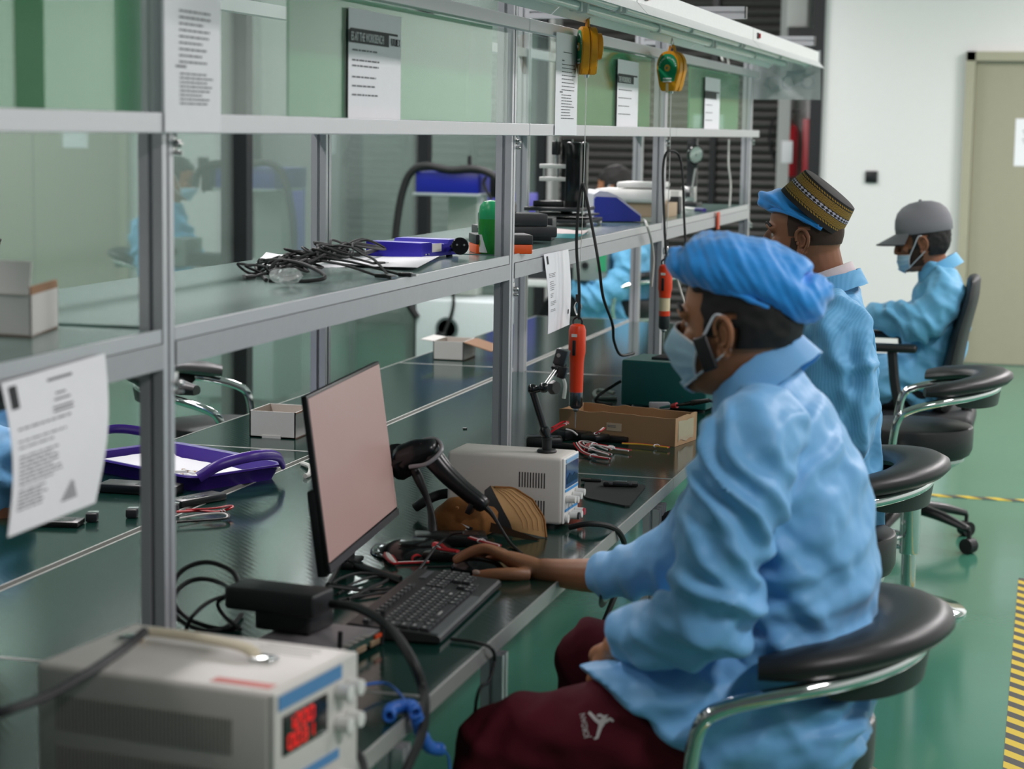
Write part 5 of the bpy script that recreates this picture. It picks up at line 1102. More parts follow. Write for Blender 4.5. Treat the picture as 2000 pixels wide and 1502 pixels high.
rbox(L(LL * 0.60, 0.11, zt_ + 0.006), (LL * 0.62, 0.12, 0.008), rz, 0.002, 'top_plate', CH, t)
for x in (0.13, 0.2): MB().ball(L(x, -0.001, 0.045), 0.0022, n=8).out('screw', CH, t)
a, b = at(1312, 793, z=ZT + 0.07), at(1385, 782, z=ZT + 0.10)
t = thing('soldering_iron', 'soldering iron with a red collar lying against the teal box', 'soldering iron', a, None)
dd = b - a
MB().cyl(a, a + dd * 0.14, 0.006, 0.0085).out('collar', M('wire_red', ''), t); MB().cyl(a + dd * 0.14, a + dd * 0.55, 0.004, 0.007).out('sleeve', M('arm_gloss', ''), t)
MB().cyl(a + dd * 0.55, b, 0.0085, 0.006).out('grip', RUBBER(), t); MB().cyl(a - dd * 0.32, a, 0.003, 0.005).out('tip_shaft', M('teal_grip', '2f6f6c', 0.4), t)
MB().tube([b, at(1402, 788, z=ZT + 0.09), at(1405, 800, z=ZT + 0.05), at(1395, 808, z=ZT + 0.006)], 0.004, 8).out('cord', RUBBER(), t)
t = thing('iron_stand', 'small grey holder in the tray end beside the soldering iron', 'holder', at(1290, 800, z=ZT))
q = at(1288, 792, z=ZT + 0.06); MB().box(q, (0.06, 0.02, 0.02), 0.3, 0.003).out('clip', M('trim_grey', ''), t); MB().cyl((q.x, q.y, ZT), q, 0.006).out('stem', BLACKP(), t); MB().lathe([(0, 0), (0.03, 0), (0.03, 0.006), (0, 0.006)], (q.x, q.y, ZT)).out('base', BLACKP(), t)
wire('loop_cable', [at(1200, 768, z=ZT + 0.02), at(1172, 762, z=ZT + 0.02), at(1160, 768, z=ZT + 0.012), at(1170, 777, z=ZT + 0.006), at(1205, 778, z=ZT + 0.006)], 0.006, M('cable_pale', '8c938d', 0.4), 'pale grey cable loop beside the teal box', 'cable')
wire('loop_cable', [at(1195, 790, z=ZT + 0.006), at(1165, 785, z=ZT + 0.008), at(1170, 772, z=ZT + 0.03), at(1200, 752, z=ZT + 0.06), at(1212, 745, z=ZT + 0.07)], 0.005, RUBBER(), 'black cable heap between the cardboard tray and the teal box', 'cable')
# ---- camera modules and wire looms in front of the tray
dev(1062, 872, ZT, (0.10, 0.055, 0.028), 0.3, 'rounded black module behind the clamp arm base')
dev(1100, 858, ZT, (0.06, 0.05, 0.03), -0.5, 'black module with a flat screen behind the tall clamp rod')
dev(1128, 858, ZT, (0.075, 0.05, 0.022), -0.15, 'black module with small print under the driver tip')
dev(1163, 858, ZT + 0.012, (0.055, 0.06, 0.014), -0.5, 'black module with a silver round mark, lying tilted')
dev(1195, 862, ZT, (0.10, 0.05, 0.016), -0.1, 'long black module touching the cardboard tray')
dev(1100, 875, ZT, (0.09, 0.03, 0.012), -0.1, 'flat black module half behind the slim ivory supply')
MB().lathe([(0, 0), (0.006, 0), (0.006, 0.001), (0, 0.001)], at(1167, 853, z=ZT + 0.0275)).out('round_mark', STEEL(), [o for o in COL.objects if o.get('label', '').startswith('black module with a silver')][0])
z1 = ZT + 0.008
bundle([at(1145, 880, z=z1), at(1152, 868, z=z1 + 0.01), at(1185, 872, z=z1 + 0.01), at(1200, 876, z=z1), at(1230, 880, z=z1)], [W1, R2, B1_, R2], 'upper loom of white, red and black wires ending at a red tip', (0.35, 0.65))
bundle([at(1192, 888, z=z1), at(1165, 880, z=z1 + 0.004), at(1142, 872, z=z1 + 0.006), at(1135, 864, z=z1 + 0.006), at(1150, 864, z=z1 + 0.008), at(1190, 878, z=z1 + 0.008)], [W1, B1_, R2, W1], 'middle loom of striped wires folded back on itself', (0.3,))
bundle([at(1190, 896, z=z1), at(1165, 892, z=z1), at(1140, 884, z=z1), at(1128, 872, z=z1 + 0.012), at(1124, 865, z=z1 + 0.02)], [R2, W1, B1_, R2], 'lowest loom of red and white wires near the supply corner', (0.35,))
bundle([at(1215, 866, z=z1), at(1255, 868, z=z1), at(1306, 874, z=z1)], [Y1_, R2, R2], 'flat red and yellow wires along the foot of the cardboard tray', (0.85,))
bundle([at(1068, 850, z=ZT + 0.035), at(1085, 838, z=ZT + 0.05), at(1105, 828, z=ZT + 0.06), at(1108, 824, z=ZT + 0.062), at(1098, 825, z=ZT + 0.06), at(1078, 836, z=ZT + 0.05)], [R2, R2], 'dark red wire loop standing up behind the clamp rod', (0.4,))
bundle([at(1162, 848, z=ZT + 0.03), at(1172, 842, z=ZT + 0.04), at(1180, 836, z=ZT + 0.045)], [R2, W1], 'short red and white wires sticking up from the tilted module', (0.1,))
bundle([at(1105, 838, z=ZT + 0.04), at(1118, 842, z=ZT + 0.035), at(1128, 850, z=ZT + 0.025)], [W1], 'single pale wire curving down to the module under the driver', ())
# ---- under the bench
q = at(800, 1420, X=-1.0)
t = thing('floor_unit', 'pale grey computer case standing on the floor under the bench', 'computer case', (-1.12, q.y, 0))
rbox((-1.13, q.y + 0.05, 0.235), (0.36, 0.18, 0.43), 0, 0.006, 'case', M('case_grey', '9b9a96', 0.5), t)
rbox((-0.948, q.y + 0.05, 0.235), (0.006, 0.15, 0.40), 0, 0.003, 'front_cover', M('case_grey', ''), t)
rbox((-0.944, q.y + 0.05, 0.36), (0.004, 0.03, 0.06), 0, 0.002, 'drive_slot', BLACKP(), t)
for y in (-0.03, 0.13):
    for x in (-1.28, -0.98): MB().cyl((x, q.y + y, 0), (x, q.y + y, 0.022), 0.014).out('foot', RUBBER(), t)
# ================================================================== opposite bench, machine, chairs
GW = 'white cartons'
P = at(577, 858, z=ZT + 0.0005)
t, pan_, z, inn, wm = carton('carton', P, (-1, 0.0, 0), (-0.02, 1, 0), 0.073, (0.135, 0.155), 'open white carton on the far bench just left of the monitor', GW, back=True)
pan_(P + z * 0.073 + V((0.0015, 0, 0)), V((0, 1, 0)), V((0.9, 0, 0.42)).normalized(), 0.155, 0.055, V((0.4, 0, -0.9)).normalized(), 'side_flap', inn)
mb = MB(); mb.box(P + V((-0.07, -0.001, 0.003)), (0.055, 0.003, 0.008)); mb.out('lock_tab', wm, t, False)
P = at(905, 705, z=ZT + 0.0005)
t, pan_, z, inn, wm = carton('carton', P, (-1, 0.0, 0), (-0.02, 1, 0), 0.070, (0.118, 0.17), 'open white carton with a long brown flap on the far bench beside the middle post', GW, back=True)
pan_(P + z * 0.070 + V((0.0015, 0, 0)), V((0, 1, 0)), V((0.9, 0, -0.25)).normalized(), 0.17, 0.11, V((-0.25, 0, -0.9)).normalized(), 'side_flap', inn)
pan_(P + z * 0.070 + V((-0.118, 0, 0)), V((0, 1, 0)), V((-0.97, 0, 0.1)).normalized(), 0.17, 0.05, V((0, 0, -1)), 'side_flap', wm)
# purple tray
PU = M('tray_purple', '44298a', 0.32, 0, 0, 30, 0.04)
a, b, c_, d_ = [at(u, v, z=ZT + 0.004) for u, v in ((196, 950), (470, 962), (560, 925), (300, 890))]
cx = V((-2.03, 4.45, ZT)); t = thing('purple_tray', 'purple plastic tray with arched handles lined with white paper', 'tray', cx)
rz = math.radians(63); L = loc(cx, rz); hx, hy = 0.155, 0.235
def rr(x, y, r, z_, n=5):
    out = []
    for k, (sx, sy) in enumerate(((1, 1), (-1, 1), (-1, -1), (1, -1))):
        for i in range(n + 1):
            a_ = PI / 2 * (k + i / n); out.append(L(sx * (x - r) + r * math.cos(a_), sy * (y - r) + r * math.sin(a_), z_))
    return out
mb = MB(); mb.rings([rr(hx - 0.028, hy - 0.028, 0.03, 0.0), rr(hx - 0.012, hy - 0.012, 0.04, 0.03), rr(hx, hy, 0.045, 0.036), rr(hx - 0.002, hy - 0.002, 0.045, 0.04), rr(hx - 0.016, hy - 0.016, 0.04, 0.038), rr(hx - 0.032, hy - 0.032, 0.03, 0.005)])
mb.out('basin', PU, t, ang=50)
for s_ in (-1, 1):
    P = [L(-0.13, s_ * (hy - 0.01), 0.036), L(-0.085, s_ * (hy + 0.02), 0.066), L(0, s_ * (hy + 0.045), 0.080), L(0.085, s_ * (hy + 0.02), 0.066), L(0.13, s_ * (hy - 0.01), 0.036)]
    MB().tube(P, 0.013, 10, 8, flat=0.55).out('handle', PU, t)
mb = MB(); mb.grid(lambda a_, b_: L((a_ - 0.5) * 0.235, (b_ - 0.5) * 0.39, 0.010 + 0.003 * noise.noise(V((a_ * 5, b_ * 6, 0))) + 0.018 * max(0, abs(b_ - 0.5) - 0.42) * 10), 12, 16)
o = mb.out('paper_liner', PAPER()); tag(o, 'white paper liner lying in the purple tray', 'paper')
R = random.Random(5); q = at(360, 926, z=ZT + 0.02)
for k in range(9):
    p = q + V((R.uniform(-0.035, 0.035), R.uniform(-0.05, 0.05), -0.003)); rz_ = R.uniform(0, 3)
    lab = 'small white and gold connector in the handful on the tray liner'
    o = thing('connector_piece', lab, 'connector', p, 'loose connectors on the tray liner')
    MB().box(p + V((0, 0, 0.003)), (0.026, 0.009, 0.006), rz_, 0.001).out('body', WHITEP(), o)
    dx = V((math.cos(rz_), math.sin(rz_), 0)); MB().box(p + dx * 0.016 + V((0, 0, 0.003)), (0.008, 0.008, 0.006), rz_, 0.001).out('contact', M('gold_brown', '9a6a22', 0.3, 0.6), o)
# devices on the far bench at the left
GD = 'black devices on the far bench'
dev(275, 962, ZT, (0.19, 0.07, 0.022), 0.05, 'black device with a grey printed top in front of the purple tray', grp=GD)
dev(385, 982, ZT, (0.05, 0.14, 0.016), -0.4, 'black device across the bench divider beside the near post', grp=GD)
dev(105, 1025, ZT, (0.12, 0.06, 0.012), 0.2, 'black device under the bottom edge of the large hung sheet', grp=GD)
for u, v, lb in ((180, 1018, 'small metal connector block lying on the far bench'), (258, 1010, 'small black and silver connector tucked behind the near post'), (338, 1000, 'small dark plug at the end of the red wire loop')):
    p = at(u, v, z=ZT + 0.0005); o = thing('connector_block', lb, 'connector', p, 'connector blocks on the far bench')
    MB().box(p + V((0, 0, 0.010)), (0.024, 0.03, 0.018), 0.3, 0.002).out('body', CH, o); MB().box(p + V((0.002, 0.002, 0.0195)), (0.022, 0.02, 0.003), 0.3).out('plate', STEEL(), o, False)
z1 = ZT + 0.01
bundle([at(345, 1000, z=z1), at(390, 998, z=z1), at(425, 1000, z=z1), at(450, 993, z=z1 + 0.006), at(450, 988, z=z1 + 0.01), at(420, 993, z=z1 + 0.01), at(365, 996, z=z1)], [R2, R2], 'red wire loop with a white tie lying across the bench divider', (0.4,))
bundle([at(350, 1012, z=z1), at(400, 1004, z=z1), at(440, 1003, z=z1), at(443, 1012, z=z1), at(410, 1016, z=z1), at(345, 1020, z=z1)], [W1, B1_], 'grey and black wire loop under the red wire loop', ())
wire('white_plug_lead', [at(590, 905, z=ZT + 0.006), at(606, 912, z=ZT + 0.01), at(604, 926, z=ZT + 0.006), at(596, 930, z=ZT + 0.006)], 0.006, WC, 'white lead end beside the tray handle', 'cable')
p = at(908, 838, z=ZT + 0.0005); o = MB().box(p + V((0, 0, 0.002)), (0.012, 0.012, 0.004), 0.4, 0.001).out('tiny_part', BLACKP()); tag(o, 'single tiny black part alone on the green mat', 'part')
# far laser marker: cabinet, column, blue head, hose
YL = 10.6
def fa(u, v, d=0.0): return at(u, v, Y=YL + d)
t = thing('laser_marker', 'white laser marking machine with a royal blue head behind the benches', 'machine', (fa(890, 600).x, YL + 0.3, 0))
a, b = fa(812, 585), fa(975, 700)
MB().box(((a.x + b.x) / 2, YL + 0.225, a.z / 2 + 0.02), (b.x - a.x, 0.45, a.z - 0.04), bev=0.01).out('cabinet', M('cabinet_white', 'c9d2d2', 0.4), t)
a, b = fa(812, 335), fa(934, 379)
MB().box(((a.x + b.x) / 2, YL + 0.25, (a.z + b.z) / 2), (b.x - a.x, 0.5, a.z - b.z), bev=0.006).out('laser_head', M('laser_blue', '14218f', 0.35), t)
MB().box(((a.x + b.x) / 2, YL + 0.2, b.z - 0.008), (b.x - a.x + 0.03, 0.42, 0.016), bev=0.003).out('head_plate', M('plate_grey', '9aa5a5', 0.4), t)
c0, c1 = fa(862, 385, 0.2), fa(918, 480, 0.2); zt2 = fa(890, 590).z
MB().box(((c0.x + c1.x) / 2, YL + 0.4, (b.z + zt2) / 2), (c1.x - c0.x, 0.14, b.z - zt2 - 0.02), bev=0.006).out('column', M('column_cream', 'bcc3bb', 0.5), t)
k0 = fa(897, 332); MB().box((k0.x, YL + 0.2, a.z + 0.022), (0.10, 0.06, 0.03), bev=0.004).cyl((k0.x, YL + 0.2, a.z + 0.03), (k0.x, YL + 0.2, a.z + 0.09), 0.012).out('crank_handle', BLACKP(), t)
MB().tube([fa(772, 470), fa(776, 430), fa(786, 375), fa(802, 338), fa(830, 324), fa(880, 332), fa(925, 330), fa(955, 338), fa(972, 352), fa(978, 380)], 0.022, 10, 6).out('hose', RUBBER(), t)
MB().tube([fa(772, 470), fa(774, 520), fa(790, 580), fa(815, 620)], 0.02, 10, 6).out('hose_end', RUBBER(), t)
MB().box(fa(972, 362, 0.1), (0.07, 0.09, 0.14), bev=0.01).out('motor', BLACKP(), t)
MB().tube([fa(950, 345), fa(945, 358), fa(952, 376), fa(960, 390)], 0.008, 8).out('signal_cable', RUBBER(), t)
fc = fa(873, 642, -0.002)
mb = MB()
for r_ in (0.030, 0.045, 0.060): mb.lathe([(r_, 0), (r_ + 0.006, 0), (r_ + 0.006, 0.008), (r_, 0.008)], fc, (0, -1, 0), n=24)
for k in range(4): mb.cyl(fc + V((0.064 * math.cos(k * PI / 4), -0.005, 0.064 * math.sin(k * PI / 4))), fc - V((0.064 * math.cos(k * PI / 4), 0.005, 0.064 * math.sin(k * PI / 4))), 0.003, n=6)
mb.out('fan_grille', M('grille_grey', '5d6a69', 0.4), t)
MB().box(fa(862, 657, -0.02), (0.06, 0.04, 0.05), bev=0.008).out('plug', BLACKP(), t)
MB().tube([fa(883, 560, -0.01), fa(886, 590, -0.01), fa(880, 618, -0.012), fa(868, 650, -0.03)], 0.009, 8).out('mains_lead', RUBBER(), t)
a, b = fa(923, 385, 0.35), fa(948, 410, 0.35)
o = MB().box(((a.x + b.x) / 2 + 0.05, YL + 0.9, (a.z + b.z) / 2 - 0.2), (0.30, 0.04, 0.5), bev=0.004).out('display', M('display_violet', '3c3f86', 0.3, emit=0.3, ecol='5a4fb0', scale=6, var=0.5)); tag(o, 'dark screen with a violet picture beside the laser machine', 'display')
MB().box(((a.x + b.x) / 2 + 0.05, YL + 0.9, (b.z - 0.45 + 0.75) / 2), (0.06, 0.06, max(0.02, b.z - 0.45 - 0.75))).out('stand', BLACKP(), o)
# extra table in the far corner, with a test box
tf = thing('side_table', 'small table past the end of the benches in front of the far seated worker', 'table', (-3.0, 11.75, 0))
MB().box((-3.0, 11.75, 0.73), (0.62, 1.3, 0.04), bev=0.003).out('table_top', M('white_laminate', 'cfd3d0', 0.4), tf)
for x in (-3.26, -2.74):
    for y in (11.16, 12.34): bar(MB(), (x, y, 0), (x, y, 0.71)).out('leg', ALU(), tf, False)
a = at(1075, 575, Y=11.25); o = MB().box((a.x, 11.25, 0.79), (0.30, 0.24, 0.075), bev=0.006).out('laptop_box', CH); tag(o, 'low black box on the small far table', 'box')
a = at(1160, 600, Y=11.24); o = MB().box((a.x, 11.24, 0.835), (0.20, 0.25, 0.165), bev=0.004).out('grey_tester', M('tester_grey', '7f8a86', 0.45)); tag(o, 'grey box with a dark knob on the far table under the blue sleeve', 'tester')
MB().lathe([(0, 0), (0.022, 0), (0.018, 0.012), (0, 0.012)], (a.x - 0.03, 11.115, 0.84), (0, -1, 0)).out('knob', BLACKP(), o)
MB().box((a.x + 0.07, 11.112, 0.86), (0.05, 0.004, 0.1)).out('green_panel', M('panel_green', '2f9a6a', 0.5), o, False)
# ---- swivel stools with a C-shaped back
LEATH = M('black_leatherette', '1c1c1e', 0.42, 0, 0.10, 260, 0.08)
def stool(label, X, Y, yaw):
    t = thing('swivel_stool', label, 'stool', (0, 0, 0), 'black swivel stools with curved backs')
    MB().lathe([(0, 0.0), (0.198, 0.0), (0.2, 0.006), (0.19, 0.016), (0.10, 0.030), (0.045, 0.038), (0, 0.038)], n=48).out('base_disc', CHROME(), t)
    MB().lathe([(0, 0.03), (0.025, 0.03), (0.025, 0.3), (0, 0.3)]).out('inner_pole', CHROME(), t)
    MB().lathe([(0, 0.195), (0.033, 0.195), (0.034, 0.2), (0.034, 0.48), (0, 0.48)]).out('pole_cover', CHROME(), t)
    MB().tube([(-0.03, 0.03, 0.255), (-0.10, 0.12, 0.25), (-0.20, 0.13, 0.245), (-0.235, 0.0, 0.245), (-0.20, -0.13, 0.245), (-0.10, -0.12, 0.25), (-0.03, -0.03, 0.255)], 0.0085, 10, 8).tube([(-0.03, 0.0, 0.215), (-0.12, 0, 0.22), (-0.235, 0, 0.243)], 0.0085, 10).out('footrest', CHROME(), t)
    MB().lathe([(0, 0.47), (0.10, 0.475), (0.17, 0.525), (0.17, 0.535), (0, 0.535)], n=32).out('seat_plate', STEEL(), t)
    MB().lathe([(0, 0.533), (0.16, 0.533), (0.186, 0.545), (0.195, 0.565), (0.196, 0.630), (0.193, 0.638), (0.186, 0.642), (0, 0.644)], n=48).out('seat', LEATH, t)
    c = V((-0.005, 0, 0)); rows_ = []
    N_ = 28
    for i in range(N_ + 1):
        a = math.radians(-82 + 164 * i / N_); e = min(1, min(i, N_ - i) / 3 + 0.35); dr = V((math.cos(a), math.sin(a), 0)); zc = 0.775 + 0.04 * max(0, math.cos(a))
        w0 = (0.05 + 0.018 * max(0, math.cos(a))) * (0.6 + 0.4 * e); h = 0.021 * (0.55 + 0.45 * e)
        pr_ = [(-w0, -0.008), (-w0 * 0.9, h * 0.2), (-w0 * 0.5, h * 0.75), (0, h), (w0 * 0.6, h * 1.05), (w0 * 0.95, h * 0.5), (w0, -h * 0.2), (w0 * 0.8, -h * 0.9), (0, -h), (-w0 * 0.7, -h)]
        rows_.append([c + dr * (0.255 + x) + V((0, 0, zc + z_)) for x, z_ in pr_])
    MB().rings(rows_).out('back_pad', LEATH, t, ang=60)
    rows_ = []
    for i in range(N_ + 1):
        a = math.radians(-62 + 124 * i / N_); e = math.sin(PI * i / N_) ** 0.4; dr = V((math.cos(a), math.sin(a), 0)); zc = 0.75 + 0.04 * max(0, math.cos(a))
        rows_.append([c + dr * r_ + V((0, 0, zc + z_)) for r_, z_ in ((0.272, -0.005), (0.286, -0.005), (0.276, -0.018 - 0.05 * e), (0.262, -0.018 - 0.05 * e))])
    MB().rings(rows_).out('back_flap', LEATH, t, ang=60)
    P = [V((-0.02, -0.10, 0.52)), V((-0.06, -0.24, 0.53)), V((-0.065, -0.295, 0.59)), V((-0.05, -0.304, 0.69)), V((-0.01, -0.302, 0.725))]
    for i in range(9):
        a = math.radians(-70 + 140 * i / 8); P.append(c + V((0.272 * math.cos(a), 0.298 * math.sin(a), 0.738 + 0.04 * max(0, math.cos(a)))))
    P += [V((p.x, -p.y, p.z)) for p in P[4::-1]]
    MB().tube(P, 0.0135, 12, 8).out('arm_tube', CHROME(), t)
    t.location = (X, Y, 0); t.rotation_euler = (0, 0, yaw); return t
s0 = stool('black swivel stool under the man in the blue bonnet', -0.435, 3.26, 0.0)
def stool_copy(label, X, Y, yaw):
    c = copy_tree(s0); c['label'] = label; c.location = (X, Y, 0); c.rotation_euler = (0, 0, yaw); return c
stool_copy('black swivel stool under the man in the patterned cap', -0.52, 4.85, 0.1)
stool_copy('empty black swivel stool with its chrome pole in view', -0.41, 6.78, 0.05)
stool_copy('empty black swivel stool on the far side behind the white carton', -2.58, 5.95, PI + 0.25)
# ---- office chair of the man in the grey cap
XO, YO = -0.50, 7.95
t = thing('office_chair', 'black office chair with arms and castors under the man in the grey cap', 'office chair', (XO, YO, 0))
mb = MB(); mb.loft([(XO + 0.13, YO, 0.56), (XO + 0.155, YO, 0.70), (XO + 0.185, YO, 0.86), (XO + 0.215, YO, 0.98), (XO + 0.225, YO, 1.055)], [0.19, 0.22, 0.23, 0.22, 0.19], [0.035, 0.038, 0.034, 0.03, 0.025], (0, 1, 0), 20); mb.out('backrest', M('office_black', '202123', 0.6, 0, 0.15, 300), t)
MB().box((XO + 0.02, YO, 0.50), (0.46, 0.46, 0.08), bev=0.03, seg=4).out('seat', M('office_black', ''), t)
MB().tube([(XO + 0.05, YO, 0.45), (XO + 0.20, YO, 0.46), (XO + 0.22, YO, 0.58), (XO + 0.25, YO, 0.7)], 0.022, 8).out('back_bar', BLACKP(), t)
for s_ in (-1, 1):
    MB().box((XO - 0.10, YO + s_ * 0.27, 0.80), (0.27, 0.07, 0.03), bev=0.012, seg=3).out('armrest', BLACKP(), t)
    MB().tube([(XO, YO + s_ * 0.20, 0.47), (XO, YO + s_ * 0.265, 0.50), (XO - 0.04, YO + s_ * 0.27, 0.64), (XO - 0.06, YO + s_ * 0.27, 0.79)], 0.02, 8).out('arm_post', BLACKP(), t)
MB().lathe([(0, 0.12), (0.035, 0.12), (0.035, 0.22), (0.025, 0.22), (0.025, 0.46), (0, 0.46)], (XO, YO, 0)).out('gas_lift', BLACKP(), t)
for k in range(5):
    a = math.radians(-32 + 72 * k); d_ = V((math.cos(a), math.sin(a), 0)); o_ = V((XO, YO, 0))
    mb = MB(); mb.loft([o_ + d_ * 0.03 + V((0, 0, 0.145)), o_ + d_ * 0.17 + V((0, 0, 0.125)), o_ + d_ * 0.29 + V((0, 0, 0.095))], [0.028, 0.024, 0.018], [0.024, 0.02, 0.014], d_.cross(V((0, 0, 1))), 10); lg = mb.out('base_leg', BLACKP(), t)
    w_ = o_ + d_ * 0.30; sd_ = d_.cross(V((0, 0, 1)))
    MB().cyl(w_ + sd_ * 0.022 + V((0, 0, 0.03)), w_ - sd_ * 0.022 + V((0, 0, 0.03)), 0.03, n=20).cyl(w_ + V((0, 0, 0.05)), w_ + V((0, 0, 0.09)), 0.008).out('castor', RUBBER(), lg)
# ================================================================== people
SEC = [(0.118, 0.0, -0.03, 0.018), (0.110, 0.032, -0.062, 0.045), (0.092, 0.062, -0.087, 0.062), (0.060, 0.082, -0.101, 0.073), (0.025, 0.088, -0.105, 0.0765), (0.0, 0.083, -0.104, 0.0755),
       (-0.022, 0.084, -0.100, 0.073), (-0.045, 0.087, -0.090, 0.069), (-0.068, 0.088, -0.072, 0.063), (-0.090, 0.084, -0.048, 0.054), (-0.108, 0.076, -0.018, 0.042), (-0.120, 0.058, 0.01, 0.026)]
def hs(z, a, off=0.0):
    """head surface point at height z and angle a from straight ahead (head axes: x forward, y left, z up)"""
    z = max(-0.1199, min(0.1179, z))
    for (z1, f1, b1, w1), (z0, f0, b0, w0) in zip(SEC, SEC[1:]):
        if z0 <= z <= z1:
            t = (z - z0) / (z1 - z0); f, b, w_ = f0 + (f1 - f0) * t, b0 + (b1 - b0) * t, w0 + (w1 - w0) * t; break
    xm, rx = (f + b) / 2, (f - b) / 2; c, s = math.cos(a), math.sin(a); e = 0.86
    x = xm + (rx + off) * math.copysign(abs(c) ** e, c); y = (w_ + off) * math.copysign(abs(s) ** e, s)
    if x > xm: y *= 1 - 0.10 * ((x - xm) / rx) ** 2
    return V((x, y, z))
def head(mb, Mh, n=36):
    mb.rings([[Mh @ hs(z, 2 * PI * j / n) for j in range(n)] for z in (0.1179, 0.116, 0.110, 0.100, 0.088, 0.07, 0.05, 0.03, 0.012, 0, -0.012, -0.03, -0.045, -0.06, -0.075, -0.09, -0.1, -0.11, -0.1195)])
    q = lambda *p: Mh @ V(p)
    rot = Mh.to_3x3()
    mb.loft([q(0.074, 0, 0.018), q(0.090, 0, -0.004), q(0.101, 0, -0.026), q(0.106, 0, -0.040)], [0.008, 0.0095, 0.012, 0.0125], [0.010, 0.011, 0.013, 0.011], rot @ V((0, 1, 0)), 12)
    for s in (-1, 1):
        mb.ball(q(0.094, s * 0.012, -0.043), 0.0095, n=10)
        mb.tube([q(0.072, s * 0.055, 0.012), q(0.085, s * 0.035, 0.021), q(0.088, s * 0.014, 0.017)], 0.0075, 8)
        mb.ball(q(0.062, s * 0.047, -0.026), 0.019, (0.9, 0.8, 0.9), 12)
        mb.tube([q(0.066, s * 0.046, 0.004), q(0.078, s * 0.032, 0.0065), q(0.080, s * 0.018, 0.001)], 0.0045, 6)
        mb.tube([q(0.066, s * 0.045, -0.011), q(0.077, s * 0.032, -0.013), q(0.079, s * 0.019, -0.008)], 0.0045, 6)
    mb.tube([q(0.076, 0.025, -0.069), q(0.090, 0.010, -0.064), q(0.091, 0, -0.0655), q(0.090, -0.010, -0.064), q(0.076, -0.025, -0.069)], 0.0052, 8)
    mb.tube([q(0.075, 0.022, -0.073), q(0.089, 0.009, -0.0775), q(0.089, -0.009, -0.0775), q(0.075, -0.022, -0.073)], 0.0062, 8)
    mb.ball(q(0.073, 0, -0.104), 0.018, (1, 1.2, 0.9), 12)
def ears(mb, Mh):
    for s in (-1, 1):
        e = lambda x, z, y: Mh @ V((x - 0.008, s * (0.0755 + y), z - 0.019))
        rim = [e(0.013, 0.002, 0.002), e(0.014, 0.020, 0.004), e(0.004, 0.031, 0.009), e(-0.010, 0.029, 0.014), e(-0.019, 0.014, 0.017), e(-0.018, -0.004, 0.015), e(-0.011, -0.018, 0.010), e(-0.004, -0.030, 0.006), e(0.005, -0.031, 0.003), e(0.008, -0.020, 0.001)]
        mb.tube(rim, lambda f: 0.0042 if f < 0.72 else 0.0058, 8, 5)
        mb.tube([e(-0.004, 0.017, 0.008), e(-0.011, 0.006, 0.011), e(-0.008, -0.008, 0.008), e(0.002, -0.014, 0.005)], 0.0035, 8, 4)
        mb.ball(e(0.010, -0.004, 0.003), 0.005, (0.8, 0.7, 1.2), 8)
        mb.grid(lambda a, b: e(0.011 - 0.028 * a, 0.027 - 0.052 * b - 0.004 * a, (0.002 + 0.013 * a) - 0.006 * math.sin(PI * b) * math.sin(PI * a)), 8, 8)
def hair(Mh, keep, off=0.006, seed=0):
    mb = MB(); nz, na = 44, 72
    pt = lambda i, j: (lambda z, a: hs(z, a, off * (0.75 + 0.5 * noise.noise(V((a * 14, z * 60, seed))))) + (V((0, 0, off)) if z > 0.105 else V((0, 0, 0))))(0.1179 - i / nz * 0.215, 2 * PI * j / na)
    grid = {}
    for i in range(nz):
        for j in range(na):
            c = hs(0.1179 - (i + 0.5) / nz * 0.215, 2 * PI * (j + 0.5) / na)
            if keep(c.x, abs(c.y), c.z):
                ids = []
                for a, b in ((i, j), (i + 1, j), (i + 1, j + 1), (i, j + 1)):
                    k = (a, b % na)
                    if k not in grid: grid[k] = mb.bm.verts.new(Mh @ pt(a, b % na))
                    ids.append(grid[k])
                try: mb.bm.faces.new(ids)
                except ValueError: pass
    # turn the hairline edge in to the skin
    be = [e for e in mb.bm.edges if e.is_boundary]
    r = bmesh.ops.extrude_edge_only(mb.bm, edges=be)
    hc = Mh @ V((-0.01, 0, 0.0))
    for v_ in [g for g in r['geom'] if isinstance(g, bmesh.types.BMVert)]: v_.co += (hc - v_.co).normalized() * (off * 1.5)
    return mb
def hairline(x, y, z, side=-0.015, nape=-0.055, front=0.070):
    if x > 0.050: return z > front + (0.02 if y > 0.05 else 0)
    if x > 0.026: return z > 0.052
    if x > 0.004: return z > side
    if x > -0.026: return z > 0.022
    return z > nape
def hand_mb(mb, W, kn, fingers, thumb, s=1.0):
    """palm from wrist W to the four knuckles kn, then five finger chains"""
    k0, k3 = kn[0], kn[-1]; c = (k0 + k3) / 2; side = (k3 - k0).normalized(); hw = (k3 - k0).length / 2
    mb.loft([W, W * 0.62 + c * 0.38, W * 0.25 + c * 0.75, c], [0.026 * s, 0.033 * s, hw + 0.010 * s, hw + 0.008 * s], [0.020 * s, 0.019 * s, 0.0165 * s, 0.012 * s], side, 16, 3)
    for f in fingers:
        n_ = len(f) - 1
        mb.tube(f, lambda t_: (0.0098 - 0.0022 * t_) * s, 10, 4); mb.ball(f[-1], 0.0076 * s, n=10)
        mb.ball(f[1], 0.0099 * s, n=10)
    mb.tube(thumb, lambda t_: (0.0138 - 0.0042 * t_) * s, 10, 4); mb.ball(thumb[-1], 0.0096 * s, n=10)
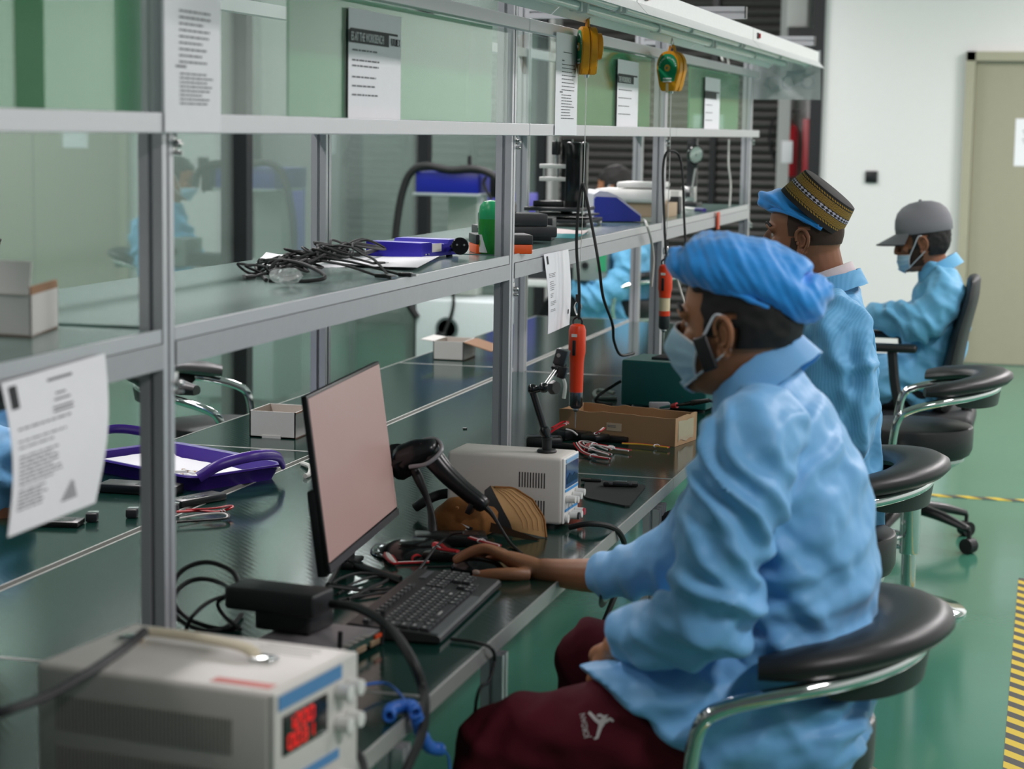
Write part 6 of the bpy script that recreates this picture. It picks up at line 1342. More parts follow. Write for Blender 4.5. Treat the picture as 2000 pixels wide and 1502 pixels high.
def gen_hand(mb, W, d, pn, s=1.0, right=True, curl=0.6):
    """relaxed hand from wrist W along d, palm normal pn"""
    d = V(d).normalized(); pn = V(pn); pn = (pn - d * pn.dot(d)).normalized(); sd = d.cross(pn) * (1 if right else -1)
    kn = [W + d * 0.088 * s + sd * ((1.5 - i) * 0.0205 * s) - pn * 0.004 * abs(1.5 - i) for i in range(4)]
    fs = []
    for i, L_ in enumerate((0.072, 0.08, 0.074, 0.058)):
        p = kn[i]; out = [p]; a = 0.25
        for q_ in (0.45, 0.3, 0.25):
            a += curl * 0.8; p = p + (d * math.cos(a) + pn * math.sin(a)) * (L_ * q_ * s); out.append(p)
        fs.append(out)
    th = [W + d * 0.022 * s + sd * 0.022 * s, W + d * 0.05 * s + sd * 0.042 * s + pn * 0.012, W + d * 0.078 * s + sd * 0.045 * s + pn * 0.026, W + d * 0.098 * s + sd * 0.038 * s + pn * 0.034]
    hand_mb(mb, W, kn, fs, th, s)
def Mhead(c, yaw, pitch, roll=0.0, s=1.0):
    """yaw 0 looks to -X, positive turns towards +Y; pitch positive looks down"""
    f = V((-math.cos(yaw) * math.cos(pitch), math.sin(yaw) * math.cos(pitch), -math.sin(pitch))); l = V((0, 0, 1)).cross(f).normalized(); u = f.cross(l)
    m = Matrix((f, l, u)).transposed() @ Matrix.Rotation(roll, 3, 'X'); m = (m * s).to_4x4(); m.translation = V(c); return m
def folds(me, specs, fine=0.0012, keep=None):
    """cloth folds: pushes vertices along their normals; specs: (direction, frequency, depth, seed, centre, reach)"""
    no = [v_.normal.copy() for v_ in me.vertices]
    for v_, n in zip(me.vertices, no):
        p = v_.co; h = fine * (noise.noise(p * 55) + 1.5 * noise.noise(p * 26))
        for d_, fr, dp, sd, c, rch in specs:
            w_ = 1.0 if c is None else math.exp(-((p - c).length / rch) ** 2)
            if w_ < 0.02: continue
            ph = p.dot(d_) * fr + 2.6 * noise.noise(p * 5.5 + V((sd, sd * 2, 0))) + 1.1 * noise.noise(p * 13 + V((0, sd, 3)))
            r = 0.5 + 0.5 * math.cos(2 * ph); h += 1.0 * dp * w_ * (r ** 1.4 * 1.5 - 0.45) * (0.5 + 0.9 * max(0, noise.noise(p * 4.0 + V((sd, 7, 1))) + 0.25))
        v_.co = p + n * h
def person(label, root, Mh, neck, core, limbs, hands, skin, vox, group=None, eyes=True, iris='2a1a10'):
    t = MB(); head(t, Mh)
    nk = [V(p) for p in neck]
    t.loft(nk, [0.056, 0.055, 0.060][:len(nk)] if len(nk) == 3 else [0.055] * len(nk), [0.060, 0.058, 0.066][:len(nk)] if len(nk) == 3 else [0.058] * len(nk), Mh.to_3x3() @ V((0, 1, 0)), 20)
    side = core[0][3] if len(core[0]) > 3 else V((0, 1, 0))
    t.loft([c[0] for c in core], [c[1] for c in core], [c[2] for c in core], side, 20)
    for P, r in limbs: t.loft(P, r, r, V((0.2, 1, 0.3)), 14)
    for fn in hands: fn(t)
    me = remesh(t, 'person', vox, 3, 0.45)
    e = MB(); ears(e, Mh); join_mesh(me, e)
    o = put('person', me, skin); o.location = (0, 0, 0)
    tag(o, label, 'person', group)
    if eyes:
        for s in (-1, 1):
            c = Mh @ V((0.0675, s * 0.031, -0.0025)); sc = Mh.to_scale().x
            ey = MB().ball(c, 0.0118 * sc, n=16).out('eye', M('eye_white', 'b0a8a2', 0.15), o)
            f = Mh.to_3x3() @ V((1, s * 0.12, 0)); f.normalize(); b = MB(); b.lathe([(0, 0.0105 * sc), (0.0035 * sc, 0.0112 * sc), (0.0054 * sc, 0.0104 * sc), (0.0054 * sc, 0.009 * sc)], c, f, 16); b.out('iris', M('iris_' + iris, iris, 0.1), ey)
            b = MB(); b.tube([Mh @ V((0.075, s * 0.054, 0.019)), Mh @ V((0.0885, s * 0.036, 0.030)), Mh @ V((0.094, s * 0.015, 0.024))], lambda f_: 0.0042 - 0.002 * f_, 8, 5); b.out('eyebrow', M('hair_black', '141110', 0.7), o)
    return o
def mask(Mh, par, top, bot, side_top, side_bot, mat, amax=1.25, off=0.008, nose=True):
    mb = MB()
    def f(a, b, o_):
        an = (a - 0.5) * 2 * amax; k = abs(a - 0.5) * 2; zt_ = top + (side_top - top) * k ** 1.5; zb_ = bot + (side_bot - bot) * k ** 1.3; z_ = zt_ + (zb_ - zt_) * b
        bul = (0.026 * math.exp(-((z_ + 0.036) / 0.036) ** 2) if nose else 0.004) * max(0, math.cos(an)) ** 5 + 0.007 * math.sin(PI * b) * math.cos(an * 0.8)
        p = hs(z_, an, off + o_ + bul + 0.0012 * math.sin(b * 22) * math.sin(PI * a) ** 0.3)
        if z_ < -0.10: p.x += 0.010 * (1 - k)
        return Mh @ p
    mb.grid(lambda a, b: f(a, b, 0), 30, 24); mb.grid(lambda a, b: f(1 - a, b, -0.002), 30, 24)
    o = mb.out('face_mask', mat, par)
    e = MB(); e.tube([f(a / 20, 0, 0) for a in range(21)], 0.0022, 6, 2); e.tube([f(a / 20, 1, 0) for a in range(21)], 0.0022, 6, 2)
    for a in (0, 1): e.tube([f(a, b / 6, 0) for b in range(7)], 0.0022, 6, 2)
    e.out('mask_border', M('mask_white', 'd9dfe4', 0.8), o)
    for s, a in ((1, 1), (-1, 0)):
        e = MB(); er = lambda x, z: Mh @ V((x, s * 0.084, z - 0.008))
        e.tube([f(a, 0.02, 0.001), f(a, 0.02, 0.001) * 0.5 + er(0.004, 0.024) * 0.5, er(0.004, 0.024), er(-0.014, 0.022)], 0.0022, 6); e.tube([er(-0.022, -0.03), er(-0.006, -0.042), f(a, 0.97, 0.001)], 0.0022, 6)
        e.out('ear_loop', M('mask_white', ''), o)
    return o
SK1 = M('skin_brown', 'a46e4c', 0.5, 0, 0.08, 180, 0.06, sub=0.12); SK2 = M('skin_deep', '87583e', 0.5, 0, 0.08, 180, 0.06, sub=0.12); SK3 = M('skin_tan', '966448', 0.5, 0, 0.08, 180, 0.06, sub=0.12)
def cloth(name, col, rough=0.62, stripe=False):
    mt = M(name, col, rough, 0, 0.06, 240, 0.03, sheen=0.12, spec=0.34)
    if stripe:
        nt = mt.node_tree; b = nt.nodes['Principled BSDF']; lk = b.inputs['Base Color'].links[0]; src = lk.from_socket
        tc = nt.nodes.new('ShaderNodeTexCoord'); wv = nt.nodes.new('ShaderNodeTexWave'); wv.inputs['Scale'].default_value = 42; wv.inputs['Distortion'].default_value = 0.6; wv.bands_direction = 'X'
        mp = nt.nodes.new('ShaderNodeMapping'); mp.inputs['Rotation'].default_value = (0, 0.22, 0.5); nt.links.new(tc.outputs['Object'], mp.inputs[0]); nt.links.new(mp.outputs[0], wv.inputs['Vector'])
        mx = nt.nodes.new('ShaderNodeMix'); mx.data_type = 'RGBA'; mx.blend_type = 'MULTIPLY'; mx.inputs[7].default_value = (0.80, 0.88, 0.92, 1); nt.links.new(wv.outputs['Fac'], mx.inputs[0]); nt.links.new(src, mx.inputs[6]); nt.links.new(mx.outputs[2], b.inputs['Base Color'])
    return mt
COAT1 = cloth('coat_blue', '72b0e2', 0.5); COAT2 = cloth('coat_aqua', '68addb', 0.6, True); COAT3 = cloth('coat_cyan', '6bb3dc', 0.6)
MASKM = M('mask_blue', 'b2d4ea', 0.75, 0, 0.15, 90, 0.04); HAIRM = M('hair_black', '141110', 0.7)
def band(c0, c1, dl, sd, a0, b0, a1, b1, th, gap=0.0, n=32, wav=0.0):
    """cloth ring between two tilted ellipses (collar, cuff)"""
    dl, sd = V(dl).normalized(), V(sd).normalized(); mb = MB()
    el = lambda c, a, b, k: [V(c) + dl * (a * math.cos(2 * PI * j / n)) + sd * (b * math.sin(2 * PI * j / n)) + V((0, 0, wav * math.sin(j * 1.9 + k))) for j in range(n)]
    mb.rings([el(c0, a0, b0, 0), el(c1, a1, b1, 1), el(c1, a1 - th, b1 - th, 1), el(c0, a0 - th, b0 - th, 0)], False, True); return mb

# ------------------------------------------------------------------ man in the blue bonnet
Y1 = 3.23; q1 = lambda u, v, d=0.0: at(u, v, Y=Y1 + d)
HC = q1(1441, 628); Mh = Mhead(HC, math.radians(14), math.radians(3), 0.0, 1.0)
SDL = V((-0.10, -1, 0)).normalized()
tor = [(1515, 1440, .180, .105), (1545, 1330, .188, .112), (1572, 1190, .178, .116), (1572, 1060, .180, .116), (1548, 940, .186, .112), (1520, 845, .178, .095), (1498, 775, .13, .070), (1482, 728, .075, .055)]
wr = q1(1058, 1116, 0.41)
def hand1(t):
    kn = [q1(982, 1086, 0.395), q1(985, 1082, 0.418), q1(990, 1085, 0.441), q1(996, 1092, 0.462)]
    fs = [[kn[0], q1(948, 1072, 0.392), q1(915, 1082, 0.388), q1(893, 1096, 0.386)], [kn[1], q1(946, 1070, 0.42), q1(912, 1080, 0.418), q1(890, 1093, 0.415)],
          [kn[2], q1(955, 1076, 0.446), q1(925, 1088, 0.45), q1(905, 1100, 0.45)], [kn[3], q1(968, 1088, 0.472), q1(945, 1100, 0.478), q1(930, 1108, 0.48)]]
    th = [q1(1030, 1124, 0.385), q1(1000, 1122, 0.362), q1(962, 1122, 0.352), q1(932, 1125, 0.352)]
    hand_mb(t, wr, kn, fs, th, 1.08)
hl_w = q1(1205, 1262, -0.12)
def hand1b(t): gen_hand(t, hl_w, V((-0.25, 0.35, -0.9)), V((0.3, 0.9, 0.1)), 0.95, False, 0.35)
limbs = [([q1(1480, 850, -.17), q1(1395, 1110, -.24), q1(1390, 1200, -.24), q1(1290, 1235, -.2), hl_w], [.05, .045, .042, .036, .026]),
         ([q1(1490, 850, .17), q1(1330, 1070, .30), q1(1240, 1112, .35), q1(1165, 1124, .39), wr], [.05, .045, .040, .034, .0255]),
         ([q1(1500, 1420, -.1), q1(1000, 1448, -.17)], [.065, .03]), ([q1(1000, 1448, -.17), (-0.82, 3.02, 0.30), (-0.80, 3.04, 0.12)], [.03, .035, .03]),
         ([q1(1500, 1400, .1), q1(1190, 1285, .17)], [.065, .03]), ([q1(1190, 1285, .17), (-0.75, 3.38, 0.32), (-0.72, 3.38, 0.12)], [.03, .035, .03])]
p1 = person('seated man in blue coat and bonnet with his hand on the mouse', None, Mh, [q1(1505, 790), q1(1475, 720), q1(1448, 665)],
            [(q1(u, v), a * 0.82, b * 0.8, SDL) for u, v, a, b in tor[:6]], limbs, [hand1, hand1b], SK1, 0.0036)
nb = MB()
tp_ = q1(931, 1120, 0.345); nb.ball(tp_ + V((0.0, -0.0045, 0.0035)), 0.0062, (1.25, 0.45, 0.8), 12); nb.out('thumb_nail', M('nail', 'd8b9a8', 0.3), p1)
bk = band(q1(1190, 1150, 0.375), q1(1184, 1158, 0.375), (0.25, 0.3, 0.9), (0.1, 1, -0.3), 0.030, 0.034, 0.030, 0.034, 0.004); bk.out('wrist_band', RUBBER(), p1)
# coat
cm = MB(); cm.loft([q1(u, v) for u, v, a, b in tor], [a for _, _, a, b in tor], [b for _, _, a, b in tor], SDL, 28)
cm.loft([q1(1500, 830, -.12), q1(1462, 880, -.19), q1(1435, 990, -.22), q1(1398, 1105, -.245), q1(1392, 1195, -.24), q1(1310, 1234, -.21), q1(1228, 1238, -.16)], [.07, .078, .076, .066, .068, .058, .044], [.07, .08, .078, .066, .070, .058, .046], V((0.9, 0, 0.2)), 20)
cm.loft([q1(1500, 830, .10), q1(1470, 890, .2), q1(1400, 1000, .26), q1(1330, 1082, .31), q1(1245, 1113, .35), q1(1174, 1124, .385)], [.07, .08, .072, .066, .054, .042], [.07, .08, .072, .064, .052, .041], V((0.3, 0.3, 0.9)), 20)
sk = MB(); sk.loft([q1(1560, 1410, -.05), q1(1420, 1405, -.11), q1(1260, 1415, -.14), q1(1120, 1425, -.15)], [.15, .125, .108, .098], [.122, .118, .112, .104], V((0, 1, 0)), 24)
A_, B_, C_ = q1(1150, 1316, -.2), q1(1345, 1476, -.2), q1(1150, 1316, 0.1)
nn = (B_ - A_).cross(C_ - A_).normalized(); nn = -nn if nn.x > 0 else nn
bmesh.ops.bisect_plane(sk.bm, geom=sk.bm.verts[:] + sk.bm.edges[:] + sk.bm.faces[:], plane_co=A_, plane_no=nn, clear_outer=True)
bmesh.ops.holes_fill(sk.bm, edges=[e for e in sk.bm.edges if e.is_boundary]); bmesh.ops.triangulate(sk.bm, faces=sk.bm.faces[:])
tm = sk.mesh('t'); cm.bm.from_mesh(tm); bpy.data.meshes.remove(tm)
cm.loft([q1(1540, 1380, .08), q1(1420, 1340, .13), q1(1300, 1310, .16)], [.12, .11, .095], [.11, .1, .088], V((0, 1, 0)), 20)
cm.loft([q1(1590, 1350, 0), q1(1565, 1440, 0), q1(1545, 1490, 0)], [.19, .2, .2], [.10, .105, .10], SDL, 24)
me = remesh(cm, 'coat', 0.0055, 7, 0.5)
folds(me, [(V((0.75, 0.1, 0.65)), 62, 0.013, 1, q1(1415, 990, -.24), .17), (V((0.3, 0.1, 0.95)), 55, 0.012, 2, q1(1390, 1215, -.26), .13), (V((0.4, 0, -0.9)), 48, 0.012, 3, q1(1640, 1250, -.1), .24),
           (V((0.7, 0.2, 0.7)), 38, 0.011, 4, q1(1610, 1080, -.15), .26), (V((0.9, 0.2, 0.25)), 60, 0.010, 5, q1(1240, 1115, .35), .11), (V((0.25, 0.3, -0.9)), 60, 0.013, 6, q1(1420, 1390, -.2), .22), (V((0.85, 0, -0.5)), 45, 0.009, 7, q1(1520, 900, -.15), .16)], 0.0012)
coat = put('coat', me, COAT1, p1, ang=60)
cl = band(q1(1490, 762), q1(1472, 708), V((0.72, 0, 0.66)), SDL, 0.104, 0.088, 0.083, 0.070, 0.006, n=40, wav=0.001)
for v_ in cl.bm.verts: v_.co += V((0, 0, 0.004 * noise.noise(v_.co * 20)))
cl.out('collar', COAT1, coat)
cl = band(q1(1498, 778), q1(1472, 706), V((0.72, 0, 0.66)), SDL, 0.118, 0.098, 0.086, 0.073, 0.004, n=40, wav=0.0015); cl.out('collar_fold', COAT1, coat)
# trousers
tm = MB()
for k, (hp, kneeP, an_) in enumerate(((q1(1500, 1425, -.1), q1(957, 1444, -.17), (-0.80, 3.03, 0.14)), (q1(1500, 1400, .1), q1(1152, 1268, .17), (-0.72, 3.37, 0.14)))):
    md = hp * 0.5 + kneeP * 0.5; q_ = hp * 0.2 + kneeP * 0.8
    tm.loft([hp, md, q_, kneeP], [.10, .090, .072, .060], [.105, .096, .076, .060], V((0, 1, 0)), 22); tm.loft([kneeP, kneeP * 0.6 + V(an_) * 0.4, V(an_)], [.061, .066, .05], [.061, .068, .052], V((0, 1, 0)), 20)
tm.loft([q1(1510, 1440, -.12), q1(1510, 1440, .12)], [.11, .11], [.10, .10], V((1, 0, 0)), 20)
me = remesh(tm, 'trousers', 0.007, 5); folds(me, [(V((0.9, 0, -0.4)), 40, 0.006, 9, q1(1000, 1430, -.2), .2), (V((0.5, 0.2, 0.9)), 34, 0.006, 10, None, 1)], 0.001)
MAR = M('maroon_cloth', '4c101d', 0.85, 0, 0.12, 250, 0.08, spec=0.2)
tr = put('trousers', me, MAR, p1)
SHOE = M('shoe_black', '1a1a1c', 0.5)
for k, (x, y) in enumerate(((-0.86, 3.03), (-0.78, 3.37))):
    mb = MB(); mb.loft([(x + 0.09, y, 0.055), (x + 0.03, y, 0.07), (x - 0.08, y, 0.05), (x - 0.16, y, 0.038)], [.035, .04, .045, .03], [.045, .055, .04, .028], V((0, 1, 0)), 16); mb.out('shoe', SHOE, p1)
# leaping-figure mark and lettering on the near thigh
def thigh(u, v):
    return at(u, v, Y=Y1 - .275)
ok, loc_, nor_, _ = (False, None, None, None)
from mathutils.bvhtree import BVHTree
dgx = bpy.context.evaluated_depsgraph_get(); dgx.update(); bv = BVHTree.FromPolygons([v_.co.copy() for v_ in tr.data.vertices], [tuple(p.vertices) for p in tr.data.polygons])
def onto(u, v, lift=0.0012):
    o_ = V((0, 0, CAM_H)); d_ = (at(u, v, Y=3.0) - o_).normalized(); h = bv.ray_cast(o_, d_)
    return (h[0] - d_ * lift) if h[0] is not None else at(u, v, Y=2.93)
PRN = M('logo_grey', 'b9b4b4', 0.6)
def strip(pts, w_, nm, par, n_=None):
    mb = MB(); r0, r1 = [], []
    for i, (u, v) in enumerate(pts):
        a, b = pts[max(i - 1, 0)], pts[min(i + 1, len(pts) - 1)]; dx, dy = b[0] - a[0], b[1] - a[1]; l_ = math.hypot(dx, dy) or 1
        ww = w_[i]; r0.append(onto(u - dy / l_ * ww, v + dx / l_ * ww)); r1.append(onto(u + dy / l_ * ww, v - dx / l_ * ww))
    for i in range(len(pts) - 1): mb.quad(r0[i], r0[i + 1], r1[i + 1], r1[i])
    return mb
lg = MB()
for pts, w_ in (([(1150, 1391), (1157, 1398), (1163, 1405), (1172, 1412), (1180, 1416)], [3, 3.4, 3.6, 4, 4.4]), ([(1172, 1412), (1180, 1402), (1186, 1398), (1178, 1400)], [3.5, 4, 3, 2]),
                ([(1172, 1410), (1184, 1408), (1192, 1404), (1198, 1409)], [4.5, 3.8, 3, 2.4]), ([(1174, 1412), (1172, 1422), (1169, 1431), (1166, 1441), (1160, 1443)], [4.6, 3.8, 3.2, 2.6, 1.8]), ([(1166, 1398), (1172, 1397), (1178, 1399)], [2, 3.2, 2])):
    s_ = strip(pts, w_, 'm', None); m_ = s_.mesh('t'); lg.bm.from_mesh(m_); bpy.data.meshes.remove(m_)
lg.out('leaping_mark', PRN, tr, False)
e0, e1 = onto(1152, 1440), onto(1143, 1396)
text('JORDAN', 0.0135, basis(e0, e1 - e0, onto(1138, 1442) - e0), PRN, tr, 'lettering', 0.0003, sx=0.78)
# hair, mask, phone, bonnet
hair(Mh, lambda x, y, z: hairline(x, y, z, -0.018, -0.040) and z < 0.09, 0.007, 1).out('hair', HAIRM, p1, ang=80)
mask(Mh, p1, -0.003, -0.118, -0.036, -0.088, MASKM, 1.18, 0.010)
ph = Mh @ V((0.020, 0.0885, -0.045)); u3 = Mh.to_3x3()
o = MB().box(ph, (0.026, 0.010, 0.058), rot=u3 @ Matrix.Rotation(0.35, 3, 'Y'), bev=0.004, seg=3).out('earpiece_phone', BLACKP()); tag(o, 'black phone tucked under the mask loop at the ear of the bonneted man', 'phone')
NET = cloth('bonnet_blue', '2a9af0', 0.55); NET.node_tree.nodes['Principled BSDF'].inputs['Sheen Weight'].default_value = 0.4
bn = [(1322, 488, .03, 13), (1338, 505, .062, 40), (1375, 509, .086, 56), (1420, 518, .098, 67), (1462, 531, .100, 70), (1502, 546, .098, 69), (1540, 565, .090, 65), (1575, 578, .078, 55), (1604, 568, .05, 32), (1620, 560, .018, 9)]
mb = MB(); mb.loft([q1(u, v) for u, v, a, b in bn], [a for _, _, a, b in bn], [b / 1235 for _, _, a, b in bn], SDL, 36, 6)
me = remesh(mb, 'bonnet', 0.0030, 3)
folds(me, [(V((0.75, 0, 0.65)), 95, 0.0024, 12, None, 1), (V((0.5, 0.4, 0.8)), 55, 0.0032, 13, None, 1), (V((0.85, 0.1, 0.5)), 230, 0.0009, 14, None, 1)], 0.0014)
b_ = put('bonnet', me, NET, p1, ang=60)
mb = MB(); hem = []
for k in range(40):
    a = 2 * PI * k / 40; f = (1 - math.cos(a)) / 2; u = 1345 + (1556 - 1345) * f; v = 541 + (632 - 541) * f; hem.append(q1(u, v, -0.086 * math.sin(a)) + V((0, 0, 0.006)))
mb.tube(hem, lambda f: 0.005 + 0.001 * math.sin(f * 120), 8, 3, True); mb.out('elastic_hem', NET, b_)

# ------------------------------------------------------------------ man in the patterned cap
Y2 = 4.95; q2 = lambda u, v, d=0.0: at(u, v, Y=Y2 + d)
Mh2 = Mhead(q2(1569, 455), math.radians(2), math.radians(2), 0, 0.95); SD2 = V((-0.05, -1, 0)).normalized()
tor = [(1590, 1085, .19, .13), (1602, 1000, .19, .135), (1610, 900, .185, .135), (1612, 800, .19, .135), (1612, 710, .195, .125), (1618, 640, .18, .10), (1622, 590, .13, .07), (1620, 556, .075, .052)]
lh = q2(1360, 800, -.1)
limbs = [([q2(1640, 660, -.17), q2(1630, 850, -.22), q2(1480, 870, -.2), (-0.68, 4.82, 0.80)], [.05, .045, .04, .027]), ([q2(1640, 660, .17), q2(1600, 850, .25), q2(1480, 840, .25), (-0.70, 5.12, 0.80)], [.05, .045, .04, .027]),
         ([q2(1600, 1060, -.1), (-0.86, Y2 - .12, .58)], [.06, .035]), ([(-0.86, Y2 - .12, .58), (-0.80, Y2 - .12, .3), (-0.76, Y2 - .1, .1)], [.035, .04, .03]), ([q2(1600, 1060, .1), (-0.86, Y2 + .12, .58)], [.06, .035]), ([(-0.86, Y2 + .12, .58), (-0.80, Y2 + .12, .3), (-0.76, Y2 + .1, .1)], [.035, .04, .03])]
p2 = person('bearded man in an aqua striped coat and black and gold patterned cap', None, Mh2, [q2(1618, 580), q2(1606, 540), q2(1590, 500)], [(q2(u, v), a * .8, b * .8, SD2) for u, v, a, b in tor[:6]], limbs,
            [lambda t: gen_hand(t, V((-0.68, 4.82, 0.80)), (-1, 0.1, -0.1), (0, 0, -1), 1, False, 0.4), lambda t: gen_hand(t, V((-0.70, 5.12, 0.80)), (-1, 0.0, -0.1), (0, 0, -1), 1, True, 0.4)], SK2, 0.0042)
cm = MB(); cm.loft([q2(u, v) for u, v, a, b in tor], [a for _, _, a, b in tor], [b for _, _, a, b in tor], SD2, 28)
cm.loft([q2(1630, 620, -.1), q2(1648, 680, -.19), q2(1650, 780, -.225), q2(1632, 870, -.23), q2(1480, 878, -.2), V((-0.64, 4.82, 0.80))], [.07, .078, .074, .07, .06, .045], [.07, .078, .074, .07, .06, .045], V((1, 0, 0.2)), 20)
cm.loft([q2(1630, 620, .1), q2(1648, 680, .19), q2(1640, 780, .23), q2(1600, 860, .25), q2(1480, 845, .25), V((-0.66, 5.12, 0.80))], [.07, .078, .074, .07, .06, .045], [.07, .078, .074, .07, .06, .045], V((1, 0, 0.2)), 20)
cm.loft([q2(1600, 1040, -.08), V((-0.70, Y2 - .12, .60))], [.12, .10], [.11, .09], V((0, 1, 0)), 20); cm.loft([q2(1600, 1040, .08), V((-0.70, Y2 + .12, .60))], [.12, .10], [.11, .09], V((0, 1, 0)), 20)
cm.loft([q2(1615, 980), q2(1612, 1060), q2(1606, 1130)], [.19, .2, .205], [.13, .135, .14], SD2, 24)
me = remesh(cm, 'coat', 0.007, 5)
folds(me, [(V((0.95, 0, -0.25)), 46, 0.014, 21, q2(1690, 780, -.2), .3), (V((0.6, 0, 0.8)), 40, 0.010, 22, q2(1650, 650, -.2), .2), (V((0.9, 0.3, 0.1)), 44, 0.012, 23, None, 1)], 0.0015)
c2 = put('coat', me, COAT2, p2, ang=60)
band(q2(1628, 572), q2(1622, 540), V((0.95, 0, 0.3)), SD2, 0.088, 0.082, 0.076, 0.070, 0.005, n=36, wav=0.001).out('collar', COAT2, c2)
band(q2(1618, 562), q2(1612, 528), V((0.93, 0, 0.36)), SD2, 0.078, 0.070, 0.069, 0.064, 0.004, n=36).out('shirt_collar', M('shirt_pink', 'd2c5c8', 0.8), p2)
tm = MB()
for s in (-1, 1): tm.loft([q2(1600, 1060, .1 * s), V((-0.86, Y2 + .12 * s, .58))], [.1, .075], [.1, .075], V((0, 1, 0)), 18); tm.loft([V((-0.86, Y2 + .12 * s, .58)), V((-0.80, Y2 + .12 * s, .34)), V((-0.76, Y2 + .1 * s, .14))], [.075, .068, .055], [.075, .068, .055], V((0, 1, 0)), 18)
put('trousers', remesh(tm, 'trousers', 0.010, 3), M('dark_trousers', '17181c', 0.8), p2)
for s in (-1, 1):
    x, y = -0.80, Y2 + .1 * s; mb = MB(); mb.loft([(x + 0.09, y, 0.055), (x + 0.03, y, 0.07), (x - 0.08, y, 0.05), (x - 0.16, y, 0.038)], [.035, .04, .045, .03], [.045, .055, .04, .028], V((0, 1, 0)), 16); mb.out('shoe', SHOE, p2)
hair(Mh2, lambda x, y, z: hairline(x, y, z, -0.005, -0.03) and z < 0.08 and x < 0.03, 0.002, 4).out('cropped_hair', M('stubble_dark', '3a2a20', 0.9), p2, ang=80)
hair(Mh2, lambda x, y, z: (z < -0.048 and x > 0.012 and not (x > 0.07 and z > -0.056)) or (0.004 < x < 0.022 and z < -0.01), 0.0035, 6).out('stubble', M('stubble_dark', ''), p2, ang=80)
# kufi cap
c0, c1 = q2(1583, 416), q2(1617, 375); dn = (c1 - c0).normalized(); hgt = (c1 - c0).length * 1.16; r0, r1 = 0.101, 0.084
def kufi():
    mt = M('kufi_pattern', '1d1b1a', 0.8); nt = mt.node_tree; b = nt.nodes['Principled BSDF']; N = nt.nodes.new; Lk = nt.links.new
    at_ = N('ShaderNodeUVMap'); sp = N('ShaderNodeSeparateXYZ'); Lk(at_.outputs[0], sp.inputs[0])
    def mth(op, a, b_=None, c=None):
        n = N('ShaderNodeMath'); n.operation = op
        for i, x in enumerate((a, b_, c)):
            if x is None: continue
            if isinstance(x, (int, float)): n.inputs[i].default_value = x
            else: Lk(x, n.inputs[i])
        return n.outputs[0]
    U, Vv = sp.outputs[0], sp.outputs[1]
    def inband(lo, hi): return mth('MULTIPLY', mth('GREATER_THAN', Vv, lo), mth('LESS_THAN', Vv, hi))
    tri = lambda x: mth('ABSOLUTE', mth('SUBTRACT', mth('FRACT', x), 0.5))
    zig = mth('GREATER_THAN', mth('FRACT', mth('ADD', mth('MULTIPLY', Vv, 26), mth('MULTIPLY', tri(mth('MULTIPLY', U, 46)), 2.0))), 0.45)
    rope = mth('GREATER_THAN', mth('FRACT', mth('ADD', mth('MULTIPLY', U, 60), mth('MULTIPLY', Vv, 12))), 0.4)
    chk = mth('GREATER_THAN', mth('ADD', tri(mth('MULTIPLY', U, 40)), tri(mth('MULTIPLY', mth('SUBTRACT', Vv, 0.46), 11))), 0.5)
    gold = mth('MAXIMUM', mth('MULTIPLY', mth('MAXIMUM', inband(0.22, 0.44), inband(0.60, 0.82)), zig), mth('MULTIPLY', mth('MAXIMUM', inband(0.15, 0.20), inband(0.85, 0.90)), rope))
    wh = mth('MULTIPLY', inband(0.46, 0.58), chk)
    m1 = N('ShaderNodeMix'); m1.data_type = 'RGBA'; m1.inputs[6].default_value = lin('1b1716'); m1.inputs[7].default_value = lin('a5812a'); Lk(gold, m1.inputs[0])
    m2 = N('ShaderNodeMix'); m2.data_type = 'RGBA'; m2.inputs[7].default_value = lin('b9b4c6'); Lk(wh, m2.inputs[0]); Lk(m1.outputs[2], m2.inputs[6]); Lk(m2.outputs[2], b.inputs['Base Color'])
    return mt
F = frame(dn, V((0, -1, 0))); bmk = bmesh.new(); uvl = bmk.loops.layers.uv.new('UVMap'); n_ = 64
prof_ = [(r0 - 0.006, 0.002), (r0, 0.0), (r0 * 0.965, hgt * .25), (r0 * 0.93, hgt * .5), (r0 * .88, hgt * .75), (r1, hgt * .97), (r1 - 0.008, hgt)]
rg = [[bmk.verts.new(c0 + F @ V((r * math.cos(2 * PI * j / n_), r * 0.92 * math.sin(2 * PI * j / n_), h))) for j in range(n_)] for r, h in prof_]
for i in range(len(rg) - 1):
    for j in range(n_):
        f = bmk.faces.new((rg[i][j], rg[i][(j + 1) % n_], rg[i + 1][(j + 1) % n_], rg[i + 1][j]))
        for l_, (uu, vv) in zip(f.loops, ((j, i), (j + 1, i), (j + 1, i + 1), (j, i + 1))): l_[uvl].uv = (uu / n_, max(0, min(1, prof_[vv][1] / hgt)))
bmk.faces.new(rg[-1]); me = bpy.data.meshes.new('kufi_cap'); bmk.to_mesh(me); bmk.free(); put('patterned_cap', me, kufi(), p2)
mb = MB(); mb.loft([q2(1490, 388), q2(1515, 392), q2(1548, 402), q2(1580, 425), q2(1612, 450)], [.035, .062, .078, .082, .07], [.018, .028, .034, .030, .012], SD2, 24)
me = remesh(mb, 'bonnet', 0.004, 2); folds(me, [(V((0.5, 0.2, 0.85)), 90, 0.006, 31, None, 1)], 0.001); b2 = put('bonnet', me, NET, p2, ang=60)
mb = MB(); mb.tube([q2(1502, 408, -.03), q2(1530, 412, -.07), q2(1570, 428, -.085), q2(1605, 447, -.08)], 0.006, 8); mb.tube([q2(1488, 385, -.02), q2(1510, 398, -.05), q2(1545, 412, -.075), q2(1600, 440, -.085)], 0.007, 8); mb.out('rolled_hem', NET, b2)

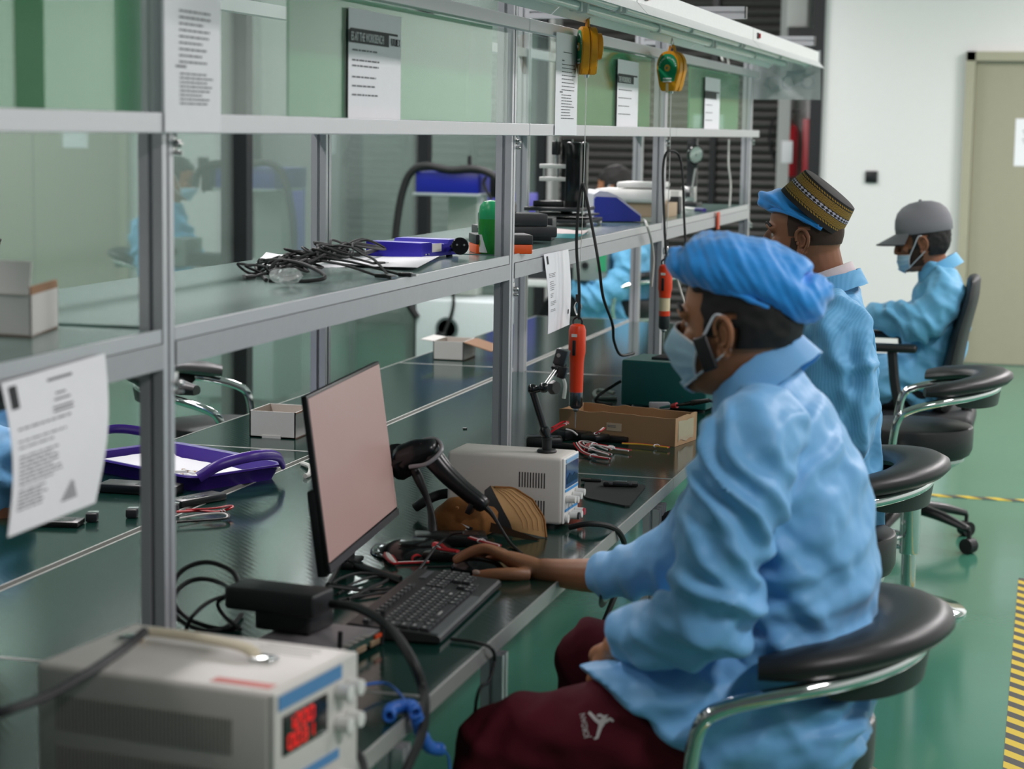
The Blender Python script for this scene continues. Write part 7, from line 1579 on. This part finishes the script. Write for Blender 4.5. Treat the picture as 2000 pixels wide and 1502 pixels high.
# ------------------------------------------------------------------ man in the grey cap
Y3 = 8.0; q3 = lambda u, v, d=0.0: at(u, v, Y=Y3 + d)
Mh3 = Mhead(q3(1802, 468), math.radians(3), math.radians(9), 0, 1.02); SD3 = V((0, -1, 0))
tor = [(1808, 755, .18, .125), (1815, 715, .18, .125), (1825, 660, .18, .125), (1832, 610, .185, .12), (1836, 570, .18, .10), (1833, 540, .13, .07), (1826, 522, .075, .052)]
limbs = [([q3(1845, 575, -.16), q3(1792, 636, -.2), q3(1690, 618, -.1)], [.05, .045, .027]), ([q3(1845, 575, .16), q3(1792, 636, .25), q3(1690, 618, .15)], [.05, .045, .027]),
         ([q3(1800, 745, -.1), (-0.90, Y3 - .12, .56)], [.06, .035]), ([(-0.90, Y3 - .12, .56), (-0.86, Y3 - .12, .3), (-0.82, Y3 - .1, .1)], [.035, .04, .03]), ([q3(1800, 745, .1), (-0.90, Y3 + .12, .56)], [.06, .035]), ([(-0.90, Y3 + .12, .56), (-0.86, Y3 + .12, .3), (-0.82, Y3 + .1, .1)], [.035, .04, .03])]
p3 = person('man in a light blue coat and grey baseball cap seated in the office chair', None, Mh3, [q3(1830, 535), q3(1822, 515), q3(1812, 495)], [(q3(u, v), a * .8, b * .8, SD3) for u, v, a, b in tor[:5]], limbs,
            [lambda t: gen_hand(t, q3(1690, 618, -.1), (-1, 0.1, -0.15), (0, 0, -1), 1, False, 0.4), lambda t: gen_hand(t, q3(1690, 618, .15), (-1, 0, -0.15), (0, 0, -1), 1, True, 0.4)], SK3, 0.0045)
cm = MB(); cm.loft([q3(u, v) for u, v, a, b in tor], [a for _, _, a, b in tor], [b for _, _, a, b in tor], SD3, 28)
for s in (-1, 1): cm.loft([q3(1842, 552, .1 * s), q3(1845, 580, .18 * s), q3(1820, 615, .21 * s), q3(1790, 632, .22 * s), q3(1745, 622, .17 * s), q3(1705, 618, .12 * s)], [.07, .078, .076, .074, .064, .05], [.07, .078, .076, .074, .064, .05], V((0.3, 0, 1)), 20)
for s in (-1, 1): cm.loft([q3(1808, 735, .08 * s), V((-0.75, Y3 + .12 * s, .60))], [.12, .10], [.105, .09], V((0, 1, 0)), 18)
cm.loft([q3(1815, 700), q3(1808, 760)], [.19, .2], [.13, .135], SD3, 24)
me = remesh(cm, 'coat', 0.008, 4); folds(me, [(V((0.5, 0, 0.85)), 40, 0.012, 41, None, 1), (V((0.9, 0, 0.4)), 46, 0.010, 42, q3(1770, 620, -.2), .2)], 0.0015)
c3 = put('coat', me, COAT3, p3, ang=60)
band(q3(1838, 535), q3(1830, 512), V((0.85, 0, 0.5)), SD3, 0.10, 0.088, 0.084, 0.076, 0.005, n=36).out('collar', COAT3, c3)
tm = MB()
for s in (-1, 1): tm.loft([q3(1800, 745, .1 * s), V((-0.90, Y3 + .12 * s, .56))], [.1, .075], [.1, .075], V((0, 1, 0)), 18); tm.loft([V((-0.90, Y3 + .12 * s, .56)), V((-0.86, Y3 + .12 * s, .34)), V((-0.82, Y3 + .1 * s, .14))], [.075, .068, .055], [.075, .068, .055], V((0, 1, 0)), 18)
put('trousers', remesh(tm, 'trousers', 0.010, 3), M('dark_trousers', ''), p3)
for s in (-1, 1):
    x, y = -0.86, Y3 + .1 * s; mb = MB(); mb.loft([(x + 0.09, y, 0.055), (x + 0.03, y, 0.07), (x - 0.08, y, 0.05), (x - 0.16, y, 0.038)], [.035, .04, .045, .03], [.045, .055, .04, .028], V((0, 1, 0)), 16); mb.out('shoe', SHOE, p3)
hair(Mh3, lambda x, y, z: hairline(x, y, z, -0.03, -0.062), 0.007, 8).out('hair', HAIRM, p3, ang=80)
hair(Mh3, lambda x, y, z: (0.0 < x < 0.05 and -0.10 < z < -0.03 and y > 0.03), 0.003, 9).out('stubble', M('stubble_dark', ''), p3, ang=80)
mask(Mh3, p3, -0.048, -0.122, -0.052, -0.100, MASKM, 1.15, 0.010, False)
GC_ = M('cap_grey', '77777c', 0.75, 0, 0.1, 300, 0.04); ch = lambda x, y, z: Mh3 @ V((x, y, z))
mb = MB(); mb.rings([[ch(-0.008 + (0.108 if math.cos(a) > 0 else 0.112) * k * math.cos(a), 0.089 * k * math.sin(a), zz) for a in [2 * PI * j / 32 for j in range(32)]] for k, zz in ((0.97, 0.026), (1.0, 0.032), (1.01, 0.055), (0.97, 0.085), (0.86, 0.112), (0.66, 0.132), (0.4, 0.144), (0.1, 0.148))]); cp = mb.out('cap_crown', GC_, p3)
MB().ball(ch(-0.008, 0, 0.149), 0.007, n=10).out('cap_button', GC_, cp)
def vis(a, b, o_=0.0):
    an = (a - 0.5) * 2.3; r = 0.098 + 0.085 * b * math.cos(an * 0.62); return ch(r * math.cos(an) * 1.0 - 0.006, (0.088 + 0.004 * b) * math.sin(an), 0.034 - 0.034 * b - 0.014 * b * abs(math.sin(an)) ** 2 + o_)
mb = MB(); mb.grid(lambda a, b: vis(a, b, 0.003), 20, 8); mb.out('visor', GC_, cp)
mb = MB(); mb.grid(lambda a, b: vis(1 - a, b, 0.0), 20, 8); mb.tube([vis(k / 20, 1, 0.0015) for k in range(21)], 0.003, 6, 2); mb.out('visor_underside', M('visor_dark', '26272a', 0.7), cp)

# ------------------------------------------------------------------ far worker, and the one at the edge of the opposite bench
def worker(label, Mhx, root, tor, arms, legs, skin, coat_m, grp, sd):
    hw_ = [(lambda t, a=a, r=r: gen_hand(t, a[-1][0], a[-1][0] - a[-2][0], (0, 0, -1), 1, r, 0.4)) for a, r in zip(arms, (False, True))]
    nk = [tor[-1][0], tor[-1][0] * 0.5 + (Mhx @ V((-0.02, 0, -0.07))) * 0.5, Mhx @ V((-0.025, 0, -0.05))]
    p = person(label, None, Mhx, nk, [(c, a * .8, b * .8, sd) for c, a, b in tor[:-1]], [([x for x, r in a], [r * .6 for x, r in a]) for a in arms] + [([x for x, r in a], [r * .8 for x, r in a]) for a in legs], hw_, skin, 0.006)
    cm = MB(); cm.loft([c for c, a, b in tor], [a for c, a, b in tor], [b for c, a, b in tor], sd, 24)
    for a in arms: cm.loft([x for x, r in a[:-1]] + [a[-1][0] * 0.9 + a[-2][0] * 0.1], [r for x, r in a], [r for x, r in a], V((0.3, 0.2, 0.9)), 16)
    for a in legs: cm.loft([a[0][0], a[0][0] * 0.5 + a[1][0] * 0.5], [.11, .10], [.11, .10], V((0, 1, 0)), 16)
    me = remesh(cm, 'coat', 0.010, 3); folds(me, [(V((0.6, 0.2, 0.75)), 40, 0.014, 51, None, 1)], 0.002); put('coat', me, coat_m, p, ang=60)
    tm = MB()
    for a in legs: tm.loft([x for x, r in a], [r for x, r in a], [r for x, r in a], V((0, 1, 0)), 16)
    put('trousers', remesh(tm, 'trousers', 0.012, 2), M('dark_trousers', ''), p)
    for a in legs:
        x, y = a[-1][0].x, a[-1][0].y; f_ = -1 if legs[0][1][0].x < legs[0][0][0].x else 1; mb = MB(); mb.loft([(x - f_ * 0.09, y, 0.055), (x - f_ * 0.03, y, 0.07), (x + f_ * 0.08, y, 0.05), (x + f_ * 0.16, y, 0.038)], [.035, .04, .045, .03], [.045, .055, .04, .028], V((0, 1, 0)), 16); mb.out('shoe', SHOE, p)
    hair(Mhx, lambda x, y, z: hairline(x, y, z, -0.01, -0.06), 0.009, 12).out('hair', HAIRM, p, ang=80)
    return p
Y4 = 11.4; q4 = lambda u, v, d=0.0: at(u, v, Y=Y4 + d)
M4_ = Mhead(q4(1200, 368), 0.1, 0.2, 0, 1.05); b0 = q4(1222, 620); hx = b0.x
tor4 = [(V((hx, Y4, .58)), .19, .13), (V((hx + .01, Y4, .72)), .19, .13), (V((hx + .01, Y4, .88)), .19, .13), (V((hx, Y4, 1.02)), .19, .12), (V((hx - .02, Y4, 1.09)), .14, .08), (V((hx - .03, Y4, 1.13)), .07, .055)]
p4 = worker('dark-haired worker in a blue coat seated at the small table past the benches', M4_, None, tor4,
            [[(q4(1238, 475, -.17), .085), (q4(1215, 545, -.24), .085), (q4(1165, 580, -.25), .085), (q4(1122, 560, -.2), .05)], [(q4(1238, 475, .17), .085), (q4(1200, 560, .24), .085), (q4(1140, 545, .2), .05)]],
            [[(V((hx, Y4 + s * .1, .58)), .1), (V((hx - .4, Y4 + s * .12, .58)), .075), (V((hx - .38, Y4 + s * .12, .3)), .065), (V((hx - .36, Y4 + s * .1, .1)), .05)] for s in (-1, 1)], SK1, COAT3, None, V((0, -1, 0)))
mask(M4_, p4, -0.030, -0.120, -0.05, -0.09, MASKM, 1.15, 0.010)
# his stool
c = stool_copy('black swivel stool under the far worker past the benches', hx + 0.05, Y4, 0.0)
Y5 = 4.15; q5 = lambda u, v, d=0.0: at(u, v, Y=Y5 + d)
M5_ = Mhead(q5(-85, 478), PI - 0.1, 0.2, 0, 1.0); hx = -2.70
tor5 = [(V((hx, Y5, .60)), .19, .13), (V((hx - .01, Y5, .74)), .19, .13), (V((hx - .01, Y5, .92)), .19, .13), (V((hx, Y5, 1.09)), .19, .12), (V((hx + .05, Y5, 1.17)), .14, .08), (V((hx + .09, Y5, 1.21)), .07, .055)]
p5 = worker('worker at the opposite bench, only a blue sleeve and hand showing by the hung sheet', M5_, None, tor5,
            [[(V((hx, Y5 + .17, 1.08)), .08), (V((hx + .10, Y5 + .24, .92)), .075), (V((hx + .28, Y5 + .2, .83)), .05)], [(V((hx, Y5 - .17, 1.08)), .08), (V((hx + .16, Y5 - .22, .93)), .08), (q5(-14, 905, -.28), .075), (q5(-6, 990, -.32), .042)]],
            [[(V((hx, Y5 + s * .1, .60)), .1), (V((hx + .36, Y5 + s * .12, .58)), .075), (V((hx + .34, Y5 + s * .12, .3)), .065), (V((hx + .32, Y5 + s * .1, .1)), .05)] for s in (-1, 1)], SK2, COAT1, None, V((0, -1, 0)))
stool_copy('black swivel stool under the worker at the opposite bench', hx, Y5, PI)
